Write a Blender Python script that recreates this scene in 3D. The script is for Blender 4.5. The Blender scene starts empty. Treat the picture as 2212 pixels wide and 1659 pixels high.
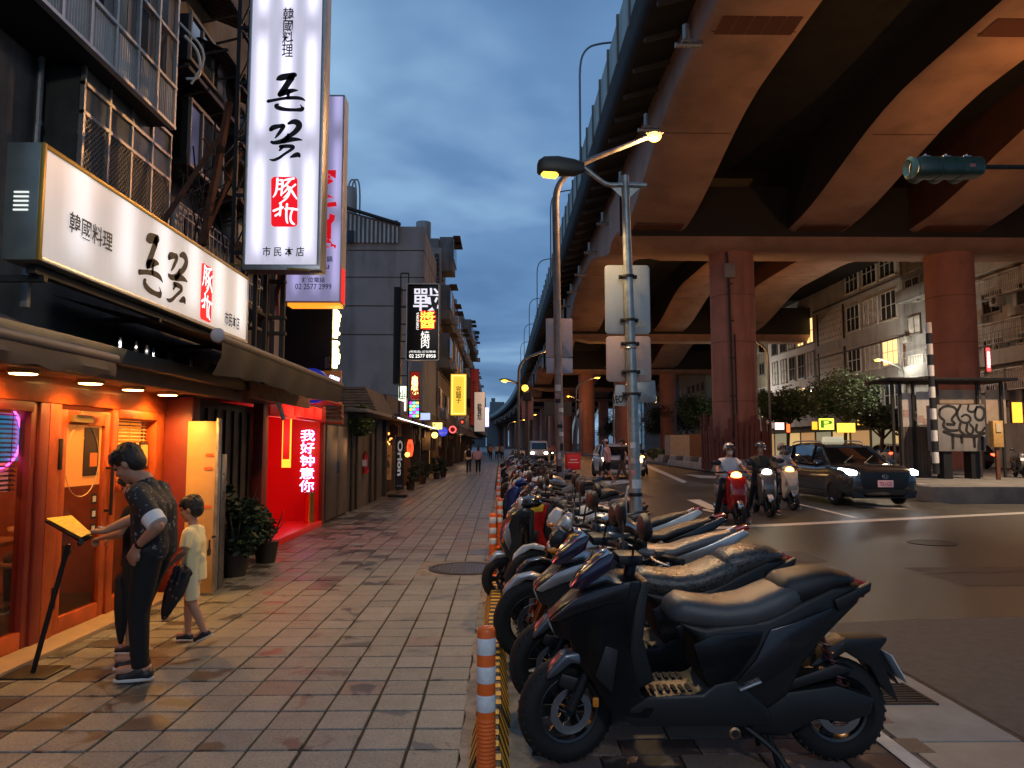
import bpy, bmesh, math, random
from mathutils import Vector, Matrix, noise
random.seed(7)
R = math.radians
sc = bpy.context.scene
col = sc.collection

# ------------------------------------------------------------------ camera, sky, exposure
CAMZ = 1.55
YAW = math.atan(25 / 1600.0)          # the street runs along +Y; the lens looks a little to its right
PITCH = math.atan(131.5 / 1600.0)
cam_d = bpy.data.cameras.new('camera'); cam = bpy.data.objects.new('camera', cam_d); col.objects.link(cam)
cam.location = (0, 0, CAMZ); cam.rotation_euler = (R(90) + PITCH, 0, -YAW)
cam_d.lens = 26.04; cam_d.sensor_width = 36; cam_d.clip_start = 0.05; cam_d.clip_end = 5000
sc.camera = cam
vs = sc.view_settings
vs.view_transform = 'Standard'; vs.look = 'None'; vs.gamma = 1; vs.exposure = 0.38
sc.cycles.use_denoising = True
sc.cycles.max_bounces = 5; sc.cycles.diffuse_bounces = 3; sc.cycles.glossy_bounces = 3
sc.cycles.transmission_bounces = 4; sc.cycles.transparent_max_bounces = 8
sc.cycles.sample_clamp_indirect = 4; sc.cycles.sample_clamp_direct = 30
sc.cycles.caustics_reflective = False; sc.cycles.caustics_refractive = False

w = bpy.data.worlds.new('World'); sc.world = w; w.use_nodes = True
nt = w.node_tree; N = nt.nodes; L = nt.links
bg = N['Background']; bg.inputs[1].default_value = 0.15
sky = N.new('ShaderNodeTexSky'); sky.sky_type = 'NISHITA'; sky.sun_disc = False
SUN_EL, SUN_ROT = R(1.5), R(200)
sky.sun_elevation = SUN_EL; sky.sun_rotation = SUN_ROT; sky.air_density = 1.0; sky.dust_density = 0.6; sky.ozone_density = 3.0
tc = N.new('ShaderNodeTexCoord'); sep = N.new('ShaderNodeSeparateXYZ'); L.new(tc.outputs['Generated'], sep.inputs[0])
def mth(op, a, b=None, c=None, tree=None):
    t = tree or nt
    n = t.nodes.new('ShaderNodeMath'); n.operation = op
    for i, v in enumerate((a, b, c)):
        if v is None: continue
        if isinstance(v, (int, float)): n.inputs[i].default_value = v
        else: t.links.new(v, n.inputs[i])
    return n.outputs[0]
zz = mth('MAXIMUM', mth('ADD', sep.outputs[2], 0.12), 0.05)
comb = N.new('ShaderNodeCombineXYZ')
L.new(mth('DIVIDE', sep.outputs[0], zz), comb.inputs[0]); L.new(mth('DIVIDE', sep.outputs[1], zz), comb.inputs[1]); comb.inputs[2].default_value = 4.3
n1 = N.new('ShaderNodeTexNoise'); n1.inputs['Scale'].default_value = 0.75; n1.inputs['Detail'].default_value = 4; n1.inputs['Roughness'].default_value = 0.55; n1.inputs['Distortion'].default_value = 0.4
L.new(comb.outputs[0], n1.inputs['Vector'])
n2 = N.new('ShaderNodeTexNoise'); n2.inputs['Scale'].default_value = 3.2; n2.inputs['Detail'].default_value = 5; n2.inputs['Roughness'].default_value = 0.5
L.new(comb.outputs[0], n2.inputs['Vector'])
cl = mth('ADD', mth('MULTIPLY', n1.outputs[0], 0.84), mth('MULTIPLY', n2.outputs[0], 0.16))
cr = N.new('ShaderNodeValToRGB'); L.new(cl, cr.inputs[0])
cr.color_ramp.elements[0].position = 0.35; cr.color_ramp.elements[0].color = (0.46, 0.98, 1.95, 1)
cr.color_ramp.elements[1].position = 0.69; cr.color_ramp.elements[1].color = (1.85, 3.05, 4.30, 1)
e = cr.color_ramp.elements.new(0.50); e.color = (0.78, 1.50, 2.70, 1)
mx = N.new('ShaderNodeMixRGB'); mx.inputs[0].default_value = 0.88
tint = N.new('ShaderNodeMixRGB'); tint.blend_type = 'MULTIPLY'; tint.inputs[0].default_value = 1; tint.inputs[2].default_value = (0.9, 1.1, 1.5, 1)
L.new(sky.outputs[0], tint.inputs[1])
L.new(tint.outputs[0], mx.inputs[1]); L.new(cr.outputs[0], mx.inputs[2]); L.new(mx.outputs[0], bg.inputs[0])

sun_d = bpy.data.lights.new('sun', 'SUN'); sun = bpy.data.objects.new('sun', sun_d); col.objects.link(sun)
sun_d.energy = 0.10; sun_d.angle = R(30); sun_d.color = (0.75, 0.85, 1.0)
sun.rotation_euler = (R(60), 0, R(150))

# ------------------------------------------------------------------ helpers
_f = Vector((math.sin(YAW) * math.cos(PITCH), math.cos(YAW) * math.cos(PITCH), math.sin(PITCH)))
_r = Vector((math.cos(YAW), -math.sin(YAW), 0)); _u = _r.cross(_f)
def ray(px, py): return _f * 1600 + _r * (px - 1106) - _u * (py - 829.5)
def P(px, py, D):                      # surveying helper: the point at street distance D
    d = ray(px, py); return Vector((0, 0, CAMZ)) + d * (D / d.y)
def PX(px, py, X):                     # the point on the wall plane x = X
    d = ray(px, py); return Vector((0, 0, CAMZ)) + d * (X / d.x)
def G(px, py, z=0.0):                  # the point on the ground
    d = ray(px, py); return Vector((0, 0, CAMZ)) + d * ((z - CAMZ) / d.z)

WOFF = {}
def thing(name, label, cat, loc=(0, 0, 0), rz=0, group=None, world=False):
    o = bpy.data.objects.new(name, None); col.objects.link(o)
    o.location = loc; o.rotation_euler = (0, 0, rz); o.empty_display_size = 0.2
    o['label'] = label; o['category'] = cat
    if group: o['group'] = group
    if world: WOFF[o.name] = Vector(loc)
    return o
def tag(o, label, cat, group=None, kind=None):
    if label: o['label'] = label
    if cat: o['category'] = cat
    if group: o['group'] = group
    if kind: o['kind'] = kind
    return o
def struct(o): o['kind'] = 'structure'; return o
def stuff(o): o['kind'] = 'stuff'; return o
def top_of(o):
    while o.parent: o = o.parent
    return o
def finish(me, mats, smooth, angle):
    for m in (mats if isinstance(mats, (list, tuple)) else [mats]): me.materials.append(m)
    if smooth:
        me.shade_smooth()
        me.set_sharp_from_angle(angle=R(angle))
def link(name, me, parent=None):
    o = bpy.data.objects.new(name, me); col.objects.link(o)
    if parent:
        o.parent = parent
    return o
class MB:
    def __init__(s): s.v = []; s.f = []; s.m = []; s.k = 0
    def add(s, vs, fs):
        b = len(s.v); s.v += [tuple(v) for v in vs]; s.f += [tuple(b + i for i in f) for f in fs]; s.m += [s.k] * len(fs); return s
    def box(s, c, d, rot=None):
        x, y, z = d[0] / 2, d[1] / 2, d[2] / 2
        vs = [Vector((i * x, j * y, k * z)) for i in (-1, 1) for j in (-1, 1) for k in (-1, 1)]
        if rot is not None:
            m = rot if isinstance(rot, Matrix) else Matrix.Rotation(rot, 3, 'Z'); vs = [m @ v for v in vs]
        c = Vector(c)
        return s.add([v + c for v in vs], [(0, 1, 3, 2), (4, 6, 7, 5), (0, 4, 5, 1), (2, 3, 7, 6), (0, 2, 6, 4), (1, 5, 7, 3)])
    def bx(s, x0, x1, y0, y1, z0, z1): return s.box(((x0 + x1) / 2, (y0 + y1) / 2, (z0 + z1) / 2), (abs(x1 - x0), abs(y1 - y0), abs(z1 - z0)))
    def bar(s, a, b, wd, ht=None):     # rectangular bar between two points
        a = Vector(a); b = Vector(b); d = b - a; L_ = d.length
        q = d.to_track_quat('Z', 'Y').to_matrix()
        return s.box((a + b) / 2, (wd, ht or wd, L_), q)
    def tube(s, pts, r, n=8, cap=True):
        pts = [Vector(p) for p in pts]; k = len(pts)
        rs = r if isinstance(r, (list, tuple)) else [r] * k
        vs = []; fs = []; up = None
        for i, p in enumerate(pts):
            t = (pts[min(i + 1, k - 1)] - pts[max(i - 1, 0)]).normalized()
            if up is None:
                up = Vector((0, 0, 1)) if abs(t.z) < 0.9 else Vector((1, 0, 0))
            a = t.cross(up).normalized(); b = a.cross(t).normalized(); up = b
            for j in range(n):
                w_ = 2 * math.pi * j / n
                vs.append(p + (a * math.cos(w_) + b * math.sin(w_)) * rs[i])
        for i in range(k - 1):
            for j in range(n):
                j2 = (j + 1) % n
                fs.append((i * n + j, i * n + j2, (i + 1) * n + j2, (i + 1) * n + j))
        if cap: fs.append(tuple(range(n - 1, -1, -1))); fs.append(tuple((k - 1) * n + j for j in range(n)))
        return s.add(vs, fs)
    def cyl(s, a, b, r0, r1=None, n=12): return s.tube([a, b], [r0, r0 if r1 is None else r1], n)
    def lathe(s, prof, n=20, c=(0, 0, 0), axis='Z'):
        vs = []; fs = []; k = len(prof); c = Vector(c)
        for r_, h in prof:
            for j in range(n):
                w_ = 2 * math.pi * j / n; a, b = r_ * math.cos(w_), r_ * math.sin(w_)
                v = {'Z': (a, b, h), 'Y': (a, h, b), 'X': (h, a, b)}[axis]
                vs.append(c + Vector(v))
        for i in range(k - 1):
            for j in range(n):
                j2 = (j + 1) % n; fs.append((i * n + j, i * n + j2, (i + 1) * n + j2, (i + 1) * n + j))
        return s.add(vs, fs)
    def sph(s, c, r, n=12, m=8):
        rr = r if isinstance(r, (list, tuple)) else (r, r, r); vs = []; fs = []; c = Vector(c)
        for i in range(m + 1):
            p = math.pi * i / m
            for j in range(n):
                t = 2 * math.pi * j / n
                vs.append(c + Vector((rr[0] * math.sin(p) * math.cos(t), rr[1] * math.sin(p) * math.sin(t), rr[2] * math.cos(p))))
        for i in range(m):
            for j in range(n):
                j2 = (j + 1) % n; fs.append((i * n + j, (i + 1) * n + j, (i + 1) * n + j2, i * n + j2))
        return s.add(vs, fs)
    def prism(s, pts, wf, axis='Y', y0=0.0):   # outline in XZ pushed out along Y; wf is a half width or a function of x, z
        n = len(pts); vs = []
        for sg in (-1, 1):
            for x, z in pts:
                h = wf(x, z) if callable(wf) else wf
                vs.append({'Y': (x, y0 + sg * h, z), 'X': (y0 + sg * h, x, z), 'Z': (x, z, y0 + sg * h)}[axis])
        fs = [tuple(range(n)), tuple(range(2 * n - 1, n - 1, -1))] + [(i, n + i, n + (i + 1) % n, (i + 1) % n) for i in range(n)]
        return s.add(vs, fs)
    def quad(s, a, b, c, d): return s.add([a, b, c, d], [(0, 1, 2, 3)])
    def loft(s, rings, cap=True, closed=True):
        n = len(rings[0]); vs = [v for r_ in rings for v in r_]; fs = []
        for i in range(len(rings) - 1):
            for j in range(n if closed else n - 1):
                j2 = (j + 1) % n; fs.append((i * n + j, i * n + j2, (i + 1) * n + j2, (i + 1) * n + j))
        if cap: fs.append(tuple(range(n - 1, -1, -1))); fs.append(tuple((len(rings) - 1) * n + j for j in range(n)))
        return s.add(vs, fs)
    def mesh(s, mat, parent=None, bev=0, seg=2, smooth=True, angle=40, name='m', fixn=True, sub=0):
        off = Vector((0, 0, 0))
        if parent is not None: off = WOFF.get(top_of(parent).name, off)
        me = bpy.data.meshes.new(name)
        me.from_pydata([(a - off.x, b - off.y, c - off.z) for a, b, c in s.v], [], s.f)
        me.polygons.foreach_set('material_index', s.m)
        if bev or fixn or sub:
            bm = bmesh.new(); bm.from_mesh(me)
            if fixn: bmesh.ops.recalc_face_normals(bm, faces=bm.faces)
            if bev:
                es = [e for e in bm.edges if len(e.link_faces) == 2 and e.calc_face_angle(0) > R(28)]
                bmesh.ops.bevel(bm, geom=es, offset=bev, offset_type='OFFSET', segments=seg, profile=0.5, affect='EDGES', clamp_overlap=True)
            if sub:
                ng = [f for f in bm.faces if len(f.verts) > 4]
                if ng: bmesh.ops.triangulate(bm, faces=ng)
                for _ in range(sub): bmesh.ops.subdivide_edges(bm, edges=bm.edges[:], cuts=1, use_grid_fill=True, smooth=1.0)
            bm.to_mesh(me); bm.free()
        finish(me, mat, smooth, angle)
        return me
    def build(s, name, mat, parent=None, **k): return link(name, s.mesh(mat, parent, name=name, **k), parent)
def ring(x, zc, hw, hh, n=16, p=2.4, flat=None):   # superellipse cross-section at x (in the YZ plane)
    out = []
    for j in range(n):
        t = 2 * math.pi * j / n; c, s_ = math.cos(t), math.sin(t)
        y = hw * math.copysign(abs(c) ** (2 / p), c); z = hh * math.copysign(abs(s_) ** (2 / p), s_)
        out.append(Vector((x, y, zc + z)))
    return out
def copy_tree(o, swap=None, parent=None):
    c = o.copy(); col.objects.link(c)
    if parent: c.parent = parent
    if swap and c.data and hasattr(c.data, 'materials'):
        for i, m in enumerate(c.data.materials):
            if m and m.name in swap:
                c.material_slots[i].link = 'OBJECT'; c.material_slots[i].material = swap[m.name]
    for ch in list(o.children): copy_tree(ch, swap, c)
    return c
def put(src, used, loc, rz, label, swap=None, group=None, scale=1.0):
    o = src if not used and swap is None else copy_tree(src, swap)
    o.location = loc; o.rotation_euler[2] = rz; o.scale = (scale,) * 3; o['label'] = label
    if group: o['group'] = group
    return o
def smooth_pts(p, it=2):
    for _ in range(it):
        q = [p[0]]
        for a, b in zip(p, p[1:]):
            a = Vector(a); b = Vector(b); q += [a * .75 + b * .25, a * .25 + b * .75]
        q.append(p[-1]); p = [Vector(v) for v in q]
    return p

# ------------------------------------------------------------------ materials
MATS = {}
def M(name, c, rough=0.6, metal=0.0, var=0.0, vs=4.0, bump=0.0, bs=30.0, emit=None, es=1.0, coat=0.0, dirt=0.0, trans=0.0, alpha=1.0, world=False, wear=None):
    if name in MATS: return MATS[name]
    m = bpy.data.materials.new(name); m.use_nodes = True; t = m.node_tree; n = t.nodes; l = t.links
    b = n['Principled BSDF']; MATS[name] = m
    b.inputs['Base Color'].default_value = (*c, 1); b.inputs['Roughness'].default_value = rough; b.inputs['Metallic'].default_value = metal
    b.inputs['Coat Weight'].default_value = coat; b.inputs['Coat Roughness'].default_value = 0.08
    if trans: b.inputs['Transmission Weight'].default_value = trans; b.inputs['IOR'].default_value = 1.2
    if alpha < 1: b.inputs['Alpha'].default_value = alpha
    if emit: b.inputs['Emission Color'].default_value = (*emit, 1); b.inputs['Emission Strength'].default_value = es
    if var or bump or dirt:
        g = n.new('ShaderNodeNewGeometry') if world else n.new('ShaderNodeTexCoord'); src = g.outputs['Position'] if world else g.outputs['Object']
        if var or dirt:
            a = n.new('ShaderNodeTexNoise'); a.inputs['Scale'].default_value = vs; a.inputs['Detail'].default_value = 6; a.inputs['Roughness'].default_value = 0.65
            l.new(src, a.inputs['Vector'])
            r_ = n.new('ShaderNodeMapRange'); r_.inputs['From Min'].default_value = .3; r_.inputs['From Max'].default_value = .7
            r_.inputs['To Min'].default_value = 1 - var; r_.inputs['To Max'].default_value = 1 + var; l.new(a.outputs[0], r_.inputs[0])
            mxn = n.new('ShaderNodeVectorMath'); mxn.operation = 'SCALE'; mxn.inputs[0].default_value = c; l.new(r_.outputs[0], mxn.inputs['Scale'])
            outc = mxn.outputs[0]
            if dirt:                   # streaks that run down the face
                mp = n.new('ShaderNodeMapping'); mp.inputs['Scale'].default_value = (1, 1, 0.12); l.new(src, mp.inputs[0])
                d = n.new('ShaderNodeTexNoise'); d.inputs['Scale'].default_value = vs * 1.7; d.inputs['Detail'].default_value = 5; l.new(mp.outputs[0], d.inputs['Vector'])
                q = n.new('ShaderNodeMapRange'); q.inputs['From Min'].default_value = .5; q.inputs['From Max'].default_value = .72
                q.inputs['To Min'].default_value = 1; q.inputs['To Max'].default_value = 1 - dirt; l.new(d.outputs[0], q.inputs[0])
                m2 = n.new('ShaderNodeVectorMath'); m2.operation = 'SCALE'; l.new(outc, m2.inputs[0]); l.new(q.outputs[0], m2.inputs['Scale']); outc = m2.outputs[0]
            l.new(outc, b.inputs['Base Color'])
            rr = n.new('ShaderNodeMapRange'); rr.inputs['To Min'].default_value = max(0.02, rough - .12); rr.inputs['To Max'].default_value = min(1, rough + .12); l.new(a.outputs[0], rr.inputs[0]); l.new(rr.outputs[0], b.inputs['Roughness'])
        if bump:
            a2 = n.new('ShaderNodeTexNoise'); a2.inputs['Scale'].default_value = bs; a2.inputs['Detail'].default_value = 5; l.new(src, a2.inputs['Vector'])
            bp = n.new('ShaderNodeBump'); bp.inputs['Strength'].default_value = bump; bp.inputs['Distance'].default_value = .01
            l.new(a2.outputs[0], bp.inputs['Height']); l.new(bp.outputs[0], b.inputs['Normal'])
    return m
def E(name, c, s):
    if name in MATS: return MATS[name]
    m = bpy.data.materials.new(name); m.use_nodes = True; b = m.node_tree.nodes['Principled BSDF']
    b.inputs['Base Color'].default_value = (c[0] * .6, c[1] * .6, c[2] * .6, 1); b.inputs['Emission Color'].default_value = (*c, 1); b.inputs['Emission Strength'].default_value = s
    MATS[name] = m; return m
concrete = M('concrete', (.20, .19, .175), .85, var=.25, vs=1.2, bump=.3, bs=40, dirt=.4)
darkconc = M('weathered concrete', (.12, .117, .105), .9, var=.35, vs=1.5, bump=.4, bs=25, dirt=.6)
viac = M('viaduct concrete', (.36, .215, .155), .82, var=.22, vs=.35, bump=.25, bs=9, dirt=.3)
viapaint = M('viaduct column concrete', (.34, .14, .09), .75, var=.2, vs=.7, bump=.2, bs=8, dirt=.35)
blackm = M('black metal', (.012, .012, .012), .55, .3, var=.2, bump=.1)
darkm = M('dark steel', (.045, .042, .038), .6, .6, var=.3, vs=6)
steel = M('galvanised steel', (.30, .31, .30), .48, .75, var=.3, vs=9, dirt=.3)
rust = M('rusty steel', (.12, .045, .022), .85, .2, var=.5, vs=8)
alu = M('brushed aluminium', (.5, .5, .48), .4, .8, var=.15, vs=12)
rubber = M('tyre rubber', (.006, .006, .006), .8, bump=.2, bs=60)
plastic = M('textured black plastic', (.007, .007, .007), .5, bump=.15, bs=220)
seatm = M('seat vinyl', (.018, .018, .018), .38, bump=.25, bs=300)
seatg = M('grey seat vinyl', (.06, .06, .06), .36, bump=.25, bs=260, var=.2)
chrome = M('polished metal', (.55, .55, .55), .18, 1.0)
lensr = M('red lens', (.25, .008, .006), .15, coat=.6)
lensa = M('amber lens', (.6, .18, .01), .2, coat=.5)
lensc = M('clear lens', (.45, .45, .45), .08, coat=1.0, metal=.3)
white = M('white paint', (.62, .61, .58), .5, var=.12, vs=5, dirt=.15)
TEXTS = {}
def text(s, c, right, up, w_, h_, mat, name='lettering', parent=None, bold=0.02, ext=0.004, keep=True, shear=0.0):
    key = (s, bold, shear)
    if key not in TEXTS:
        cu = bpy.data.curves.new('t', 'FONT'); cu.body = s; cu.align_x = 'CENTER'; cu.align_y = 'CENTER'; cu.offset = bold; cu.shear = shear; cu.space_line = .82; cu.resolution_u = 3
        o = bpy.data.objects.new('t', cu); col.objects.link(o)
        dg = bpy.context.evaluated_depsgraph_get(); me = bpy.data.meshes.new_from_object(o.evaluated_get(dg))
        TEXTS[key] = ([v.co.copy() for v in me.vertices], [tuple(p.vertices) for p in me.polygons])
        bpy.data.objects.remove(o); bpy.data.curves.remove(cu); bpy.data.meshes.remove(me)
    V, F = TEXTS[key]
    if not V: return None
    x0, x1 = min(v.x for v in V), max(v.x for v in V); y0, y1 = min(v.y for v in V), max(v.y for v in V)
    c = Vector(c); right = Vector(right).normalized(); up = Vector(up).normalized(); nrm = right.cross(up)
    sx = w_ / max(1e-6, x1 - x0) if w_ else None; sy = h_ / max(1e-6, y1 - y0) if h_ else None
    sx = sx or sy; sy = sy or sx
    b = MB(); cx, cy = (x0 + x1) / 2, (y0 + y1) / 2
    b.add([c + right * ((v.x - cx) * sx) + up * ((v.y - cy) * sy) + nrm * ext for v in V], F)
    return b.build(name, mat, parent, smooth=False, fixn=False)
def stroke(b, pts, f, k=1.35):         # a brush stroke of changing width; f maps (x, y) of the drawing to space
    q = [Vector((p[0], p[1], p[2] * k)) for p in pts]
    for _ in range(2):
        r_ = [q[0]]
        for a, c in zip(q, q[1:]): r_ += [a * .75 + c * .25, a * .25 + c * .75]
        r_.append(q[-1]); q = r_
    Lf = []; Rt = []
    for i, p in enumerate(q):
        t = q[min(i + 1, len(q) - 1)] - q[max(i - 1, 0)]; t = Vector((t.x, t.y)).normalized(); n_ = Vector((-t.y, t.x))
        Lf.append(f(p.x + n_.x * p.z, p.y + n_.y * p.z)); Rt.append(f(p.x - n_.x * p.z, p.y - n_.y * p.z))
    for i in range(len(q) - 1): b.quad(Lf[i], Rt[i], Rt[i + 1], Lf[i + 1])
    for p in (q[0], q[-1]):
        if p.z > 3:
            k = [f(p.x + p.z * .95 * math.cos(a * math.pi / 5), p.y + p.z * .95 * math.sin(a * math.pi / 5)) for a in range(10)]
            b.add(k, [tuple(range(10))])
# ------------------------------------------------------------------ ground, paving, road
def paving_mat(name, base, wet_bias, vs_=2.3, leftwet=0.0):
    m = bpy.data.materials.new(name); m.use_nodes = True; t = m.node_tree; n = t.nodes; l = t.links; b = n['Principled BSDF']
    g = n.new('ShaderNodeNewGeometry'); at = n.new('ShaderNodeVertexColor'); at.layer_name = 'tint'
    a = n.new('ShaderNodeTexNoise'); a.inputs['Scale'].default_value = vs_; a.inputs['Detail'].default_value = 6; a.inputs['Roughness'].default_value = .6; a.inputs['Distortion'].default_value = .6; l.new(g.outputs['Position'], a.inputs['Vector'])
    f = n.new('ShaderNodeTexNoise'); f.inputs['Scale'].default_value = 70; f.inputs['Detail'].default_value = 4; l.new(g.outputs['Position'], f.inputs['Vector'])
    k = n.new('ShaderNodeTexNoise'); k.inputs['Scale'].default_value = 9; k.inputs['Detail'].default_value = 5; l.new(g.outputs['Position'], k.inputs['Vector'])
    sp = n.new('ShaderNodeSeparateXYZ'); l.new(g.outputs['Position'], sp.inputs[0])
    wv = mth('ADD', a.outputs[0], mth('MULTIPLY', mth('SUBTRACT', at.outputs['Alpha'], .5, tree=t), .36, tree=t), tree=t)
    wv = mth('ADD', wv, mth('MULTIPLY', mth('SUBTRACT', -1.9, sp.outputs[0], tree=t), leftwet, tree=t), tree=t)
    wr = n.new('ShaderNodeMapRange'); wr.interpolation_type = 'SMOOTHSTEP'; wr.inputs['From Min'].default_value = wet_bias; wr.inputs['From Max'].default_value = wet_bias + .05; l.new(wv, wr.inputs[0])
    ws = wr.outputs[0]
    sc_ = mth('MULTIPLY', mth('ADD', .25, mth('MULTIPLY', f.outputs[0], 1.35, tree=t), tree=t), mth('ADD', .7, mth('MULTIPLY', k.outputs[0], .6, tree=t), tree=t), tree=t)
    sc_ = mth('MULTIPLY', sc_, mth('SUBTRACT', 1, mth('MULTIPLY', ws, .64, tree=t), tree=t), tree=t)
    v1 = n.new('ShaderNodeVectorMath'); v1.operation = 'MULTIPLY'; l.new(at.outputs['Color'], v1.inputs[0]); v1.inputs[1].default_value = base
    v2 = n.new('ShaderNodeVectorMath'); v2.operation = 'SCALE'; l.new(v1.outputs[0], v2.inputs[0]); l.new(sc_, v2.inputs['Scale'])
    l.new(v2.outputs[0], b.inputs['Base Color'])
    l.new(mth('SUBTRACT', mth('ADD', .50, mth('MULTIPLY', k.outputs[0], .16, tree=t), tree=t), mth('MULTIPLY', ws, .20, tree=t), tree=t), b.inputs['Roughness'])
    bp = n.new('ShaderNodeBump'); bp.inputs['Strength'].default_value = .35; bp.inputs['Distance'].default_value = .004
    l.new(mth('ADD', f.outputs[0], mth('MULTIPLY', k.outputs[0], .6, tree=t), tree=t), bp.inputs['Height']); l.new(bp.outputs[0], b.inputs['Normal'])
    return m
pav = paving_mat('grey paving stone', (.205, .215, .205), .53, 3.4, .04)
bayp = paving_mat('red bay paver', (.15, .11, .10), .56, 3.0)
def tint(me, cols):
    a = me.color_attributes.new('tint', 'FLOAT_COLOR', 'CORNER'); i = 0
    for p in me.polygons:
        c = cols[p.index] if isinstance(cols, list) else cols
        for _ in p.vertices: a.data[i].color = c; i += 1
def tilecol(red=0.0):
    g = random.uniform(.88, 1.08)
    if random.random() < red: return (g * .95, g * .76, g * .70, random.random())
    return (g, g * random.uniform(.975, 1.0), g * random.uniform(.94, .99), random.random())
asph = M('asphalt', (.056, .053, .043), .42, var=.38, vs=.55, bump=.8, bs=90, world=True)
asph2 = M('rough old asphalt', (.075, .07, .064), .75, var=.35, vs=14, bump=1.0, bs=55, world=True)
slabm = M('concrete gutter slab', (.25, .24, .22), .7, var=.28, vs=2.2, bump=.4, bs=80, world=True)
cem = M('broken cement fill', (.20, .18, .155), .8, var=.5, vs=7, bump=1, bs=30, world=True)
joint = M('dark joint sand', (.018, .016, .014), .9, var=.3, vs=20, world=True)
paint = M('worn white road paint', (.62, .60, .53), .5, var=.25, vs=7, bump=.2, world=True)

g = MB(); g.bx(-700, 700, -60, 1500, -.5, -.07); o = struct(g.build('ground', asph)); 
g = MB(); g.quad((2.78, -30, -.016), (12.0, -30, -.016), (12.0, 900, -.016), (2.78, 900, -.016)); g.quad((2.2, 13.2, -.017), (2.78, 13.2, -.017), (2.78, 900, -.017), (2.2, 900, -.017)); o = struct(g.build('road', asph, smooth=False))
g = MB(); g.bx(27.9, 33, -30, 900, -.06, -.016); struct(g.build('far_road', asph, smooth=False))
# repairs, sealed cracks and a manhole in the road
rp_ = random.Random(19)
for k, (x0, x1, y0, y1) in enumerate(((5.2, 7.9, 8.3, 9.6), (8.6, 10.9, 10.6, 11.6), (3.4, 4.6, 22, 27), (7.2, 8.3, 28, 36), (3.0, 4.4, 9.9, 11.0))):
    g = MB(); g.quad((x0, y0, -.0125), (x1, y0 + .1, -.0125), (x1 + .05, y1, -.0125), (x0 - .06, y1 - .05, -.0125)); struct(g.build('road_patch', M('newer asphalt %d' % (k % 2), ((.032, .032, .033), (.085, .082, .075))[k % 2], .55, var=.3, vs=3, bump=.8, bs=80, world=True), smooth=False, fixn=False))
g = MB()
for k in range(9):
    x, y = rp_.uniform(3, 11), rp_.uniform(7, 26); a_ = rp_.uniform(0, 3.1)
    for q in range(14):
        a2 = a_ + rp_.uniform(-.6, .6); x2, y2 = x + .22 * math.cos(a2), y + .22 * math.sin(a2); n2 = Vector((-(y2 - y), x2 - x)).normalized() * rp_.uniform(.006, .014)
        g.quad((x - n2.x, y - n2.y, -.0085), (x + n2.x, y + n2.y, -.0085), (x2 + n2.x, y2 + n2.y, -.0085), (x2 - n2.x, y2 - n2.y, -.0085)); x, y = x2, y2
stuff(g.build('road_crack', M('tar seal', (.012, .012, .012), .3), smooth=False, fixn=False))
o = MB().lathe([(.36, -.02), (.36, -.006), (.33, -.006), (.33, -.009), (0, -.008)], 36, (6.9, 11.9, 0)).build('manhole_cover', M('road manhole iron', (.04, .038, .035), .5, .6, var=.3, vs=20)); tag(o, 'plain round iron manhole cover let into the road before the stop line', 'manhole cover')
# rough patch in front, with a ragged edge
g = MB(); n_ = 40; rng = random.Random(3)
far = [(2.80 + i * (40 / n_), 6.62 + .12 * math.sin(i * .9) + rng.uniform(-.05, .05) + i * .05) for i in range(n_ + 1)]
g.loft([[Vector((x, -6, -.012)) for x, y in far], [Vector((x, y, -.012)) for x, y in far]], cap=False, closed=False)
o = g.build('asphalt_patch', asph2, smooth=False); struct(o)
g = MB(); yy = -2.0
gs = struct(MB().bx(2.0, 2.78, -4, 14, -.06, -.03).build('gutter', joint))
while yy < 13.2:
    s_ = MB(); s_.bx(2.115, 2.755 + rng.uniform(-.01, .01), yy + .008, yy + 1.992, -.05, -.004); s_.build('slab', slabm, gs, bev=.006); yy += 2.0
g = MB()
for k in range(9): g.bx(2.2, 2.62, 4.55 + k * .045, 4.57 + k * .045, -.004, .004)
for k in range(2): g.bx(2.2 + k * .41, 2.22 + k * .41, 4.54, 4.93, -.004, .006)
tag(g.build('drain_grate', darkm), 'small slotted iron drain grate set in the concrete gutter behind the big black scooter', 'drain grate')

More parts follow.
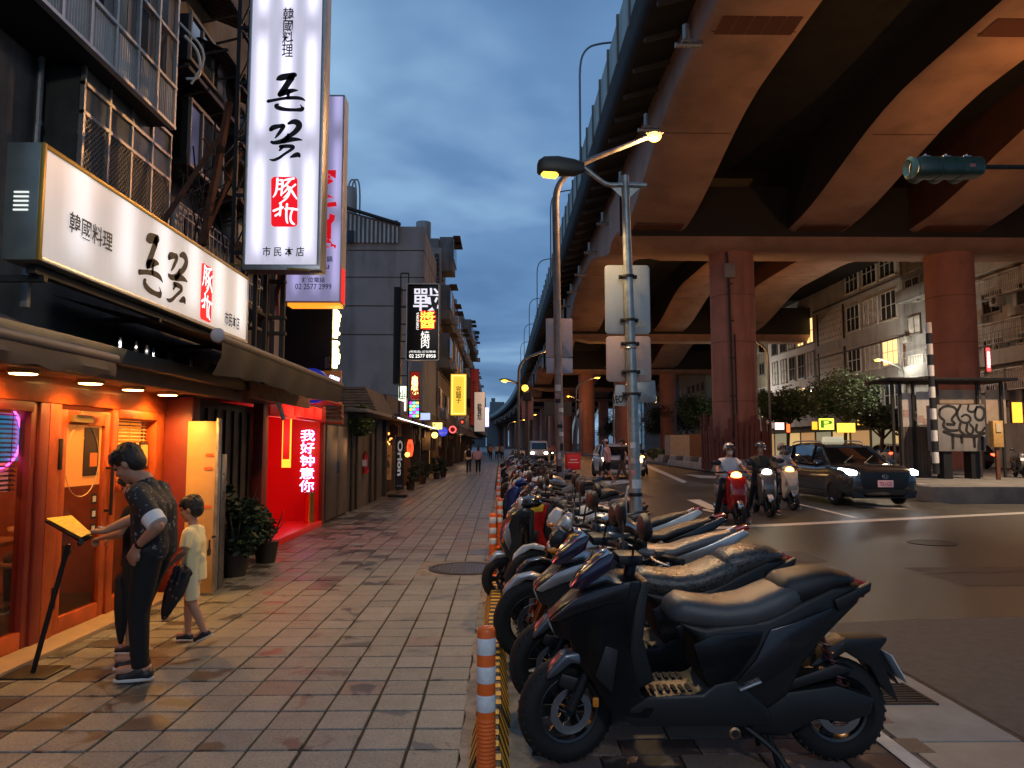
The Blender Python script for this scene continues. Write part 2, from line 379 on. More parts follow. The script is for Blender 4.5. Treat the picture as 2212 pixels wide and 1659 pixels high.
# sidewalk
sw = struct(MB().bx(-3.75, -.14, -2, 110, -.06, -.012).build('sidewalk', joint))
TW, TL = .272, .28
manh = Vector((G(1007, 1228).x, G(1007, 1228).y, 0))
variants = []
for k in range(14):
    b = MB(); b.bx(-TW / 2 + .007, TW / 2 - .007, -TL / 2 + .0075, TL / 2 - .0075, -.03, 0)
    me = b.mesh(pav, bev=.004, seg=1, name='tile'); tint(me, tilecol(1.0 if k > 10 else 0)); variants.append(me)
cnt = 0; st = MB(); stc = []
for r_ in range(int((62 + 2) / TL)):
    y = 2.95 + r_ * TL
    red = .85 if (10.9 < y < 11.3 or 15.6 < y < 16.0) else (.5 if 11.3 < y < 15.6 else .05)
    for c_ in range(13):
        x = -.20 - TW / 2 - c_ * TW
        if abs(x - manh.x - .03) < .66 and abs(y - manh.y) < .62: continue
        yj = y + (.14 if c_ % 3 == 1 and 9 < y < 30 else 0) * 0
        if cnt < 300 and y > 3.2 and not (y < 5.4 and x < -2.9):
            o = link('tile', variants[random.choice(range(11)) if random.random() > red else random.choice((11, 12, 13))], sw)
            o.location = (x + random.uniform(-.002, .002), yj, random.uniform(-.0025, .0015)); o.rotation_euler = (random.uniform(-.006, .006), random.uniform(-.006, .006), random.uniform(-.004, .004)); cnt += 1
        else:
            z = random.uniform(-.003, .001); k0 = len(st.f); st.bx(x - TW / 2 + .007, x + TW / 2 - .007, yj - TL / 2 + .0075, yj + TL / 2 - .0075, -.03, z); stc += [tilecol(red)] * (len(st.f) - k0)
me = st.mesh(pav, smooth=False, fixn=False, name='paving'); tint(me, stc); stuff(link('paving', me, sw))
# far end of the sidewalk
me = MB().bx(-3.6, -.2, 67, 108, -.03, 0).mesh(pav, name='far_paving'); tint(me, (1, .97, .93, .4)); link('far_paving', me, sw)
# cement strips
g = MB(); pr = random.Random(5); ys = [2 + i * .12 for i in range(200)]
g.loft([[Vector((-.205 + pr.uniform(-.012, .012), y, -.001 + pr.uniform(-.004, .003))) for y in ys], [Vector((-.17, y, .002 + pr.uniform(-.006, .004))) for y in ys], [Vector((-.13 + pr.uniform(-.01, .01), y, -.004)) for y in ys]], cap=False, closed=False)
g.build('cement_edge', cem, sw)
g = MB(); g.bx(manh.x - .65, manh.x + .62, manh.y - .62, manh.y + .6, -.04, -.003); g.build('cement_surround', cem, sw)
# scooter bay
bay = struct(MB().bx(-.14, 2.11, -2, 13.2, -.06, -.014).build('scooter_bay', joint))
bv = []
for k in range(8):
    me = MB().bx(-.195, .195, -.095, .095, -.03, 0).mesh(bayp, bev=.004, seg=1, name='paver'); g_ = random.uniform(.75, 1.25); tint(me, (g_, g_ * random.uniform(.9, 1.15), g_, random.random())); bv.append(me)
st = MB(); stc = []
for r_ in range(52):
    y = 2.75 + r_ * .2
    for c_ in range(5):
        x = .22 + .2 + c_ * .4 - .12 * (r_ % 2)
        if y < 7:
            o = link('paver', random.choice(bv), bay); o.location = (x, y, random.uniform(-.003, .001))
        else:
            k0 = len(st.f); st.bx(x - .195, x + .195, y - .095, y + .095, -.03, random.uniform(-.003, .001)); g_ = random.uniform(.75, 1.25); stc += [(g_, g_, g_, random.random())] * (len(st.f) - k0)
me = st.mesh(bayp, smooth=False, fixn=False, name='pavers'); tint(me, stc); stuff(link('pavers', me, bay))
g = MB(); g.loft([[Vector((-.13, y, -.003)) for y in ys], [Vector((.0, y, .004 + pr.uniform(-.004, .004))) for y in ys], [Vector((.15 + pr.uniform(-.02, .02), y, -.002)) for y in ys]], cap=False, closed=False); g.build('cement_edge', cem, bay)
g = MB()
for y in (3.50, 5.25, 7.0, 8.75, 10.5, 12.3): g.bx(.14, 2.05, y - .045, y + .045, .001, .005)
g.bx(1.97, 2.06, 3.45, 13.0, .0055, .008)
for y in (3.9, 4.35, 4.8): g.bx(.17, .27, y, y + .03, .001, .005)
struct(g.build('bay_marking', paint))
bay2 = struct(MB().bx(-.14, 2.2, 13.2, 120, -.06, -.002).build('scooter_parking', slabm))
# manhole
mh = thing('manhole_cover', 'round cast iron manhole cover with a waffle pattern set in the sidewalk paving', 'manhole cover', (manh.x, manh.y, 0))
MB().lathe([(.47, -.02), (.47, .008), (.425, .008), (.42, .002)], 48).build('rim', darkm, mh)
g = MB(); g.lathe([(.415, -.02), (.415, .001), (0, .001)], 48)
g.build('plate', M('cast iron', (.05, .045, .04), .45, .7, var=.4, vs=20), mh)
g = MB()
for i in range(-9, 10):
    for j in range(-9, 10):
        x, y = i * .042, j * .042
        if x * x + y * y < .155: g.box((x, y, .004), (.026, .026, .008))
stuff(g.build('stud', M('worn iron stud', (.16, .14, .12), .35, .8, var=.3), mh))
# road markings
mk = MB()
def strip(a, b_, wd, z=-.010):
    a = Vector(a); b_ = Vector(b_); d = (b_ - a).normalized(); n_ = Vector((-d.y, d.x)) * wd / 2
    mk.quad((a.x - n_.x, a.y - n_.y, z), (a.x + n_.x, a.y + n_.y, z), (b_.x + n_.x, b_.y + n_.y, z), (b_.x - n_.x, b_.y - n_.y, z))
s0 = G(1490, 1142); s1 = G(2212, 1107); s1 = s0 + (s1 - s0) * 1.08
strip(s0.xy, s1.xy, .34)
a = G(1848, 1117); b_ = G(1690, 1080); strip(a.xy, b_.xy, .12)
d = (b_ - a).normalized()
p_ = a.copy()
a = G(1480, 1080); 
def poly(pts): mk.add([(G(x, y).x, G(x, y).y, -.009) for x, y in pts], [tuple(range(len(pts)))])
poly([(1484, 1079), (1512, 1078), (1556, 1099), (1540, 1103)]); poly([(1498, 1098), (1548, 1100), (1548, 1107)])
poly([(1478, 1024), (1552, 1028), (1556, 1033), (1512, 1032)])
poly([(1364, 995), (1378, 994), (1484, 1040), (1476, 1043)]); poly([(1838, 1090), (1930, 1094), (1964, 1099), (1905, 1098)])
poly([(1300, 1040), (1360, 1034), (1362, 1042), (1318, 1048)]); poly([(1298, 975), (1322, 982), (1316, 984), (1292, 977)]); poly([(1260, 962.9), (1282, 965), (1278, 966.5), (1258, 964)])
for k in range(5):
    y0 = 70 + k * 14; strip((7.9, y0), (7.9, y0 + 5), .14)
struct(mk.build('road_marking', paint, smooth=False, fixn=False))

# ------------------------------------------------------------------ island under the viaduct
isl = MB(); isl.bx(12.9, 27.5, 21.2, 900, -.3, .16); isl.bx(11.9, 27.5, 20.4, 21.2, -.3, .40)
struct(isl.build('traffic_island', M('island paving', (.17, .16, .145), .85, var=.3, vs=1.5, bump=.4, bs=30, world=True), bev=.03))
kb1 = M('kerb concrete', (.33, .31, .28), .8, var=.3, vs=2, dirt=.4); kb2 = M('kerb faded black paint', (.06, .055, .05), .8, var=.4, vs=3)
kr = thing('median_kerb', 'low concrete kerb wall along the island edge with faded black and grey blocks', 'kerb', (12.2, 21, 0), world=True)
for k in range(60):
    y0 = 21.3 + k * 1.5; x0 = 11.95 + min(2.6, max(0, (y0 - 36) * .045))
    b = MB(); b.prism([(x0, 0), (x0 + .12, .42), (x0 + .42, .42), (x0 + .5, 0)], .735, 'Y', y0 + .75); b.build('kerb_block', kb1, kr, bev=.02)
br = thing('concrete_barrier', 'row of black and grey painted concrete barrier blocks on the island', 'barrier', (14.6, 50, 0), world=True)
for k in range(14):
    x0, y0 = 12.9 + k * .0, 33 + k * 2.1
    b = MB(); b.prism([(x0, .16), (x0 + .15, .75), (x0 + .4, .75), (x0 + .55, .16)], 1.0, 'Y', y0); b.build('barrier_block', kb1 if k % 2 else kb2, br, bev=.02)

# ------------------------------------------------------------------ viaduct
def shift(y): return -1.55e-4 * max(0, y - 200) ** 2
ZO = CAMZ
def zs(y):                             # girder soffit with haunches at the bents
    best = min(abs(y - (44 + 38 * k)) for k in range(-2, 20)); t = max(0, min(1, (best - 2.0) / 13.5)); t = t * t * (3 - 2 * t)
    return ZO + 12.35 + 2.25 * t
GX = [(7.2, 10.7), (16.7, 20.1), (23.8, 28.1), (35.4, 38.7)]
vd = thing('viaduct', 'elevated concrete highway viaduct on round columns curving away above the road', 'viaduct', (14, 44, 0), world=True)
ysv = [-14 + i * 1.5 for i in range(0, 110)] + [152 + i * 6 for i in range(1, 90)]
for gi, (x0, x1) in enumerate(GX):
    b = MB(); rings = []
    for y in ysv:
        z = zs(y); s_ = shift(y)
        rings.append([Vector((x0 + s_ + .22, y, z)), Vector((x1 + s_ - .22, y, z)), Vector((x1 + s_, y, z + .16)), Vector((x1 + s_, y, ZO + 16.4)), Vector((x0 + s_, y, ZO + 16.4)), Vector((x0 + s_, y, z + .16))])
    b.loft(rings); b.m = [(0 if (q % 6 in (0, 1, 5) or (q % 6 == 4 and gi == 0)) else (2 if q % 6 == 4 and gi == 2 else 1)) for q in range(len(b.f))]; b.build('girder', [viac, M('shade black web', (.016, .013, .011), .85, var=.3, vs=.6), M('red brown web', (.085, .03, .02), .8, var=.2, vs=.6)], vd, angle=50)  # inner webs coloured near black to paint in the shade between girders
    for yb in (24.6, 41.2):            # rows of inspection grilles let into the soffit
        for k in range(5):
            wd = (x1 - x0 - .7) / 5; xx = x0 + .35 + wd * (k + .5); z = zs(yb) - .012
            f = MB(); f.bx(xx - wd * .45, xx + wd * .45, yb - .55, yb + .55, z - .01, z + .02)
            o = f.build('grille_panel', M('grille rust', (.13, .045, .03), .8, var=.4, vs=5), vd)
            f = MB()
            for q in range(11): f.bx(xx - wd * .45 + q * wd * .09 - .012, xx - wd * .45 + q * wd * .09 + .012, yb - .55, yb + .55, z - .035, z - .012)
            f.build('grille_bars', M('grille bar paint', (.17, .07, .045), .7), vd)
b = MB(); rings = []
for y in ysv:
    s_ = shift(y)
    rings.append([Vector((5.6 + s_, y, ZO + 15.9)), Vector((7.2 + s_, y, ZO + 16.35)), Vector((44 + s_, y, ZO + 16.35)), Vector((44 + s_, y, ZO + 17.4)), Vector((5.3 + s_, y, ZO + 17.45)), Vector((5.28 + s_, y, ZO + 16.4)), Vector((5.36 + s_, y, ZO + 16.05))])
b.loft(rings); b.build('deck', M('stained shade dark deck concrete', (.010, .009, .008), .85, var=.5, vs=.9, dirt=.7), vd, angle=50)  # near-black base paints in the shade under the deck, stain streaks over it
nm = M('noise wall panel', (.30, .32, .29), .55, .1, var=.15, vs=1.2, dirt=.4)
pm = MB().bx(-.05, .05, .05, 2.95, ZO + 17.5, ZO + 19.3).mesh(nm, name='parapet_panel', bev=.02, seg=1)
po = MB().bx(-.14, .0, -.07, .07, ZO + 17.1, ZO + 19.42).mesh(M('wall post', (.17, .17, .155), .6, .3), name='parapet_post')
for k in range(58):
    y = 20 + k * 3
    for nm_, me in (('parapet_panel', pm), ('parapet_post', po)):
        o = link(nm_, me, vd); o.location = (5.36 - 14, y - 44, 0)
b = MB(); b.loft([[Vector((5.3 + shift(y), y, ZO + 17.4)), Vector((5.42 + shift(y), y, ZO + 17.4)), Vector((5.42 + shift(y), y, ZO + 19.3)), Vector((5.3 + shift(y), y, ZO + 19.3))] for y in [194 + i * 8 for i in range(60)]]); b.build('far_parapet', nm, vd)
# ribs, drain pipes and the downpipe along the cantilever
dm = MB(); dm.bx(-.7, .9, -.09, .09, -.16, 0); ribm = dm.mesh(M('rib', (.04, .036, .032), .8), name='cantilever_rib')
pp = MB(); pp.tube([(0, 0, 0), (-.95, 0, 0)], .1, 10); pp.tube([(-.55, 0, .05), (-.55, 0, .75)], .13, 10); pp.box((-.55, 0, .1), (.36, .36, .1)); ppm = pp.mesh(steel, name='drain_pipe')
for k in range(24):
    y = 18.2 + k * 7.2
    o = link('drain_pipe', ppm, vd); o.location = (7.2 - 14, y - 44, ZO + 14.3)
for k in range(60):
    o = link('cantilever_rib', ribm, vd); o.location = (6.25 - 14, 18 + k * 2.4 - 44, ZO + 15.98); o.rotation_euler = (0, -.27, 0)
for k in range(0, 14):
    yb = 44 + 38 * k; s_ = shift(yb)
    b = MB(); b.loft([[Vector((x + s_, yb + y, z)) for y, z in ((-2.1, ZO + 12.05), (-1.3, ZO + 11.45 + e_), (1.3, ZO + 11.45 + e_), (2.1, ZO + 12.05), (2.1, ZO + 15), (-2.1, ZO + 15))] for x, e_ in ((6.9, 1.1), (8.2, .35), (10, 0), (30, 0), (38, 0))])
    b.m = [(1 if q % 6 in (4, 3, 5) else 0) for q in range(len(b.f))]; b.build('cross_beam', [viac, MATS['shade black web']], vd, angle=50)  # upright beam faces get the same painted-in shade
    for cx, r_ in ((14.0, 1.3), (27.3, 1.34)):
        if k < 4 and cx == 14.0:
            for gi, (x0, x1) in enumerate(GX):
                for dy in (-28, -19, -11.5, 11.5, 19):
                    y = yb + dy
                    if y > 20: B_ = MB(); B_.bx(x0 + .25, x1 - .25, y - .03, y + .03, zs(y) - .006, zs(y) + .03); B_.build('soffit_joint', M('soffit joint', (.05, .03, .022), .9), vd)
        b = MB(); b.cyl((cx + s_, yb, .1), (cx + s_, yb, ZO + 11.7), r_, n=40); b.build('column', viapaint, vd, angle=60)
        if k == 0:
            for zz_ in (4.1, 7.6, 10.4):
                MB().lathe([(r_ + .004, -.02), (r_ + .012, 0), (r_ + .004, .02)], 40, (cx, yb, zz_)).build('pour_joint', M('pour joint', (.14, .07, .05), .9), vd)
# cable conduit and box on the near column
cxc = Vector((14, 44, 0)); c0 = MB()
c0.tube([(13.55, 42.72, .2), (13.5, 42.70, 3), (13.4, 42.72, 11.5), (13.35, 42.8, 12.9)], .075, 8); c0.tube([(13.72, 42.69, .2), (13.68, 42.68, 8)], .04, 6)
for z in (2.2, 4.4, 6.6, 8.8, 11): c0.box((13.5, 42.72, z), (.3, .1, .08))
c0.build('conduit', darkm, vd)
b = MB(); b.box((13.45, 42.62, 11.75), (.62, .22, .85)); b.build('junction_box', M('junction box', (.2, .19, .17), .6, var=.2), vd, bev=.02)
# picket ring round the column
pk = thing('picket_fence', 'ring of tall uneven rust red boards fencing the foot of the near viaduct column', 'fence', (14, 44, 0.1))
pr = random.Random(11); pkm = M('weathered red board', (.16, .05, .035), .85, var=.4, vs=4)
for k in range(44):
    a_ = 2 * math.pi * k / 44; h = 3.0 + pr.uniform(-.75, .35) - (.9 if pr.random() < .15 else 0); r_ = 1.95 + pr.uniform(-.03, .03)
    b = MB(); b.prism([(-.095, 0), (.095, 0), (.095, h - .1), (.04, h), (-.05, h - .02), (-.095, h - .12)], .02); o = b.build('picket', pkm, pk)
    o.location = (r_ * math.cos(a_), r_ * math.sin(a_), 0); o.rotation_euler = (pr.uniform(-.03, .03), pr.uniform(-.03, .03), a_ + math.pi / 2)
for z in (.6, 1.7): MB().lathe([(1.9, z - .06), (1.93, z - .06), (1.93, z + .06), (1.9, z + .06)], 36).build('rail', pkm, pk)
# lane of boxes, planters and small barriers seen under the deck
b = MB(); a = P(1442, 971, 62); c = P(1480, 940, 62); b.bx(a.x, c.x + .1, 61, 63, 0.1, c.z); o = b.build('planter_wall', M('pale concrete block', (.32, .29, .25), .8, var=.2)); tag(o, 'pale rectangular concrete planter wall on the island left of the near column', 'planter')
b = MB(); a = P(1481, 971, 62); c = P(1516, 938, 62); b.bx(a.x + .1, c.x, 61, 63, 0.1, c.z); o = b.build('planter_wall', M('brown board block', (.13, .075, .05), .8, var=.2)); tag(o, 'brown boarded planter wall on the island touching the pale one', 'planter')
# ------------------------------------------------------------------ left side: restaurant and the buildings over it
orangew = M('orange painted wood', (.40, .070, .010), .5, var=.3, vs=5, coat=.1, bump=.3, bs=40)
redw = M('dark red paint', (.19, .022, .012), .5, var=.2, vs=3)
glassd = M('window glass', (.02, .022, .025), .06, coat=.5)
glassg = M('dusty green glass', (.16, .18, .155), .22, var=.3, vs=2.5, dirt=.3)
glassb = M('sky lit glass', (.10, .13, .15), .08, metal=.6)
clear = M('shop glass', (.02, .015, .012), .03, alpha=.22)
corr = M('corrugated metal', (.42, .42, .39), .5, .5, var=.2, vs=2, dirt=.4)
tanb = M('tan soffit board', (.34, .25, .16), .7, var=.2, vs=2)
lampw = E('warm lamp', (1, .62, .22), 14)
X0 = -3.6
def wd_(name, label, cat, loc, **k): return thing(name, label, cat, loc, world=True, **k)
def B(*a): return MB().bx(*a)
def mesh_screen(o, x, y0, y1, z0, z1, n=9, mat=darkm):   # diamond mesh
    g = MB(); h = z1 - z0; w_ = y1 - y0; st_ = w_ / n * 1.0
    k = -int(h / st_) - 1
    while k * st_ < w_:
        for sg in (1, -1):
            a0 = max(0, -k * st_) ; a1 = min(h, w_ - k * st_)
            if a1 > a0:
                ya, yb = y0 + k * st_ + a0, y0 + k * st_ + a1
                if sg < 0: ya, yb = y0 + y1 - ya, y0 + y1 - yb
                g.bar((x, ya, z0 + a0), (x, yb, z0 + a1), .007)
        k += 1
    return g.build('wire_mesh', mat, o, smooth=False)

rb = wd_('old_apartment_building', 'dark weathered apartment building over the restaurant with a corrugated bay and screened windows', 'building', (-5.2, 6, 0))
b = MB(); b.bx(-9, -5.05, 1, 10.3, 2.35, 16); b.build('wall', darkconc, rb)
b = MB(); b.bx(-5.4, -3.62, 1, 10.3, 2.35, 2.95); b.build('floor_slab', darkconc, rb, bev=.01)
# lower screened bay
b = MB(); b.bx(-5.04, -4.66, 7.97, 10.1, CAMZ + 2.9, CAMZ + 4.3); b.build('bay_box', M('bay sheet', (.06, .062, .055), .6, var=.3, vs=3, dirt=.4), rb)
fr = MB()
zr = [CAMZ + 3.0, CAMZ + 3.66, CAMZ + 3.99, CAMZ + 4.30]
for k in range(5):
    y = 7.97 + .532 * k; fr.bx(-4.64, -4.59, y - .02, y + .02, zr[0], zr[3])
for z in zr: fr.bx(-4.645, -4.585, 7.95, 10.12, z - .02, z + .02)
fr.build('window_frame', alu, rb)
for k in range(4):
    y = 7.97 + .532 * k
    for j in (1, 2):
        b = MB(); b.bx(-4.635, -4.62, y + .025, y + .507, zr[j] + .025, zr[j + 1] - .025); b.build('pane', glassg, rb)
    mesh_screen(rb, -4.6, y + .03, y + .5, zr[0], zr[1] - .02, 7, M('mesh wire', (.26, .26, .23), .5, .5))
mesh_screen(rb, -4.62, 7.99, 7.99 + .01, 0, 0.001, 1) if False else None
b = MB(); b.tube([(-5.0, 7.8, CAMZ + 4.55), (-4.98, 7.8, CAMZ + 4.35), (-4.98, 7.78, CAMZ + 3.1), (-5.0, 7.78, 3.2)], .035, 8)
for z in (5.7, 5.0, 4.3): b.lathe([(.045, -.03), (.045, .03)], 10, (-4.98, 7.79, z))
b.build('drain_pipe', steel, rb)
# upper corrugated bay
zb = CAMZ + 4.18
b = MB(); b.bx(-5.04, -4.36, 2, 9.53, zb, zb + 2.3); b.build('bay_body', blackm, rb)
for k in range(14):
    y1 = 9.53 - .5 * k; y0 = y1 - .5
    b = MB(); n_ = 10
    pts = []
    for i in range(n_ * 4 + 1):
        t = i / (n_ * 4); ph = (i % 4); off = (0, 0, .016, .016)[ph]; pts.append((y0 + .5 * t, -4.345 + off))
    b.loft([[Vector((x, y, z)) for y, x in pts] for z in (zb, zb + .5)], cap=False, closed=False)
    b.build('corrugated_panel', corr, rb, smooth=False, fixn=False)
    b = MB(); b.bx(-4.36, -4.30, y1 - .022, y1 + .022, zb, zb + 1.75); b.build('mullion', alu, rb)
    lit = k in (0, 1, 3)
    for (za, zc) in ((zb + .56, zb + 1.16), (zb + 1.2, zb + 1.7)):
        b = MB(); b.bx(-4.35, -4.34, y0 + .03, y0 + .26, za, zc); b.build('pane', glassb if lit else glassg, rb)
        b = MB(); b.bx(-4.352, -4.342, y0 + .28, y0 + .47, za, zc); b.build('pane', M('curtained glass', (.12, .11, .10), .4, var=.3, vs=3), rb)
b = MB()
for z in (zb - .01, zb + .53, zb + 1.18, zb + 1.74): b.bx(-4.37, -4.295, 2, 9.56, z - .02, z + .02)
b.build('rail', alu, rb)
b = MB(); b.tube(smooth_pts([(-4.25, 9.6, zb + 1.3), (-4.1, 9.75, zb + 1.15), (-4.1, 9.8, zb + .8), (-4.25, 9.7, zb + .75)]), .02, 6); b.tube(smooth_pts([(-4.3, 9.55, zb + 1.45), (-3.95, 9.7, zb + 1.1), (-4.2, 9.75, zb + .7)]), .016, 6); b.build('cable', white, rb)

# second building with canopies, grilles and struts
sb = wd_('cluttered_building', 'dark narrow building hung with rusty canopies, barred bays and balcony rails', 'building', (-5.2, 12, 0))
b = MB(); b.bx(-9, -5.0, 10.32, 14.9, 2.3, 16); b.build('wall', darkconc, sb)
for k, (y0, y1, z, x1, tl) in enumerate(((9.8, 11.9, 5.3, -4.3, -.12), (10.9, 13.2, 6.2, -4.2, -.2), (11.8, 14.2, 4.1, -4.3, -.1), (10.4, 12.3, 7.2, -4.3, -.15))):
    b = MB(); n_ = 24; pts = []
    for i in range(n_ + 1): pts.append((y0 + (y1 - y0) * i / n_, .02 * (i % 2)))
    b.loft([[Vector((-5.05, y, CAMZ + z + d - tl)) for y, d in pts], [Vector((x1, y, CAMZ + z + d + tl)) for y, d in pts], [Vector((x1, y, CAMZ + z + d + tl + .012)) for y, d in pts], [Vector((-5.05, y, CAMZ + z + d - tl + .012)) for y, d in pts]], cap=False, closed=False)
    b.build('canopy', M('rusty sheet', (.05, .035, .028), .75, .2, var=.5, vs=4), sb, smooth=False)
    b = MB(); b.bar((x1, y0, CAMZ + z + tl), (x1, y1, CAMZ + z + tl), .05, .06)
    for q in range(4):
        y = y0 + (y1 - y0) * q / 3; b.bar((-5.0, y, CAMZ + z - .35), (x1 + .05, y, CAMZ + z + tl), .03)
    b.build('canopy_bracket', darkm, sb)
for (y0, y1, z0, z1, x1) in ((10.35, 11.6, 4.0, 4.95, -4.45), (12.3, 13.9, 4.9, 5.8, -4.5), (10.6, 11.9, 5.7, 6.4, -4.6), (12.4, 14.2, 2.2, 3.0, -4.6)):
    b = MB(); b.bx(-5.0, x1 - .03, y0, y1, CAMZ + z0, CAMZ + z1); b.build('bay_box', blackm, sb)
    for k in range(3):
        ya = y0 + (y1 - y0) * k / 3; yb = y0 + (y1 - y0) * (k + 1) / 3
        b = MB(); b.bx(x1 - .025, x1 - .012, ya + .03, yb - .03, CAMZ + z0 + .05, CAMZ + z1 - .05); b.build('pane', glassb if (k + int(z0)) % 3 == 0 else glassd, sb)
    b = MB()
    for k in range(4):
        ya = y0 + (y1 - y0) * k / 3; b.bx(x1 - .03, x1 + .015, ya - .02, ya + .02, CAMZ + z0, CAMZ + z1)
    for z in (z0, z1): b.bx(x1 - .03, x1 + .02, y0 - .03, y1 + .03, CAMZ + z - .025, CAMZ + z + .025)
    b.build('window_frame', M('dull window frame', (.2, .2, .19), .5, .5), sb)
def railing(par, x, y0, y1, z0, z1, n, mat, r_=.012):
    g = MB(); 
    for k in range(n + 1):
        y = y0 + (y1 - y0) * k / n; g.bx(x - r_ * .7, x + r_ * .7, y - r_ * .7, y + r_ * .7, z0, z1)
    for z in (z0, (z0 + z1) / 2 + .08, z1): g.bx(x - r_, x + r_, y0 - .02, y1 + .02, z - r_, z + r_)
    return g.build('railing', mat, par)
railw = M('dull white rail', (.34, .34, .33), .5, .2, var=.3)
railing(sb, -4.55, 10.3, 12.2, CAMZ + 2.95, CAMZ + 3.42, 12, railw); railing(sb, -4.4, 11.9, 13.4, CAMZ + 2.5, CAMZ + 3.0, 12, railw); railing(sb, -4.2, 12.6, 14.3, CAMZ + 5.1, CAMZ + 5.75, 12, M('black rail', (.04, .04, .04), .5, .4))
b = MB(); b.bx(-5.0, -4.4, 10.3, 14.3, CAMZ + 2.4, CAMZ + 2.5); b.build('balcony_floor', darkconc, sb)
def ac(par, c, mat=None):
    b = MB(); b.box(c, (.32, .8, .55)); o = b.build('air_conditioner', mat or M('ac casing', (.33, .33, .31), .5, var=.2, vs=4, dirt=.4), par, bev=.02)
    b = MB(); b.lathe([(.22, .0), (.22, .02), (0, .02)], 16, (c[0] + .162, c[1] + .1, c[2]), 'X'); b.build('fan_grille', blackm, o)
ac(sb, (-4.75, 13.2, CAMZ + 3.85)); ac(sb, (-4.8, 10.8, CAMZ + 3.2)); ac(sb, (-4.75, 12.1, CAMZ + 5.95))
for a, c, r_ in (((496, 222, 9.6), (437, 530, 9.2), .045), ((469, 302, 9.3), (354, 478, 8.9), .035), ((520, 330, 10.2), (420, 560, 9.6), .03), ((505, 400, 10), (440, 300, 10), .02)):
    b = MB(); b.bar(P(*a), P(*c), r_ * 1.6); b.build('strut', rust, sb)
pr = random.Random(9); b = MB()
for k in range(16):
    a = P(pr.uniform(380, 520), pr.uniform(250, 560), 10.2); c = P(pr.uniform(400, 540), pr.uniform(250, 560), 10.8); m_ = (a + c) / 2 - Vector((0, 0, pr.uniform(.1, .4)))
    b.tube(smooth_pts([a, m_, c], 3), .012, 5)
b.build('loose_cable', blackm, sb)
# third building: grey wall, brick above
tb = wd_('brick_topped_building', 'grey rendered building with dark red brick upper storey behind the steel sign frame', 'building', (-6, 17, 0))
b = MB(); b.bx(-12, -4.6, 15, 19.5, 0, CAMZ + 8.1); b.build('wall', M('pale grey render', (.2, .195, .19), .85, var=.2, vs=1.2, dirt=.5), tb)
b = MB(); b.bx(-12, -4.65, 15.05, 19.4, CAMZ + 8.1, 17); b.build('brick_storey', M('dark red brick', (.13, .04, .03), .85, var=.3, vs=5), tb)
b = MB()
for k in range(30):
    for q in range(8): b.bx(-6.6 + q * .26 + .13 * (k % 2) , -6.36 + q * .26 + .13 * (k % 2), 15.03, 15.06, CAMZ + 8.15 + k * .11, CAMZ + 8.24 + k * .11)
stuff(b.build('bricks', M('dark red brick face', (.17, .05, .04), .85, var=.3, vs=7), tb, smooth=False))
for k in range(3):
    b = MB(); b.bx(-5.6, -4.9, 14.94, 15.02, CAMZ + 2.5 + k * 1.9, CAMZ + 3.5 + k * 1.9); w2 = b.build('window', blackm, tb)
    b = MB(); b.bx(-5.55, -5.27, 14.92, 14.94, CAMZ + 2.55 + k * 1.9, CAMZ + 3.45 + k * 1.9); b.build('pane', glassd, w2)

# ------------------------------------------------------------------ restaurant front
rf = wd_('restaurant', 'restaurant with orange painted wooden front, glass door and blinds glowing in warm light', 'restaurant', (X0, 5.5, 0))
def bp(name, mat, x0, x1, y0, y1, z0, z1, bev=.006, par=None): return B(x0, x1, y0, y1, z0, z1).build(name, mat, par or rf, bev=bev)
bp('fascia', orangew, X0 - .05, X0 + .06, 3, 7.9, 1.88, 2.2)
bp('corner_post', redw, X0 - .06, X0 + .05, 5.78, 5.90, 0.02, 1.88); bp('corner_post', orangew, X0 - .06, X0 + .05, 5.905, 6.06, 0.02, 1.88); bp('corner_post', redw, X0 - .06, X0 + .03, 5.70, 5.78, 0.02, 1.88)
bp('plinth', orangew, X0 - .04, X0 + .03, 3, 5.7, 0, .16); bp('window_head', redw, X0 - .04, X0 + .05, 3, 5.7, 1.8, 1.88)
bp('corner_post', orangew, X0 - .06, X0 + .05, 6.86, 6.96, 0.02, 1.88)
bp('corner_post', orangew, X0 - .06, X0 + .05, 7.72, 7.9, 0.02, 1.9)
bp('window_sill', orangew, X0 - .04, X0 + .08, 6.96, 7.72, 1.12, 1.19); bp('window_head', orangew, X0 - .04, X0 + .06, 6.96, 7.72, 1.80, 1.88)
bp('lower_rail', orangew, X0 - .04, X0 + .04, 6.96, 7.72, 0.02, .16); bp('lower_glass', clear, X0 - .02, X0 - .012, 6.98, 7.7, .16, 1.12, 0)
bp('window_glass', clear, X0 - .02, X0 - .014, 3, 5.7, .16, 1.8, 0)
# the wooden step and mosaic kerb
bp('threshold', tanb, X0 - .02, X0 + .28, 3, 7.85, -.01, .035, .008)
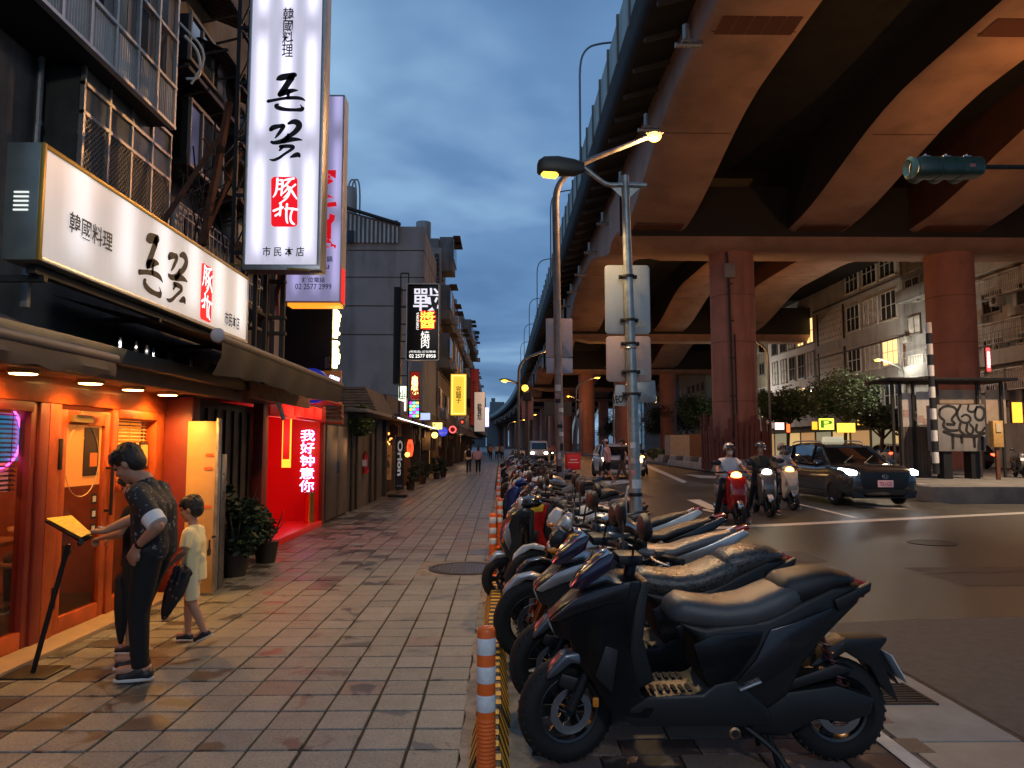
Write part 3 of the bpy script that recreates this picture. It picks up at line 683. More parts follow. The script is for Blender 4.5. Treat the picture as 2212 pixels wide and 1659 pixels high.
# door
dr = MB(); y0, y1 = 6.07, 6.85
for a in ((y0, y0 + .1, .03, 1.84), (y1 - .1, y1, .03, 1.84)): dr.bx(X0 - .02, X0 + .035, *a)
dr.bx(X0 - .02, X0 + .035, y0 + .1, y1 - .1, .03, .16); dr.bx(X0 - .02, X0 + .035, y0 + .1, y1 - .1, 1.72, 1.84)
door = dr.build('door', orangew, rf, bev=.006)
bp('door_glass', clear, X0, X0 + .008, y0 + .1, y1 - .1, .16, 1.2, 0, door)
film = M('frosted orange film', (.62, .24, .06), .5, emit=(1, .26, .03), es=.30)
bp('frosted_film', film, X0 - .004, X0 + .004, y0 + .1, y1 - .1, 1.2, 1.72, 0, door)
hb = MB(); hb.tube([(X0 + .09, y1 - .05, .92), (X0 + .09, y1 - .05, 1.38)], .016, 8); hb.bx(X0 + .03, X0 + .1, y1 - .06, y1 - .04, .95, .97); hb.bx(X0 + .03, X0 + .1, y1 - .06, y1 - .04, 1.33, 1.35); hb.build('handle', blackm, door)
hb = MB(); hb.bx(X0 + .04, X0 + .07, y0 + .12, y0 + .42, 1.74, 1.8); hb.bar((X0 + .1, y0 + .15, 1.82), (X0 + .1, y0 + .6, 1.83), .02); hb.build('door_closer', M('brass closer', (.4, .28, .1), .4, .6), door)
bp('hinge', blackm, X0 + .03, X0 + .06, y0 - .04, y0 + .01, 1.35, 1.6, .004, door); bp('hinge', blackm, X0 + .03, X0 + .06, y0 - .04, y0 + .01, .25, .42, .004, door)
# poster on the door and round logo ring
po_ = MB(); po_.bx(X0 + .006, X0 + .012, 6.47, 6.70, 1.28, 1.70); po = po_.build('poster', M('dark poster', (.02, .012, .01), .4), door)
text('POWER', (X0 + .013, 6.57, 1.56), (0, -.75, .6), (0, .6, .75), .24, .07, M('poster yellow', (.8, .45, .08), .5), 'poster_lettering', po)
text('夏沁涼\n啤酒', (X0 + .013, 6.585, 1.32), (0, -1, 0), (0, 0, 1), .17, .05, M('poster white', (.6, .5, .3), .5), 'poster_lettering', po)
b = MB(); b.bx(X0 + .012, X0 + .014, 6.56, 6.68, 1.36, 1.48); b.build('poster_picture', M('poster drink', (.6, .16, .03), .4), po)
b = MB(); c0 = Vector((X0 + .016, 6.44, 1.42)); b.tube([c0 + Vector((0, .26 * math.cos(t * math.pi / 24), .31 * math.sin(t * math.pi / 24))) for t in range(49)], .004, 4, cap=False); b.build('logo_ring', M('etched ring', (.75, .5, .25), .4), door)
for k in range(3): bp('sticker', blackm, X0 + .01, X0 + .014, 6.62, 6.70, 1.12 - k * .13 - .09, 1.12 - k * .13, 0, door); bp('sticker_code', white, X0 + .014, X0 + .016, 6.635, 6.685, 1.12 - k * .13 - .07, 1.12 - k * .13 - .02, 0, door)
# blinds
slat = M('blind slat', (.62, .45, .22), .45)
def blinds(y0, y1, z0, z1, x, n, mat, slatmat=slat):
    r_ = bp('blind_back', mat, x - .06, x - .05, y0, y1, z0, z1, 0)
    sm = MB(); sm.box((0, 0, 0), (.028, y1 - y0 - .02, .003), Matrix.Rotation(.45, 3, 'Y')); me = sm.mesh(slatmat, None, name='slat')
    for k in range(n):
        o = link('slat', me, rf); o.location = (x - X0, (y0 + y1) / 2 - 5.5, z0 + (z1 - z0) * (k + .5) / n)
    for y in (y0 + .08, (y0 + y1) / 2, y1 - .08): B(x + .014, x + .018, y - .002, y + .002, z0, z1).build('blind_cord', slatmat, rf)
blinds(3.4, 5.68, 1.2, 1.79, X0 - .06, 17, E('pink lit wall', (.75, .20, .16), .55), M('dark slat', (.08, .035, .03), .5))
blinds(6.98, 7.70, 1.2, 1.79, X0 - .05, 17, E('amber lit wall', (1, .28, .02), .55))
bp('poster_food', M('food poster', (.30, .07, .03), .5, var=.9, vs=28), X0 + .01, X0 + .016, 7.2, 7.42, 1.24, 1.55, 0)
for c_, r_ in (((7.36, 1.5), .035), ((7.33, 1.37), .045), ((7.25, 1.45), .05)):
    b = MB(); b.lathe([(r_, .0), (r_, .004), (r_ * .8, .005), (0, .003)], 16, (X0 + .016, c_[0], c_[1]), 'X'); b.build('printed_dish', M('printed dish', (.55, .13, .03), .5), rf)
nb = bp('notice_board', M('notice frame', (.05, .02, .01), .5), X0 + .01, X0 + .022, 7.44, 7.62, 1.3, 1.58, .003)
bp('notice_sheet', M('notice sheet', (.65, .45, .15), .5), X0 + .022, X0 + .025, 7.46, 7.6, 1.34, 1.55, 0, nb)
text('營業時間\nOPEN', (X0 + .026, 7.53, 1.45), (0, -1, 0), (0, 0, 1), .09, .09, M('faded print', (.2, .12, .05), .6), 'notice_lettering', nb)
# neon ring and teal screen in the first window
c0 = PX(-8, 942, X0 - .10); b = MB(); b.tube([c0 + Vector((0.03, .235 * math.cos(t * math.pi / 32), .235 * math.sin(t * math.pi / 32))) for t in range(65)], .008, 6, cap=False)
nr = wd_('neon_ring', 'round magenta neon ring glowing in front of the window blind', 'neon sign', (X0, 5, 0)); b.build('tube', E('magenta neon', (1, .05, .45), 9), nr)
a = PX(-60, 888, X0 - .09); c = PX(38, 995, X0 - .09); b = MB(); b.bx(X0 - .09, X0 - .085, min(a.y, c.y), max(a.y, c.y), c.z, a.z)
s_ = wd_('drink_poster', 'lit teal and blue poster inside the magenta neon ring', 'poster', (X0, 5, 0)); b.build('sheet', M('teal print', (.02, .2, .3), .4, var=.8, vs=14, emit=(.01, .22, .42), es=.8), s_)
text('FREE', (X0 - .08, 5.33, 1.58), (0, -1, 0), (0, 0, 1), .16, .05, E('pale neon', (.5, .9, 1), 1.2), 'lettering', s_)
# pendant lamp seen through the glass
pl_ = wd_('pendant_lamp', 'small dark pendant lamp with conical shade hanging in the restaurant window', 'lamp', (X0, 5.4, 0)); c = PX(75, 1000, X0 - .25); b = MB(); b.lathe([(.01, .1), (.02, .06), (.07, 0), (.068, 0)], 16, c); b.tube([c + Vector((0, 0, .1)), c + Vector((0, 0, .6))], .004, 5); b.build('shade', blackm, pl_)
b = MB(); b.sph(c, .02); b.build('bulb', lampw, pl_)
# interior room
inr = M('interior wall', (.34, .10, .05), .7, var=.3, vs=2)
ir = bp('interior_back_wall', inr, -6.6, -6.5, 2.5, 8.1, 0, 2.1, 0); bp('interior_floor', M('interior floor', (.09, .04, .025), .4), -6.6, X0 - .02, 2.5, 8.1, -.05, .004, 0); bp('interior_end_wall', inr, -6.6, X0 - .08, 8.0, 8.1, 0, 2.1, 0); bp('interior_ceiling', M('interior ceiling', (.05, .02, .012), .8), -6.6, X0 - .06, 2.5, 8.1, 2.1, 2.15, 0); bp('interior_end_wall', inr, -6.6, X0 - .08, 2.4, 2.5, 0, 2.1, 0)
for (x, y) in ((-4.5, 4.3), (-4.6, 6.4)):
    t_ = thing('dining_table', 'pale wooden table on a steel leg inside the restaurant ' + ('by the window' if y < 5 else 'behind the glass door'), 'table', (x, y, 0)); b = MB(); b.box((0, 0, .72), (.9, .7, .035)); b.build('tabletop', M('table wood', (.35, .16, .07), .4, var=.2), t_, bev=.006)
    b = MB(); b.cyl((0, 0, 0.02), (0, 0, .7), .03); b.cyl((0, 0, 0), (0, 0, .02), .22, n=20); b.build('leg', steel, t_)
    for k in (-1, 1):
        s_ = thing('stool', 'round stool with steel legs ' + ('on the near side' if k < 0 else 'on the far side') + (' of the window table' if y < 5 else ' of the table behind the door'), 'stool', (x + .1, y + k * .62, 0)); b = MB(); b.lathe([(.0, .47), (.15, .47), (.16, .45), (.15, .43), (0, .43)], 18); b.build('seat', M('stool wood', (.3, .17, .09), .5), s_)
        for q in range(4):
            a_ = q * math.pi / 2 + .7; b = MB(); b.tube([(.11 * math.cos(a_), .11 * math.sin(a_), .43), (.16 * math.cos(a_), .16 * math.sin(a_), 0)], .011, 6); b.build('leg', chrome, s_)
def point(name, loc, e, c=(1, .5, .15), r_=.05, par=None):
    ld = bpy.data.lights.new(name, 'POINT'); ld.energy = e; ld.color = c; ld.shadow_soft_size = r_; o = bpy.data.objects.new(name, ld); col.objects.link(o); o.location = loc
    return o
point('room_light', (-4.9, 4.6, 1.9), 42, (1, .33, .08), .12); point('room_light', (-4.9, 6.7, 1.9), 40, (1, .36, .1), .12)
# soffit with round lamps, gutter and eave
ev = wd_('eave', 'tan boarded eave over the restaurant front with a dark gutter', 'eave', (-3.3, 6, 2.1))
for k in range(10):
    y = 3.0 + k * .55; b = MB(); b.bx(X0 + .06, -3.06, y + .004, y + .546, 2.08, 2.12); b.build('soffit_board', tanb, ev, bev=.004)
b = MB(); b.bx(-3.06, -2.98, 3.0, 8.6, 2.05, 2.2); b.build('fascia_board', M('eave board', (.2, .13, .08), .7, var=.3, vs=3), ev, bev=.006)
b = MB(); b.bx(-2.98, -2.86, 3.0, 9.8, 2.16, 2.28); b.build('gutter', M('grey gutter', (.1, .1, .09), .5, .3, var=.3), ev, bev=.01)
spots = [(5.2, 'nearest'), (6.05, 'second'), (6.75, 'third'), (7.45, 'farthest')]
for i, (y, w1) in enumerate(spots):
    t_ = thing('ceiling_lamp', w1 + ' of the four flat round lamps under the restaurant eave', 'lamp', (-3.33, y, 2.08), group='lamps under the restaurant eave')
    MB().lathe([(0, 0), (.10, 0), (.10, -.03), (.088, -.035)], 24).build('housing', M('lamp rim', (.55, .4, .2), .5), t_); MB().lathe([(.088, -.034), (.08, -.04), (0, -.04)], 24).build('diffuser', E('amber diffuser', (1, .55, .16), 22 if i in (0, 2) else 12), t_)
    ld = bpy.data.lights.new('lamp_light', 'SPOT'); ld.energy = (22, 26, 42, 80)[i]; ld.color = (1, .44, .09); ld.spot_size = R(160); ld.spot_blend = .5; ld.shadow_soft_size = .08; o = bpy.data.objects.new('lamp_light', ld); col.objects.link(o); o.location = (-3.33, y, 2.03)
# pier and lit board
pw = wd_('side_pier', 'dark red pier standing out at the far end of the restaurant front', 'pier', (-3.3, 8, 0)); B(X0 - .1, -3.27, 7.92, 8.12, 0, 2.06).build('body', redw, pw, bev=.01)
pn = wd_('metal_cabinet_door', 'tall pale board glowing orange beside the dark red pier, behind the boy', 'board', (-3.1, 7.9, 0)); a = P(408, 910, 7.85); c = P(458, 1290, 7.85); B(a.x, c.x, 7.83, 7.87, .03, a.z).build('panel', M('cream board', (.50, .31, .12), .45, var=.2, vs=2, dirt=.2), pn, bev=.004); B(c.x, c.x + .03, 7.82, 7.90, .03, a.z + .03).build('edge_strip', steel, pn, bev=.003)
for k, (px, py) in enumerate(((452, 983), (449, 1012), (447, 1095))):
    q = P(px, py, 7.82); B(q.x - .04, q.x + .04, 7.822, 7.829, q.z - .015, q.z + .015).build('sticker', M('sticker orange', (.6, .12, .03), .5), pn)

# ------------------------------------------------------------------ light boxes
def lightbox_mat(name, axis, per, gap, c0_=(.80, .78, .95), s0_=.62, s1_=1.35, off=0.0):
    m = bpy.data.materials.new(name); m.use_nodes = True; t = m.node_tree; n = t.nodes; l = t.links; b = n['Principled BSDF']; b.inputs['Base Color'].default_value = (.7, .7, .7, 1); b.inputs['Roughness'].default_value = .35
    tc_ = n.new('ShaderNodeTexCoord'); s_ = n.new('ShaderNodeSeparateXYZ'); l.new(tc_.outputs['Object'], s_.inputs[0]); u = s_.outputs[axis]; v = s_.outputs[2]
    # fluorescent tubes behind the sheet: a row across, repeated up the box
    fu = mth('ABSOLUTE', mth('COSINE', mth('MULTIPLY', mth('ADD', u, off, tree=t), math.pi / per, tree=t), tree=t), tree=t); fu = mth('POWER', fu, 3.0, tree=t)
    fv = mth('ABSOLUTE', mth('COSINE', mth('MULTIPLY', v, math.pi / gap, tree=t), tree=t), tree=t); fv = mth('SUBTRACT', 1, mth('POWER', fv, 10.0, tree=t), tree=t)
    k = mth('MULTIPLY', fu, fv, tree=t); ns = n.new('ShaderNodeTexNoise'); ns.inputs['Scale'].default_value = 5; mp = n.new('ShaderNodeMapping'); mp.inputs['Scale'].default_value = (4, 4, .3); l.new(tc_.outputs['Object'], mp.inputs[0]); l.new(mp.outputs[0], ns.inputs['Vector'])
    st_ = mth('MULTIPLY', mth('ADD', s0_, mth('MULTIPLY', k, s1_ - s0_, tree=t), tree=t), mth('ADD', .84, mth('MULTIPLY', ns.outputs[0], .32, tree=t), tree=t), tree=t)
    b.inputs['Emission Color'].default_value = (*c0_, 1); l.new(st_, b.inputs['Emission Strength']); return m
ink = M('black lettering', (.008, .008, .008), .6)
redseal = M('red seal sheet', (.5, .01, .015), .5, emit=(.75, .004, .01), es=.85)
whitel = M('white lettering', (.8, .8, .8), .5, emit=(.95, .9, .95), es=.95)
GLYPH = [[(1725, 494, 6), (1735, 488, 13), (1760, 480, 16), (1800, 472, 14), (1833, 466, 12)], [(1815, 480, 16), (1790, 520, 14), (1765, 560, 15), (1742, 588, 13)], [(1745, 585, 13), (1790, 570, 13), (1825, 562, 9), (1855, 562, 2)], [(1800, 565, 6), (1792, 590, 8), (1795, 612, 7)],
 [(1668, 630, 8), (1700, 624, 7), (1760, 612, 7), (1830, 607, 9), (1875, 612, 8), (1897, 625, 3)], [(1732, 648, 4), (1716, 655, 9), (1722, 668, 11), (1770, 682, 9), (1840, 684, 7), (1880, 682, 11), (1888, 672, 5)], [(1868, 650, 2), (1878, 665, 4), (1887, 674, 6)],
 [(1685, 806, 10), (1700, 792, 13), (1740, 784, 9), (1768, 780, 10), (1757, 800, 9), (1732, 835, 8), (1712, 858, 3)], [(1795, 768, 6), (1830, 754, 13), (1862, 768, 15), (1860, 795, 14), (1825, 832, 11), (1790, 850, 10), (1765, 878, 12), (1705, 890, 9), (1690, 884, 7)],
 [(1760, 880, 11), (1805, 868, 12), (1850, 866, 8), (1882, 872, 2)], [(1792, 835, 5), (1788, 865, 9)], [(1745, 912, 9), (1790, 908, 9), (1830, 912, 9), (1815, 930, 7), (1770, 958, 6), (1735, 985, 7), (1700, 998, 7), (1676, 992, 2)], [(1740, 935, 5), (1752, 922, 6), (1765, 912, 5)],
 [(1808, 978, 4), (1835, 966, 11), (1856, 960, 12), (1862, 972, 7)]]
SEAL = [[(1727, 1112, 6), (1724, 1160, 5), (1716, 1205, 5), (1698, 1228, 2)], [(1742, 1122, 4), (1760, 1120, 6), (1755, 1170, 5), (1750, 1215, 4)], [(1727, 1147, 4), (1752, 1144, 4)], [(1724, 1178, 4), (1750, 1176, 4)], [(1765, 1122, 3), (1790, 1116, 5), (1828, 1110, 5)], [(1806, 1118, 5), (1782, 1148, 5), (1758, 1168, 3)],
 [(1783, 1148, 4), (1803, 1180, 6), (1795, 1220, 5), (1765, 1250, 4), (1735, 1266, 2)], [(1795, 1165, 4), (1775, 1190, 4), (1757, 1206, 2)], [(1802, 1190, 4), (1782, 1216, 4), (1762, 1232, 2)], [(1803, 1165, 4), (1825, 1205, 6), (1846, 1237, 3)], [(1838, 1148, 4), (1822, 1162, 4), (1806, 1176, 3)],
 [(1702, 1312, 5), (1730, 1300, 5), (1760, 1290, 5)], [(1747, 1268, 5), (1745, 1300, 5), (1741, 1340, 5)], [(1714, 1342, 5), (1728, 1332, 4), (1744, 1322, 4)], [(1786, 1270, 5), (1781, 1320, 5), (1782, 1372, 5), (1790, 1388, 3)], [(1772, 1300, 3), (1800, 1296, 5), (1848, 1304, 5)], [(1822, 1298, 4), (1808, 1335, 5), (1806, 1370, 5), (1822, 1392, 6), (1836, 1396, 2)]]
def seal(par, f, off):
    b = MB(); x0, x1, y0, y1, r_ = 1687, 1851, 1100, 1411, 24; pts = []
    for cx, cy, a0 in ((x1 - r_, y0 + r_, -90), (x1 - r_, y1 - r_, 0), (x0 + r_, y1 - r_, 90), (x0 + r_, y0 + r_, 180)):
        for k in range(6): a_ = R(a0 + k * 18); pts.append(f(cx + r_ * math.cos(a_), cy + r_ * math.sin(a_), off))
    b.add(pts, [tuple(range(len(pts)))]); o = b.build('red_seal', redseal, par, smooth=False, fixn=False)
    b = MB()
    for s_ in SEAL: stroke(b, s_, lambda x, y: f(x, y, off * 1.6))
    b.build('seal_lettering', whitel, par, smooth=False, fixn=False)
# vertical sign
VD = 9.0
vsn = wd_('vertical_light_box', 'tall white upright light box sign with black Korean brush lettering and red seal', 'sign', P(615, 580, VD + .13))
a = P(541, 0, VD); c = P(692, 577, VD); zt = a.z + 1.3; vx0, vx1, vz0 = a.x, c.x, c.z
b = MB(); b.bx(vx0, vx1, VD + .01, VD + .30, vz0 - .03, zt); b.build('case', M('sign case', (.33, .33, .32), .4, .4, var=.15, vs=2, dirt=.3), vsn, bev=.008)
vm = lightbox_mat('upright lightbox sheet', 0, .31, 1.55, (.80, .76, .97), .42, 1.15)
b = MB(); b.bx(vx0 + .035, vx1 - .045, VD - .004, VD + .012, vz0 + .03, zt - .05); b.build('lit_sheet', vm, vsn, smooth=False)
b = MB(); b.bx(vx0, vx0 + .035, VD - .012, VD + .01, vz0 - .03, zt); b.bx(vx1 - .045, vx1, VD - .012, VD + .01, vz0 - .03, zt); b.bx(vx0, vx1, VD - .014, VD + .01, vz0 - .04, vz0 + .03); b.build('frame', alu, vsn, bev=.004)
def fv(x, y, off=.003): q = P(x * .34718, y * .34718, VD - .004 - off); return q
for gs2 in (GLYPH[:7], GLYPH[7:]):
    b = MB()
    for s_ in gs2: stroke(b, s_, lambda x, y: fv(x, y))
    b.build('brush_character', ink, vsn, smooth=False, fixn=False)
seal(vsn, fv, .003)
q0, q1 = fv(1762, 48), fv(1822, 355); text('韓\n國\n料\n理', (q0 + q1) / 2, (1, 0, 0), (0, 0, 1), abs(q1.x - q0.x), abs(q1.z - q0.z), ink, 'lettering', vsn, bold=.012)
q0, q1 = fv(1635, 1535), fv(1892, 1596); text('市 民 本 店', (q0 + q1) / 2, (1, 0, 0), (0, 0, 1), abs(q1.x - q0.x), abs(q1.z - q0.z), ink, 'lettering', vsn, bold=.012)
b = MB(); b.bar(P(495, 571, 9.1), P(668, 584, 8.96), .025); b.build('bracket_tube', M('brass tube', (.5, .36, .08), .35, .8), vsn)
# steel frame that carries it
sf = wd_('lattice_tower', 'black steel lattice frame standing behind the upright white sign', 'frame', P(560, 700, 9.6))
for x in (-3.42, -3.12):
    for y in (9.35, 9.75): B(x - .025, x + .025, y - .025, y + .025, 2.3, 9.6).build('upright', blackm, sf)
zz_ = 2.5
while zz_ < 9.5:
    b = MB(); b.bx(-3.44, -3.10, 9.33, 9.37, zz_ - .02, zz_ + .02); b.bx(-3.44, -3.10, 9.73, 9.77, zz_ - .02, zz_ + .02); b.bx(-3.44, -3.40, 9.37, 9.73, zz_ - .02, zz_ + .02); b.bx(-3.14, -3.10, 9.37, 9.73, zz_ - .02, zz_ + .02); b.bar((-3.42, 9.35, zz_), (-3.12, 9.35, zz_ + .74), .02); b.build('rung', blackm, sf); zz_ += .75
f2 = wd_('grey_bracket_frame', 'grey steel bracket frame with red strapping hanging below the upright sign', 'frame', P(596, 690, 10))
for px in (579, 613): a = P(px, 560, 10); c = P(px, 790, 10); B(a.x - .03, a.x + .03, 9.98, 10.04, c.z, a.z).build('upright', darkm, f2)
for py in (608, 686, 720): a = P(575, py, 10); c = P(617, py, 10); B(a.x, c.x, 9.96, 10.06, a.z - .02, a.z + .02).build('crossbar', darkm, f2)
b = MB()
for k in range(4): b.tube([P(602 + k * 3, 592, 10.1), P(594 + k * 2, 640, 10.08), P(598 + k * 1.5, 688, 10.1)], .012, 6)
b.build('strap', M('faded red strap', (.5, .12, .08), .6), f2); b = MB(); b.bar(P(610, 690, 10.1), P(608, 780, 10.1), .025); b.build('strap', M('orange pipe', (.5, .2, .08), .6), f2)
# horizontal light box, parallel to the street
HX = -2.85; hs = wd_('long_light_box', 'long white light box sign over the restaurant with black Korean brush lettering and red seal', 'sign', (HX, 6.4, 2.7))
hy0, hy1, hz0, hz1 = 4.52, 8.29, 2.685, 3.43
B(HX - .22, HX - .01, hy0, hy1, hz0, hz1).build('case', M('zinc sign case', (.22, .235, .205), .4, .5, var=.2, vs=3, dirt=.3), hs, bev=.006)
hm = lightbox_mat('long lightbox sheet', 1, .62, 1.0, (.80, .80, .84), .27, .68, .2)
b = MB(); b.quad((HX, hy0 + .03, hz0 + .03), (HX, hy1 - .03, hz0 + .03), (HX, hy1 - .03, hz1 - .03), (HX, hy0 + .03, hz1 - .03)); b.build('lit_sheet', hm, hs, smooth=False, fixn=False)
yf = M('yellowed brass edge', (.42, .27, .05), .4, .5)
b = MB(); b.bx(HX - .012, HX + .012, hy0, hy0 + .03, hz0, hz1); b.bx(HX - .012, HX + .012, hy0 + .03, hy1, hz1 - .03, hz1); b.build('frame', yf, hs, bev=.003)
b = MB(); b.bx(HX - .012, HX + .012, hy0 + .03, hy1, hz0, hz0 + .03); b.bx(HX - .012, HX + .012, hy1 - .03, hy1, hz0 + .03, hz1 - .03); b.build('frame', alu, hs, bev=.003)
for k in range(5): B(HX - .16, HX - .07, hy0 - .006, hy0 + .002, hz0 + .42 - k * .028, hz0 + .43 - k * .028).build('vent_slot', E('vent glow', (.8, .85, .8), .8), hs)
def hq(px, py, off=.004): return PX(px, py, HX + off)
def htext(s, x0, x1, ya, yb, mat=ink, bold=.02):   # corners read on the photo: left x, right x, top y, bottom y at the middle
    a = hq((x0 + x1) / 2, ya); c = hq((x0 + x1) / 2, yb); l_ = hq(x0, (ya + yb) / 2); r_ = hq(x1, (ya + yb) / 2)
    return text(s, (HX + .004, (l_.y + r_.y) / 2, (a.z + c.z) / 2), (0, 1, 0), (0, 0, 1), abs(r_.y - l_.y), abs(a.z - c.z), mat, 'lettering', hs, bold=bold)
htext('韓國料理', 148, 243, 479, 523, bold=.012); htext('市民本店', 485, 517, 678, 708, bold=.01)
hg = {}
def fmap(bx_, rect):
    (x0, x1, y0, y1) = bx_; (ya, yb, za, zb_) = rect
    return lambda x, y, off=.004: Vector((HX + off, ya + (yb - ya) * (x - x0) / (x1 - x0), za + (zb_ - za) * (y - y0) / (y1 - y0)))
l_, r_ = hq(300, 560).y, hq(353, 580).y; t_, bt = hq(328, 505).z, hq(328, 640).z
f1 = fmap((1660, 1900, 460, 700), (l_, r_, t_, bt))
b = MB()
for s_ in GLYPH[:7]: stroke(b, s_, lambda x, y: f1(x, y))
l_, r_ = hq(360, 600).y, hq(406, 600).y; t_, bt = hq(384, 538).z, hq(384, 664).z
b.build('brush_character', ink, hs, smooth=False, fixn=False); b = MB()
f2_ = fmap((1670, 1885, 745, 1010), (l_, r_, t_, bt))
for s_ in GLYPH[7:]: stroke(b, s_, lambda x, y: f2_(x, y))
b.build('brush_character', ink, hs, smooth=False, fixn=False)
l_, r_ = hq(434, 630).y, hq(458, 630).y; t_, bt = hq(446, 572).z, hq(446, 694).z
seal(hs, fmap((1687, 1851, 1100, 1411), (l_, r_, t_, bt)), .004)
b = MB(); b.bx(HX - .13, HX - .07, hy0 + .1, hy1, hz0 - .06, hz0 - .01)
for y in (4.7, 6.3, 8.0): b.bx(-5.0, HX - .05, y - .02, y + .02, hz0 - .1, hz0 - .06)
b.build('support_rail', darkm, hs)
q = hq(128, 602, -.1); b = MB(); b.box((q.x, q.y, q.z), (.05, .22, .03)); b.build('under_lamp', E('cold lamp', (.9, .95, 1), 8), hs)
pl2 = M('bracket plate', (.3, .3, .28), .5, .5)
b = MB(); q = P(62, 600, 4.9); b.bx(q.x - .04, q.x + .01, 4.88, 4.92, q.z - .2, q.z + .16); b.build('bracket_plate', pl2, hs, bev=.005)
# lilac upright sign behind
LD = 12.6; ls = wd_('lilac_light_box', 'tall lilac upright light box with red characters and phone number behind the white one', 'sign', P(680, 650, LD))
a = P(620, 203, LD); c = P(736, 654, LD)
B(a.x, c.x, LD + .01, LD + .36, c.z, a.z).build('case', M('pale sign case', (.4, .4, .4), .4, .3, dirt=.3, var=.1), ls, bev=.008)
lm = lightbox_mat('lilac lightbox sheet', 0, .34, 1.5, (.42, .37, .70), .32, .75)
B(a.x + .02, c.x - .03, LD - .004, LD + .012, c.z + .03, a.z - .04).build('lit_sheet', lm, ls, smooth=False)
blu = M('navy lettering', (.02, .015, .08), .5); redl = M('red lettering', (.5, .01, .02), .5, emit=(.6, .004, .01), es=.7)
def ltext(s, x0, x1, y0, y1, mat, bold=.01, par=ls, D=LD - .006, nm='lettering'):
    a_ = P(x0, y0, D); c_ = P(x1, y1, D); return text(s, (a_ + c_) / 2, (1, 0, 0), (0, 0, 1), abs(c_.x - a_.x), abs(c_.z - a_.z), mat, nm, par, bold=bold)
ltext('訂位電話', 653, 702, 599, 610, blu); ltext('02 2577 2999', 638, 716, 613, 625, blu, .0); ltext('火鍋', 693, 718, 553, 566, blu); ltext('Hu', 688, 711, 568, 581, M('crimson lettering', (.25, .01, .06), .5), .01)
ltext('家\n七\n鬼', 640, 728, 360, 545, redl, .03)
B(c.x - .012, c.x + .004, LD + .012, LD + .3, c.z + .02, c.z + .62).build('side_sheet', redseal, ls)
b = MB(); b.bx(a.x + .1, c.x - .02, LD, LD + .3, c.z - .05, c.z - .005); b.build('tube_strip', E('orange tube', (1, .30, .02), 1.1), ls)
q = P(738, 497, LD + .1); b = MB(); b.sph((q.x, LD + .1, q.z), .018); b.build('indicator_lamp', E('indicator', (1, .9, .6), 10), ls)
# black board with glowing edge letters
bd = wd_('black_signboard', 'black upright signboard with glowing yellow letters on its street edge', 'sign', P(670, 800, 14)); a = P(617, 662, 14); c = P(716, 800, 14); B(a.x, c.x, 14, 14.3, c.z, a.z).build('board', blackm, bd, bev=.005)
yn = E('yellow white neon', (1, .72, .25), 9)
pr = random.Random(4)
for k in range(2):
    z1_, z0_ = (P(720, 668 + k * 64, 14).z, P(720, 728 + k * 66, 14).z)
    b = MB(); zz_ = z0_
    while zz_ < z1_ - .04:
        h = pr.uniform(.05, .1); b.bx(c.x + .01, c.x + pr.uniform(.07, .12), 13.98 + pr.uniform(0, .05), 14.2 + pr.uniform(-.08, .1), zz_, min(z1_, zz_ + h)); zz_ += h + .012
    b.build('edge_letter', yn, bd, bev=.008)
ltext('成都川菜', 702, 712, 770, 797, M('dim lettering', (.3, .28, .25), .6), .01, bd, 13.99)
cs = wd_('small_neon_sign', 'small blue white neon sign reading CHENGDU under the black signboard', 'sign', P(720, 815, 14)); a = P(700, 800, 14.05); c = P(736, 832, 14.05); B(a.x, c.x, 14.05, 14.15, c.z, a.z).build('board', M('neon board', (.02, .02, .05), .5, emit=(.5, .15, .01), es=.2), cs)
text('CHENGDU', P(722, 818, 14.03), (1, 0, -.35), (.35, 0, 1), .2, .10, E('blue white neon', (.7, .75, 1), 3), 'lettering', cs)
# round blue sign
rd = wd_('round_sign', 'round blue sign with white lettering half hidden by the dark awning', 'sign', P(672, 833, 12)); q = P(672, 833, 12); MB().lathe([(.285, 0), (.285, -.1), (.27, -.11), (0, -.11)], 40, (q.x, 12.1, q.z), 'Y').build('disc', M('blue sign sheet', (.01, .015, .2), .4, emit=(.01, .02, .35), es=.45), rd)
ltext('台灣代駕', 650, 697, 843, 853, M('sign white', (.4, .42, .7), .5), .01, rd, 11.985); ltext('twdd.tw', 664, 680, 859, 864, M('sign white', (.4, .42, .7), .5), .0, rd, 11.985)
# awnings
canvas = M('brown canvas', (.10, .072, .058), .75, var=.2, vs=3, bump=.2, bs=120); canvd = M('dark canvas', (.018, .014, .012), .75, var=.25, vs=3, bump=.25, bs=90)
aw = wd_('brown_awning', 'rolled out brown canvas awning over the left end of the restaurant', 'awning', (-3.1, 4, 2.1))
b = MB(); n_ = 26; ry = [3.0 + 2.02 * k / n_ for k in range(n_ + 1)]
b.loft([[Vector((-3.62, y, 2.53 + .01 * math.sin(y * 9))) for y in ry], [Vector((-3.1, y, 2.31 - .03 * math.sin((y - 3) / 2.02 * math.pi) + .008 * math.sin(y * 14))) for y in ry], [Vector((-2.63, y, 2.145)) for y in ry]], cap=False, closed=False); b.build('sheet', canvas, aw, fixn=False)
MB().tube([(-2.61, 3.0, 2.13), (-2.61, 5.03, 2.13)], .032, 12).build('front_bar', M('bar canvas', (.2, .15, .12), .6), aw)
b = MB(); b.loft([[Vector((-2.60, y, 2.11)) for y in ry], [Vector((-2.585 + .012 * math.sin(y * 7), y, 2.04)) for y in ry], [Vector((-2.6, y, 1.99 + .012 * math.sin(y * 17) + .03 * max(0, (y - 4.4)))) for y in ry]], cap=False, closed=False); b.build('valance', canvas, aw, fixn=False)
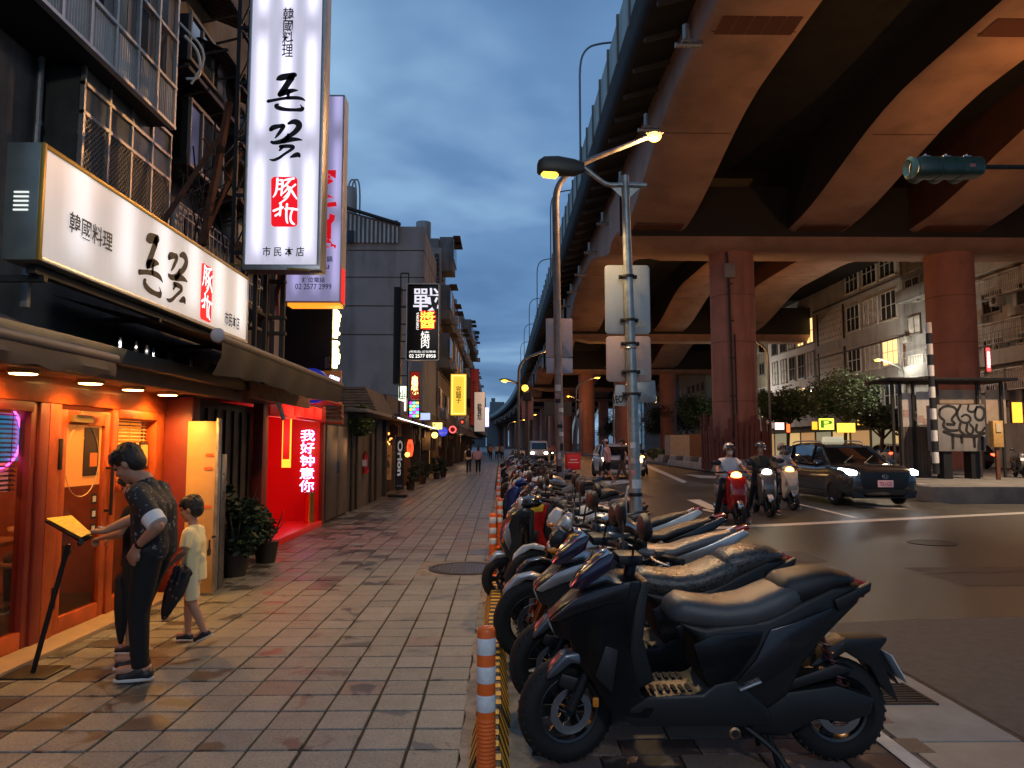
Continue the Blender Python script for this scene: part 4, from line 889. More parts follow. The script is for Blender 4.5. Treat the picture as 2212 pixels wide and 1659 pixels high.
b = MB(); b.bar((-3.6, 4.9, 2.3), (-2.63, 4.97, 2.12), .03); b.bar((-3.6, 3.6, 2.25), (-2.63, 3.9, 2.12), .03); b.build('folding_arm', darkm, aw)
a2 = wd_('dark_awning', 'dark canvas awning with a hanging wrinkled front beyond the long sign', 'awning', (-2.4, 8, 2.2)); AX = -2.25
ry = [5.9 + 4.5 * k / 60 for k in range(61)]
MB().tube([(AX, 5.9, 2.40), (AX, 10.42, 2.38)], .045, 12).build('roller_tube', M('dark roller', (.07, .055, .045), .6), a2)
b = MB()
b.loft([[Vector((AX + .03, y, 2.37)) for y in ry], [Vector((AX + .02 + .02 * math.sin(y * 9) * (1 - (y - 5.9) / 5), y, 2.25)) for y in ry], [Vector((AX - .02 + .035 * math.sin(y * 9 + 1) * (1 - (y - 5.9) / 5), y, 2.12 + .02 * math.sin(y * 2))) for y in ry]], cap=False, closed=False); b.build('valance', canvd, a2, fixn=False)
b = MB(); b.loft([[Vector((AX - .02, y, 2.41)) for y in ry], [Vector((-3.6, y, 2.75)) for y in ry]], cap=False, closed=False); b.build('sheet', canvd, a2, fixn=False)
b = MB(); b.sph((AX, 5.88, 2.42), (.06, .03, .06)); b.build('end_cap', M('pale cap', (.5, .42, .4), .5), a2)
b = MB(); b.bar((AX, 10.35, 2.35), (-3.6, 10.3, 2.3), .04); b.bar((AX, 8.0, 2.36), (-3.6, 7.9, 2.3), .03); b.build('folding_arm', darkm, a2)
# pipes in front of the dark shop
pp_ = wd_('white_pipe', 'bent white plastic pipe sloping under the dark awning', 'pipe', (-2.9, 8.5, 2)); b = MB(); b.tube(smooth_pts([P(500, 822, 8.2), P(545, 836, 8.6), P(590, 858, 9.2), P(604, 873, 9.5), P(612, 905, 9.7)]), .03, 8); b.build('tube', white, pp_)
# clutter strip on the shop roof
cl_ = wd_('roof_clutter', 'strip of glinting bottles and clips along the gutter under the long sign', 'clutter', (-3.0, 7.5, 2.3)); pr = random.Random(21)
for k in range(16):
    b = MB(); y = 5.9 + k * .2 + pr.uniform(-.05, .05); b.lathe([(.0, 0), (.022, 0), (.022, pr.uniform(.06, .1)), (.008, .13), (0, .13)], 8, (-3.02 + pr.uniform(-.04, .04), y, 2.27)); b.build('bottle', (chrome, M('brown glass', (.1, .05, .02), .1), M('clear plastic', (.3, .27, .2), .15))[k % 3], cl_)

# ------------------------------------------------------------------ dark shop, red entrance, door, wall
ds = wd_('dark_shopfront', 'dark closed shopfront with taped papers beside the restaurant', 'shop', (X0, 9.5, 0)); dk = M('dark shop board', (.035, .026, .02), .6, var=.4, vs=3)
B(X0 - .1, X0, 8.12, 10.85, 0, 2.1).build('wall', dk, ds)
for k in range(9): B(X0, X0 + .03, 8.2 + k * .3, 8.24 + k * .3, .05, 2.0).build('batten', blackm, ds)
B(-3.62, -2.8, 8.3, 10.85, 2.14, 2.26).build('roof', M('tarred roof', (.06, .05, .045), .7, var=.4), ds, bev=.01)
B(-2.83, -2.78, 8.3, 10.85, 2.08, 2.26).build('roof_edge', M('rusty edge', (.25, .13, .08), .7, var=.4, vs=8), ds)
pr = random.Random(12)
for k in range(12):
    y = 8.35 + pr.uniform(0, 1.5); z = pr.uniform(.9, 1.75); w_ = pr.uniform(.05, .1)
    B(X0 + .031, X0 + .036, y, y + w_, z, z + w_ * 1.4).build('taped_paper', M('dim paper', (.22, .2, .17), .7, var=.2), ds)
fe = wd_('glass_case', 'narrow steel and glass case glinting at the corner of the dark shop', 'case', (-3.2, 8.3, 0)); a = P(460, 960, 8.2); c = P(474, 1300, 8.2); B(a.x, c.x, 8.15, 8.3, 0, 1.45).build('case', M('dull steel case', (.2, .2, .2), .3, .8, var=.3, vs=7), fe, bev=.01); 
b = MB(); b.sph((a.x + .03, 8.2, 1.36), (.04, .03, .1)); b.build('lamp', M('bottle glass', (.5, .48, .4), .1, .5), fe)

redb = M('glossy red wall', (.62, .008, .008), .35, emit=(.8, .004, .006), es=.07); RX = -3.45  # wall colour carries a faint glow of its own for the neon light
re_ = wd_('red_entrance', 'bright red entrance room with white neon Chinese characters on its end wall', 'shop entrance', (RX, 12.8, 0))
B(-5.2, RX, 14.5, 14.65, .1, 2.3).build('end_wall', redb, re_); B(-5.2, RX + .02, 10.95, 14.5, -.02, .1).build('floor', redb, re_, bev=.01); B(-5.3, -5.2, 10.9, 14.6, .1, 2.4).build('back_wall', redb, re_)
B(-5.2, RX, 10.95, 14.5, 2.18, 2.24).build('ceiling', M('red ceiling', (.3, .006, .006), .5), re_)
B(RX - .12, RX + .03, 10.75, 11.0, 0, 2.3).build('pillar', redw, re_, bev=.01); B(RX - .05, RX + .02, 14.45, 14.62, 0, 2.25).build('pillar', redw, re_, bev=.01)
B(RX - .05, RX + .05, 11.0, 14.5, 1.98, 2.25).build('lintel', redb, re_, bev=.01)
a = PX(612, 838, -2.95); B(-3.5, -2.9, 10.9, 13.6, 2.27, 2.33).build('canopy', M('red canopy', (.4, .012, .01), .5), re_, bev=.01)
for k in range(4): B(RX + .05, RX + .12, 11.5 + k * .62, 12.02 + k * .62, 2.02, 2.22 + (.05 if k == 1 else 0)).build('channel_letter', E('red letter', (1, .02, .01), .9), re_, bev=.02)
gp = wd_('framed_poster', 'yellow framed poster glowing at the left inside the red entrance', 'poster', P(620, 960, 13.5)); a = P(611, 895, 13.5); c = P(627, 1010, 13.5); B(a.x, c.x, 13.5, 13.53, c.z, a.z).build('frame', E('yellow frame', (1, .4, .03), 1.6), gp); B(a.x + .02, c.x - .02, 13.48, 13.5, c.z + .15, a.z - .03).build('sheet', M('red sheet', (.4, .03, .02), .5), gp)
nc = wd_('neon_characters', 'column of five white neon Chinese characters on the red wall', 'neon sign', P(664, 1000, 14.45)); a = P(650, 928, 14.45); c = P(679, 1064, 14.45)
for k, ch in enumerate('我好钟意你'):
    z1_ = a.z + (c.z - a.z) * k / 5; z0_ = a.z + (c.z - a.z) * (k + .94) / 5
    text(ch, ((a.x + c.x) / 2, 14.43, (z0_ + z1_) / 2), (1, 0, 0), (0, 0, 1), c.x - a.x, z1_ - z0_, E('pink neon edge', (.85, .18, .75), 1.5), 'neon_character', nc, bold=.022)
    text(ch, ((a.x + c.x) / 2, 14.42, (z0_ + z1_) / 2), (1, 0, 0), (0, 0, 1), (c.x - a.x) * .96, (z1_ - z0_) * .96, E('white neon', (1, .88, 1), 2.2), 'neon_core', nc, bold=.0)
point('neon_light', (-4.0, 13.0, 1.7), 26, (1, .10, .10), .25); point('neon_light', (-3.3, 12.4, 1.95), 5, (1, .12, .04), .2)
gb = wd_('gold_bin', 'shiny gold cylinder bin standing on the red entrance floor', 'bin', P(668, 1127, 14.1)); q = P(667.5, 1125, 14.1); MB().lathe([(0, .1), (.095, .1), (.095, .62), (.1, .63), (.1, .66), (.085, .66), (.085, .62), (0, .62)], 28, (q.x, 14.1, 0)).build('drum', M('gold metal', (.75, .38, .08), .22, 1), gb)
ch_ = thing('garden_chair', 'small dark chair with thin legs at the edge of the red entrance floor', 'chair', (-3.75, 11.5, .1)); MB().box((0, 0, .44), (.34, .34, .03)).build('seat', blackm, ch_, bev=.01); MB().box((-.16, 0, .68), (.02, .34, .4)).build('backrest', blackm, ch_, bev=.01)
for x, y in ((-.15, -.15), (.15, -.15), (-.15, .15), (.15, .15)): MB().cyl((x, y, 0), (x * .9, y * .9, .43), .014, n=6).build('leg', blackm, ch_)
wl = wd_('steel_door', 'brown grey double steel door closed between red entrance and ivy', 'door', (-3.5, 15.8, 0)); dm_ = M('dull steel door', (.10, .085, .068), .38, .3, var=.3, vs=2.5, dirt=.5)
B(-3.6, -3.5, 14.75, 17.0, 0, 2.25).build('frame', darkm, wl)
for k in range(2): o = B(-3.5, -3.46, 14.88 + k * 1.0, 15.86 + k * 1.0, .05, 1.95).build('leaf', dm_, wl, bev=.012); B(-3.46, -3.43, 15.80 + k * .1, 15.84 + k * .1, .95, 1.2).build('handle', chrome, o)
ww = wd_('stained_wall', 'dark stained concrete wall with downpipes beside the ivy', 'wall', (-3.5, 19, 0)); B(-3.75, -3.55, 17.05, 22.4, 0, 2.3).build('wall', M('stained wall', (.09, .08, .065), .85, var=.4, vs=2.5, dirt=.7, bump=.3), ww)
for y in (17.6, 18.2, 20.2, 21.0): MB().cyl((-3.5, y, 0), (-3.5, y, 2.2), .035, n=8).build('downpipe', darkm, ww)
B(-3.8, -3.05, 17.0, 22.5, 2.3, 2.38).build('roof', M('grey roof sheet', (.13, .125, .115), .6, var=.4, vs=2), ww, bev=.01)
for k in range(9): B(-4.6, -3.2 - .04 * k, 19.2 + k * .02, 22.3, 2.4 + k * .075, 2.46 + k * .075).build('stacked_board', M('weathered plank', (.13, .115, .1), .8, var=.4, vs=4), ww)
ex = wd_('fire_extinguisher', 'red fire extinguisher hanging on the dark stained wall', 'fire extinguisher', (-3.45, 19.3, 1)); q = P(787, 1000, 19.3); MB().lathe([(0, -.27), (.08, -.27), (.09, -.23), (.09, .17), (.05, .25), (.02, .27), (.02, .33), (0, .33)], 18, (q.x + .03, 19.3, q.z)).build('cylinder', M('extinguisher red', (.5, .02, .015), .25, coat=.6), ex); b = MB(); b.tube(smooth_pts([(q.x, 19.25, q.z + .3), (q.x + .13, 19.2, q.z + .2), (q.x + .12, 19.2, q.z - .15)]), .012, 6); b.build('hose', rubber, ex); B(q.x - .04, q.x + .08, 19.205, 19.21, q.z - .08, q.z + .08).build('label', white, ex)
# gas pipes by the door
gpp = wd_('pipe_bracket', 'bent copper coloured pipes on a bracket above the steel door', 'pipe', P(715, 900, 15)); b = MB()
for k in range(3): b.tube(smooth_pts([P(690, 884 + k * 8, 15), P(728, 884 + k * 8, 14.9), P(740, 870 + k * 14, 14.8), P(738, 900 + k * 6, 14.9)]), .03, 7)
b.tube([P(700, 912, 14.7), P(741, 912, 14.7)], .04, 8); b.build('pipe', M('copper pipe', (.35, .2, .12), .45, .6, var=.3), gpp)
# ------------------------------------------------------------------ scooters and motorcycles (nose towards +X, wheels on z = 0)
def satin(name, c, rough=.32, metal=.0, coat=.35): return M(name, c, rough + .04, metal, coat=coat, var=.22, vs=7, bump=.06, bs=25)
sp = satin('scooter paint', (.007, .007, .008), .30, .5, .25); st2 = satin('scooter accent', (.03, .027, .03), .25, .6, .3)
tfa = M('scooter trim', (.007, .007, .007), .5, bump=.1, bs=200); sst = M('scooter seat', (.010, .010, .010), .45, bump=.3, bs=300)
rimm = M('scooter rim', (.05, .05, .05), .3, .8); fkm = M('fork tube', (.05, .05, .05), .3, .6)
silver = satin('silver paint', (.42, .43, .44), .3, .5)
def wheel(par, x, r_, wd, turn=0, spokes=5, disc=1, lean=0, rim=rimm):
    t = MB(); k = r_ * .62; prof = []
    for i in range(13):
        a = math.pi * (i / 12) - math.pi / 2; prof.append((r_ - wd * .55 + wd * .55 * math.cos(a), wd / 2 * math.sin(a)))
    prof = [(k, -wd * .30)] + [(max(k, p), q) for p, q in prof] + [(k, wd * .30)]
    t.lathe(prof, 36, (0, 0, 0), 'Y')
    for i in range(36):                                   # tread blocks cut across the shoulder
        a = 2 * math.pi * i / 36
        for s_ in (-1, 1):
            c = Vector((math.cos(a) * (r_ - .0155), s_ * wd * .2, math.sin(a) * (r_ - .0155))); m = Matrix.Rotation(-a, 3, 'Y') @ Matrix.Rotation(.5 * s_, 3, 'X')
            t.box(c, (.016, wd * .26, .012), m)
    me = t.mesh(rubber, None, name='wheel', angle=50); o = link('wheel', me, par); o.location = (x, 0, r_); o.rotation_euler = (lean, 0, turn)
    b = MB(); b.lathe([(k, -wd * .33), (k + .008, -wd * .3), (k - .012, -wd * .24), (k - .02, 0), (k - .012, wd * .24), (k + .008, wd * .3), (k, wd * .33)], 32, (0, 0, 0), 'Y'); b.lathe([(0, -wd * .3), (.035, -wd * .3), (.04, 0), (.035, wd * .3), (0, wd * .3)], 16, (0, 0, 0), 'Y')
    for i in range(spokes):
        a = 2 * math.pi * i / spokes
        for da in ((-.13, .13) if spokes <= 6 else (0,)): b.bar((.03 * math.cos(a), 0, .03 * math.sin(a)), ((k - .01) * math.cos(a + da), 0, (k - .01) * math.sin(a + da)), .014 if spokes <= 6 else .004, wd * .25 if spokes <= 6 else .004)
    b.build('rim', rim, o, angle=35)
    if disc:
        b = MB(); b.lathe([(r_ * .28, wd * .42), (r_ * .43, wd * .42), (r_ * .43, wd * .46), (r_ * .28, wd * .46)], 28, (0, 0, 0), 'Y')
        for i in range(5): a = 2 * math.pi * i / 5; b.bar((.03 * math.cos(a), wd * .44, .03 * math.sin(a)), (r_ * .3 * math.cos(a + .3), wd * .44, r_ * .3 * math.sin(a + .3)), .014, .004)
        b.build('brake_disc', chrome, o)
    return o
def seat_loft(par, rows, mat, name='seat', p=2.8, n=20):
    b = MB(); b.loft([ring(x, (t + z) / 2, h, (t - z) / 2, n, p) for x, t, z, h in rows]); return b.build(name, mat, par, angle=60)
def mirror(par, s, base, head, mat=None, size=(.02, .075, .045)):
    b = MB(); b.tube(smooth_pts([base, (base[0] - .01, base[1] + .06 * s, base[2] + .12), head]), .006, 6)
    o = b.build('mirror', blackm, par); h = MB(); h.loft([[Vector((head[0] + dx, head[1] + s * size[1] * .4 + size[1] * q * math.cos(a), head[2] + size[2] * q * math.sin(a) * (1 - .25 * s * math.cos(a)))) for a in [2 * math.pi * i / 16 for i in range(16)]] for dx, q in ((.035, .45), (.022, .9), (0, 1.05), (-.008, 1.0))]); h.build('mirror_shell', mat or plastic, o)
    g = MB(); g.add([Vector((head[0] - .010, head[1] + s * size[1] * .4 + size[1] * .88 * math.cos(a), head[2] + size[2] * .88 * math.sin(a) * (1 - .25 * s * math.cos(a)))) for a in [2 * math.pi * i / 16 for i in range(16)]], [tuple(range(16))]); g.build('mirror_glass', M('mirror glass', (.5, .52, .55), .04, 1.0), o, fixn=False)
def handlebar(par, x, z, hw, turn=0, drop=.0, back=.06, levers=True):
    cs, sn = math.cos(turn), math.sin(turn)
    def T(a, y, c): return (x + a * cs - y * sn, a * sn + y * cs, c)
    b = MB(); b.tube(smooth_pts([T(-back, -hw, z + .01), T(-back * .8, -hw * .6, z + .02), T(0, -.08, z - drop), T(0, .08, z - drop), T(-back * .8, hw * .6, z + .02), T(-back, hw, z + .01)]), .011, 8)
    o = b.build('handlebar', blackm, par)
    for s in (-1, 1):
        g = MB(); g.tube([T(-back, s * (hw - .115), z + .012), T(-back - .005, s * (hw + .005), z + .010)], .0175, 10); g.tube([T(-back - .005, s * (hw + .005), z + .01), T(-back - .006, s * (hw + .03), z + .01)], .016, 10)
        for k in range(5): g.lathe([(.019, -.003), (.019, .003)], 8, T(-back, s * (hw - .10 + k * .02), z + .012), 'Y')
        g.build('grip', rubber, o)
        g = MB(); g.box(T(-back + .005, s * (hw - .15), z + .015), (.045, .05, .05)); g.build('switch_block', plastic, o, bev=.006)
        if levers:
            g = MB(); g.tube(smooth_pts([T(-back + .045, s * (hw - .16), z + .01), T(-back + .075, s * (hw - .10), z + .005), T(-back + .06, s * (hw + .01), z - .005)]), .006, 6); g.sph(T(-back + .06, s * (hw + .012), z - .005), .009, 8, 6); g.build('lever', chrome, o)
    return o
def fork(par, x0, z0, x1, z1, sep, r_, mat, low=None):
    for s in (-1, 1):
        b = MB(); xm, zm = x0 + (x1 - x0) * .5, z0 + (z1 - z0) * .5
        b.tube([(x0, s * sep, z0), (xm, s * sep, zm)], r_, 10); b.tube([(xm, s * sep, zm), (x1, s * sep, z1)], r_ * 1.25, 10); b.build('fork', mat, par)
def plate(par, x, z, tilt=.3, txt='MKV-3815'):
    b = MB(); b.box((0, 0, 0), (.006, .26, .15)); me = b.mesh(white, None, bev=.002, name='licence_plate'); o = link('licence_plate', me, par); o.location = (x, 0, z); o.rotation_euler = (0, tilt, 0)

def make_maxi():
    t = thing('scooter', 'x', 'scooter')
    wheel(t, .67, .255, .115, turn=.34, spokes=6); wheel(t, -.66, .25, .135, spokes=5)
    fork(t, .50, .62, .655, .27, .075, .02, blackm)
    wf = lambda x, z: .045 + .145 * min(1, max(0, (.79 - x) / .33)) * (1 if z > .5 else .9)
    b = MB(); b.prism([(.335, .905), (.474, .885), (.60, .83), (.70, .76), (.763, .70), (.733, .616), (.66, .60), (.63, .50), (.56, .42), (.47, .27), (.30, .26), (.265, .31), (.33, .37), (.39, .58), (.353, .78), (.319, .895)], wf); b.build('front_cowl', sp, t, bev=.028, seg=3)
    for s in (-1, 1):                                    # proud upper blades with a crease
        b = MB(); b.prism([(.34, .90), (.47, .875), (.62, .80), (.74, .70), (.70, .69), (.58, .745), (.45, .79), (.36, .80)], lambda x, z: .012 + .02, 'Y', s * .155); o = b.build('cowl_blade', st2, t, bev=.012)
        o.rotation_euler = (0, 0, -s * .22); o.location = (.0, s * .085, 0)
        b = MB(); b.prism([(.72, .69), (.775, .675), (.74, .61), (.60, .60), (.58, .63)], .012, 'Y', s * .07); o = b.build('headlight', lensc, t, bev=.006); o.rotation_euler = (0, 0, -s * .3); o.location = (0, s * .2, 0)
        b = MB(); b.prism([(.55, .46), (.50, .60), (.44, .58), (.47, .38)], .01, 'Y', s * .178); b.build('side_vent', tfa, t, bev=.004)
        b = MB(); b.box((.545, s * .15, .33), (.03, .02, .045)); b.build('turn_signal', lensa, t, bev=.006)
    b = MB(); b.prism([(.655, .84), (.61, .905), (.52, .995), (.46, 1.03), (.445, 1.02), (.47, .94), (.60, .84)], lambda x, z: .05 + .5 * max(0, .66 - x)); b.build('visor', M('purple visor', (.03, .022, .05), .12, .4, coat=1), t, bev=.01)
    b = MB(); b.prism([(.79, .42), (.77, .475), (.70, .545), (.62, .555), (.55, .50), (.57, .47), (.66, .50), (.74, .44)], .055); o = b.build('front_fender', satin('fender grey', (.10, .105, .12), .28, .6), t, bev=.018, seg=3); o.rotation_euler = (0, 0, .1)
    b = MB(); b.prism([(.60, .33), (.72, .38), (.70, .44), (.56, .40)], .07); b.build('fender_stay', tfa, t, bev=.01)
    # legshield inner, floor, skirt
    b = MB(); b.prism([(.40, .35), (.36, .88), (.28, .90), (.31, .62), (.26, .42)], .15); b.build('leg_shield', tfa, t, bev=.02)
    b = MB(); b.prism([(.44, .27), (.30, .365), (.04, .375), (-.02, .42), (-.12, .44), (-.28, .30), (-.30, .215), (.36, .215)], lambda x, z: .185 if z > .3 else .165); b.build('floorboard', tfa, t, bev=.018, seg=2)
    b = MB()
    for s in (-1, 1):
        for k in range(6): b.box((.09 + k * .035, s * .10, .379), (.018, .09, .006))
    stuff(b.build('foot_rubber', rubber, t))
    wt = lambda x, z: (.165 if x > -.45 else .165 - (-.45 - x) * .2)
    b = MB(); b.prism([(.15, .70), (.05, .62), (.04, .44), (-.05, .35), (-.28, .29), (-.38, .36), (-.45, .50), (-.60, .645), (-.76, .775), (-.80, .865), (-.62, .86), (-.28, .72), (.01, .68)], wt); b.build('body', tfa, t, bev=.03, seg=3)
    for s in (-1, 1):
        b = MB(); b.prism([(-.29, .672), (-.40, .70), (-.60, .775), (-.56, .70), (-.47, .60), (-.385, .505), (-.27, .43), (-.10, .405), (-.22, .53)], .012, 'Y', s * .168); b.build('side_panel', st2, t, bev=.008)
        b = MB(); b.prism([(.08, .60), (-.02, .645), (-.26, .665), (-.24, .60), (-.13, .45), (.0, .40), (.03, .44)], .010, 'Y', s * .166); b.build('inner_panel', sp, t, bev=.006)
        b = MB(); b.prism([(-.62, .80), (-.81, .885), (-.80, .84), (-.64, .745)], .02, 'Y', s * .12); b.build('tail_fin', tfa, t, bev=.008)
        b = MB(); b.bar((-.13, s * .188, .395), (-.235, s * .188, .435), .03, .012); b.build('footpeg', alu, t, bev=.004)
    seat_loft(t, [(.185, .735, .705, .06), (.16, .785, .68, .12), (.108, .815, .66, .15), (.02, .80, .652, .165), (-.09, .79, .65, .18), (-.22, .81, .66, .185), (-.33, .855, .69, .18), (-.40, .88, .72, .17), (-.47, .892, .76, .14)], seatg)
    seat_loft(t, [(-.36, .87, .76, .13), (-.41, .915, .74, .15), (-.52, .935, .785, .155), (-.62, .945, .83, .14), (-.71, .925, .855, .115), (-.755, .90, .87, .07)], sst, 'pillion_seat')
    b = MB(); b.prism([(-.50, .30), (-.465, .41), (-.60, .545), (-.70, .60), (-.80, .60), (-.91, .605), (-.905, .585), (-.87, .54), (-.965, .37), (-.90, .44), (-.955, .29), (-.86, .38), (-.82, .46), (-.70, .535), (-.55, .44)], lambda x, z: .07); b.build('rear_fender', tfa, t, bev=.008)
    b = MB(); b.prism([(-.18, .23), (-.20, .33), (-.38, .37), (-.62, .40), (-.80, .34), (-.78, .26), (-.66, .22), (-.52, .24), (-.36, .16), (-.22, .17)], .045, 'Y', .10); b.build('belt_cover', plastic, t, bev=.018)
    b = MB(); b.prism([(-.32, .40), (-.62, .50), (-.72, .47), (-.60, .43), (-.36, .36)], .05, 'Y', .09); b.build('air_box', plastic, t, bev=.015)
    b = MB(); b.tube([(-.1, -.12, .2), (-.3, -.14, .2)], .02, 8); b.tube([(-.3, -.15, .2), (-.78, -.17, .33)], [.045, .06], 14); b.build('exhaust', blackm, t)
    for s in (-1, 1):
        b = MB(); b.tube([(-.55, s * .12, .66), (-.68, s * .12, .30)], .012, 8); n_ = 40; b.tube([(-.57 - .09 * i / n_ + .024 * math.cos(i * .9), s * .12 + .024 * math.sin(i * .9), .60 - .22 * i / n_) for i in range(n_)], .005, 5); b.build('shock', M('shock spring', (.06, .01, .01), .4, coat=.3), t)
    b = MB(); b.tube(smooth_pts([(-.15, .10, .22), (-.30, .20, .12), (-.34, .23, .03), (-.46, .30, .012), (-.56, .32, .012)]), .014, 7); b.build('side_stand', blackm, t)
    b = MB(); b.tube([(-.28, -.12, .2), (-.33, -.15, .012)], .013, 7); b.tube([(-.28, .12, .2), (-.33, .13, .012)], .013, 7); b.tube([(-.30, -.13, .1), (-.30, .13, .1)], .012, 7); b.build('centre_stand', blackm, t)
    b = MB(); b.lathe([(.022, 0), (.028, .004), (.018, .008)], 16, (-.12, .14, .18), 'Y'); b.build('drain_bolt', M('copper ring', (.5, .25, .12), .3, 1), t)
    b = MB(); b.prism([(-.79, .80), (-.82, .87), (-.80, .88), (-.765, .80)], .09); b.build('tail_light', lensr, t, bev=.005)
    plate(t, -.93, .47, .5)
    handlebar(t, .34, 1.0, .33, .34, .04); b = MB(); b.tube([(.36, 0, .86), (.34, 0, .97)], .03, 10); b.box((.36, 0, .985), (.12, .2, .05)); b.build('instrument_pod', plastic, t, bev=.01)
    for s in (-1, 1): mirror(t, s, (.36, s * .13, 1.0), (.33, s * .30, 1.17), size=(.02, .11, .062))
    return t

def make_scooter(box=False):
    t = thing('scooter', 'x', 'scooter')
    wheel(t, .62, .225, .10, turn=.25, spokes=5); wheel(t, -.60, .225, .11, spokes=5)
    fork(t, .47, .60, .61, .24, .07, .018, fkm)
    wf = lambda x, z: .06 + .135 * min(1, max(0, (.72 - x) / .2)) * (1 - .35 * max(0, (.5 - z)) / .25)
    b = MB(); b.prism([(.36, .93), (.46, .94), (.56, .86), (.635, .70), (.655, .58), (.60, .46), (.52, .34), (.42, .27), (.33, .27), (.36, .36), (.43, .48), (.42, .72), (.36, .88)], wf); b.build('front_cowl', sp, t, bev=.03, seg=3)
    for s in (-1, 1):
        b = MB(); b.prism([(.645, .66), (.60, .78), (.53, .86), (.50, .78), (.54, .64), (.58, .52)], .014, 'Y', s * .13); o = b.build('cowl_stripe', st2, t, bev=.008)
        b = MB(); b.prism([(.655, .60), (.62, .70), (.56, .66), (.58, .56)], .012, 'Y', s * .105); o = b.build('turn_signal', lensa, t, bev=.006)
    b = MB(); b.loft([[Vector((x, y * k_, z0 + (z * k_))) for y, z in [(.15 * math.cos(a), .065 * math.sin(a)) for a in [2 * math.pi * i / 18 for i in range(18)]]] for x, k_, z0 in ((.24, .6, .99), (.28, .95, .99), (.36, 1.0, .98), (.43, .85, .965), (.47, .55, .955))]); b.build('headset', sp, t, angle=60)
    b = MB(); b.sph((.445, 0, .95), (.055, .105, .078), 16, 8); b.build('headlight', M('headlight lens', (.5, .5, .5), .08, .4, coat=1), t)
    b = MB(); b.prism([(.78, .33), (.77, .42), (.70, .485), (.60, .49), (.50, .42), (.48, .36), (.60, .44), (.70, .42)], .055); b.build('front_fender', st2, t, bev=.015, seg=2)
    b = MB(); b.prism([(.44, .26), (.40, .335), (.04, .335), (.0, .38), (-.1, .38), (-.20, .25), (.36, .22)], .17); b.build('floorboard', tfa, t, bev=.015)
    b = MB(); b.prism([(.36, .35), (.40, .90), (.33, .91), (.33, .6), (.29, .38)], .15); b.build('leg_shield', tfa, t, bev=.015)
    wt = lambda x, z: (.165 if x > -.4 else .165 - (-.4 - x) * .2)
    b = MB(); b.prism([(.06, .67), (.03, .42), (-.02, .36), (-.22, .30), (-.36, .40), (-.50, .50), (-.72, .62), (-.84, .70), (-.86, .76), (-.70, .77), (-.3, .70), (.02, .70)], wt); b.build('body', sp, t, bev=.028, seg=3)
    for s in (-1, 1):
        b = MB(); b.prism([(-.16, .40), (-.12, .62), (-.40, .68), (-.74, .74), (-.62, .62), (-.40, .52)], .012, 'Y', s * .163); b.build('side_panel', st2, t, bev=.008)
    seat_loft(t, [(.11, .735, .70, .07), (.08, .765, .685, .12), (.0, .775, .67, .15), (-.15, .765, .67, .165), (-.32, .78, .68, .16), (-.40, .815, .70, .155), (-.58, .83, .74, .14), (-.70, .825, .76, .11), (-.74, .80, .77, .07)], sst)
    b = MB(); b.tube(smooth_pts([(-.45, .15, .75), (-.78, .13, .84), (-.90, .06, .86), (-.90, -.06, .86), (-.78, -.13, .84), (-.45, -.15, .75)]), .013, 8); b.build('grab_rail', rimm, t)
    b = MB(); b.prism([(-.85, .68), (-.90, .76), (-.86, .79), (-.82, .72)], .09); b.build('tail_light', lensr, t, bev=.006)
    b = MB(); b.prism([(-.62, .56), (-.80, .62), (-.95, .42), (-.93, .36), (-.84, .46), (-.70, .52)], .06); b.build('rear_fender', tfa, t, bev=.008)
    b = MB(); b.prism([(-.15, .22), (-.20, .32), (-.60, .34), (-.72, .28), (-.66, .19), (-.40, .20), (-.25, .14)], .045, 'Y', .10); b.build('belt_cover', plastic, t, bev=.018)
    b = MB(); b.tube([(-.3, -.13, .2), (-.72, -.15, .28)], [.045, .055], 12); b.build('exhaust', chrome, t)
    b = MB(); b.tube([(-.15, .12, .2), (-.20, .15, .012)], .013, 7); b.tube([(-.15, -.12, .2), (-.20, -.15, .012)], .013, 7); b.build('centre_stand', blackm, t)
    plate(t, -.89, .53, .35)
    handlebar(t, .33, 1.0, .32, .25, .0)
    for s in (-1, 1): mirror(t, s, (.33, s * .2, 1.02), (.30, s * .30, 1.2), size=(.02, .09, .055))
    return t

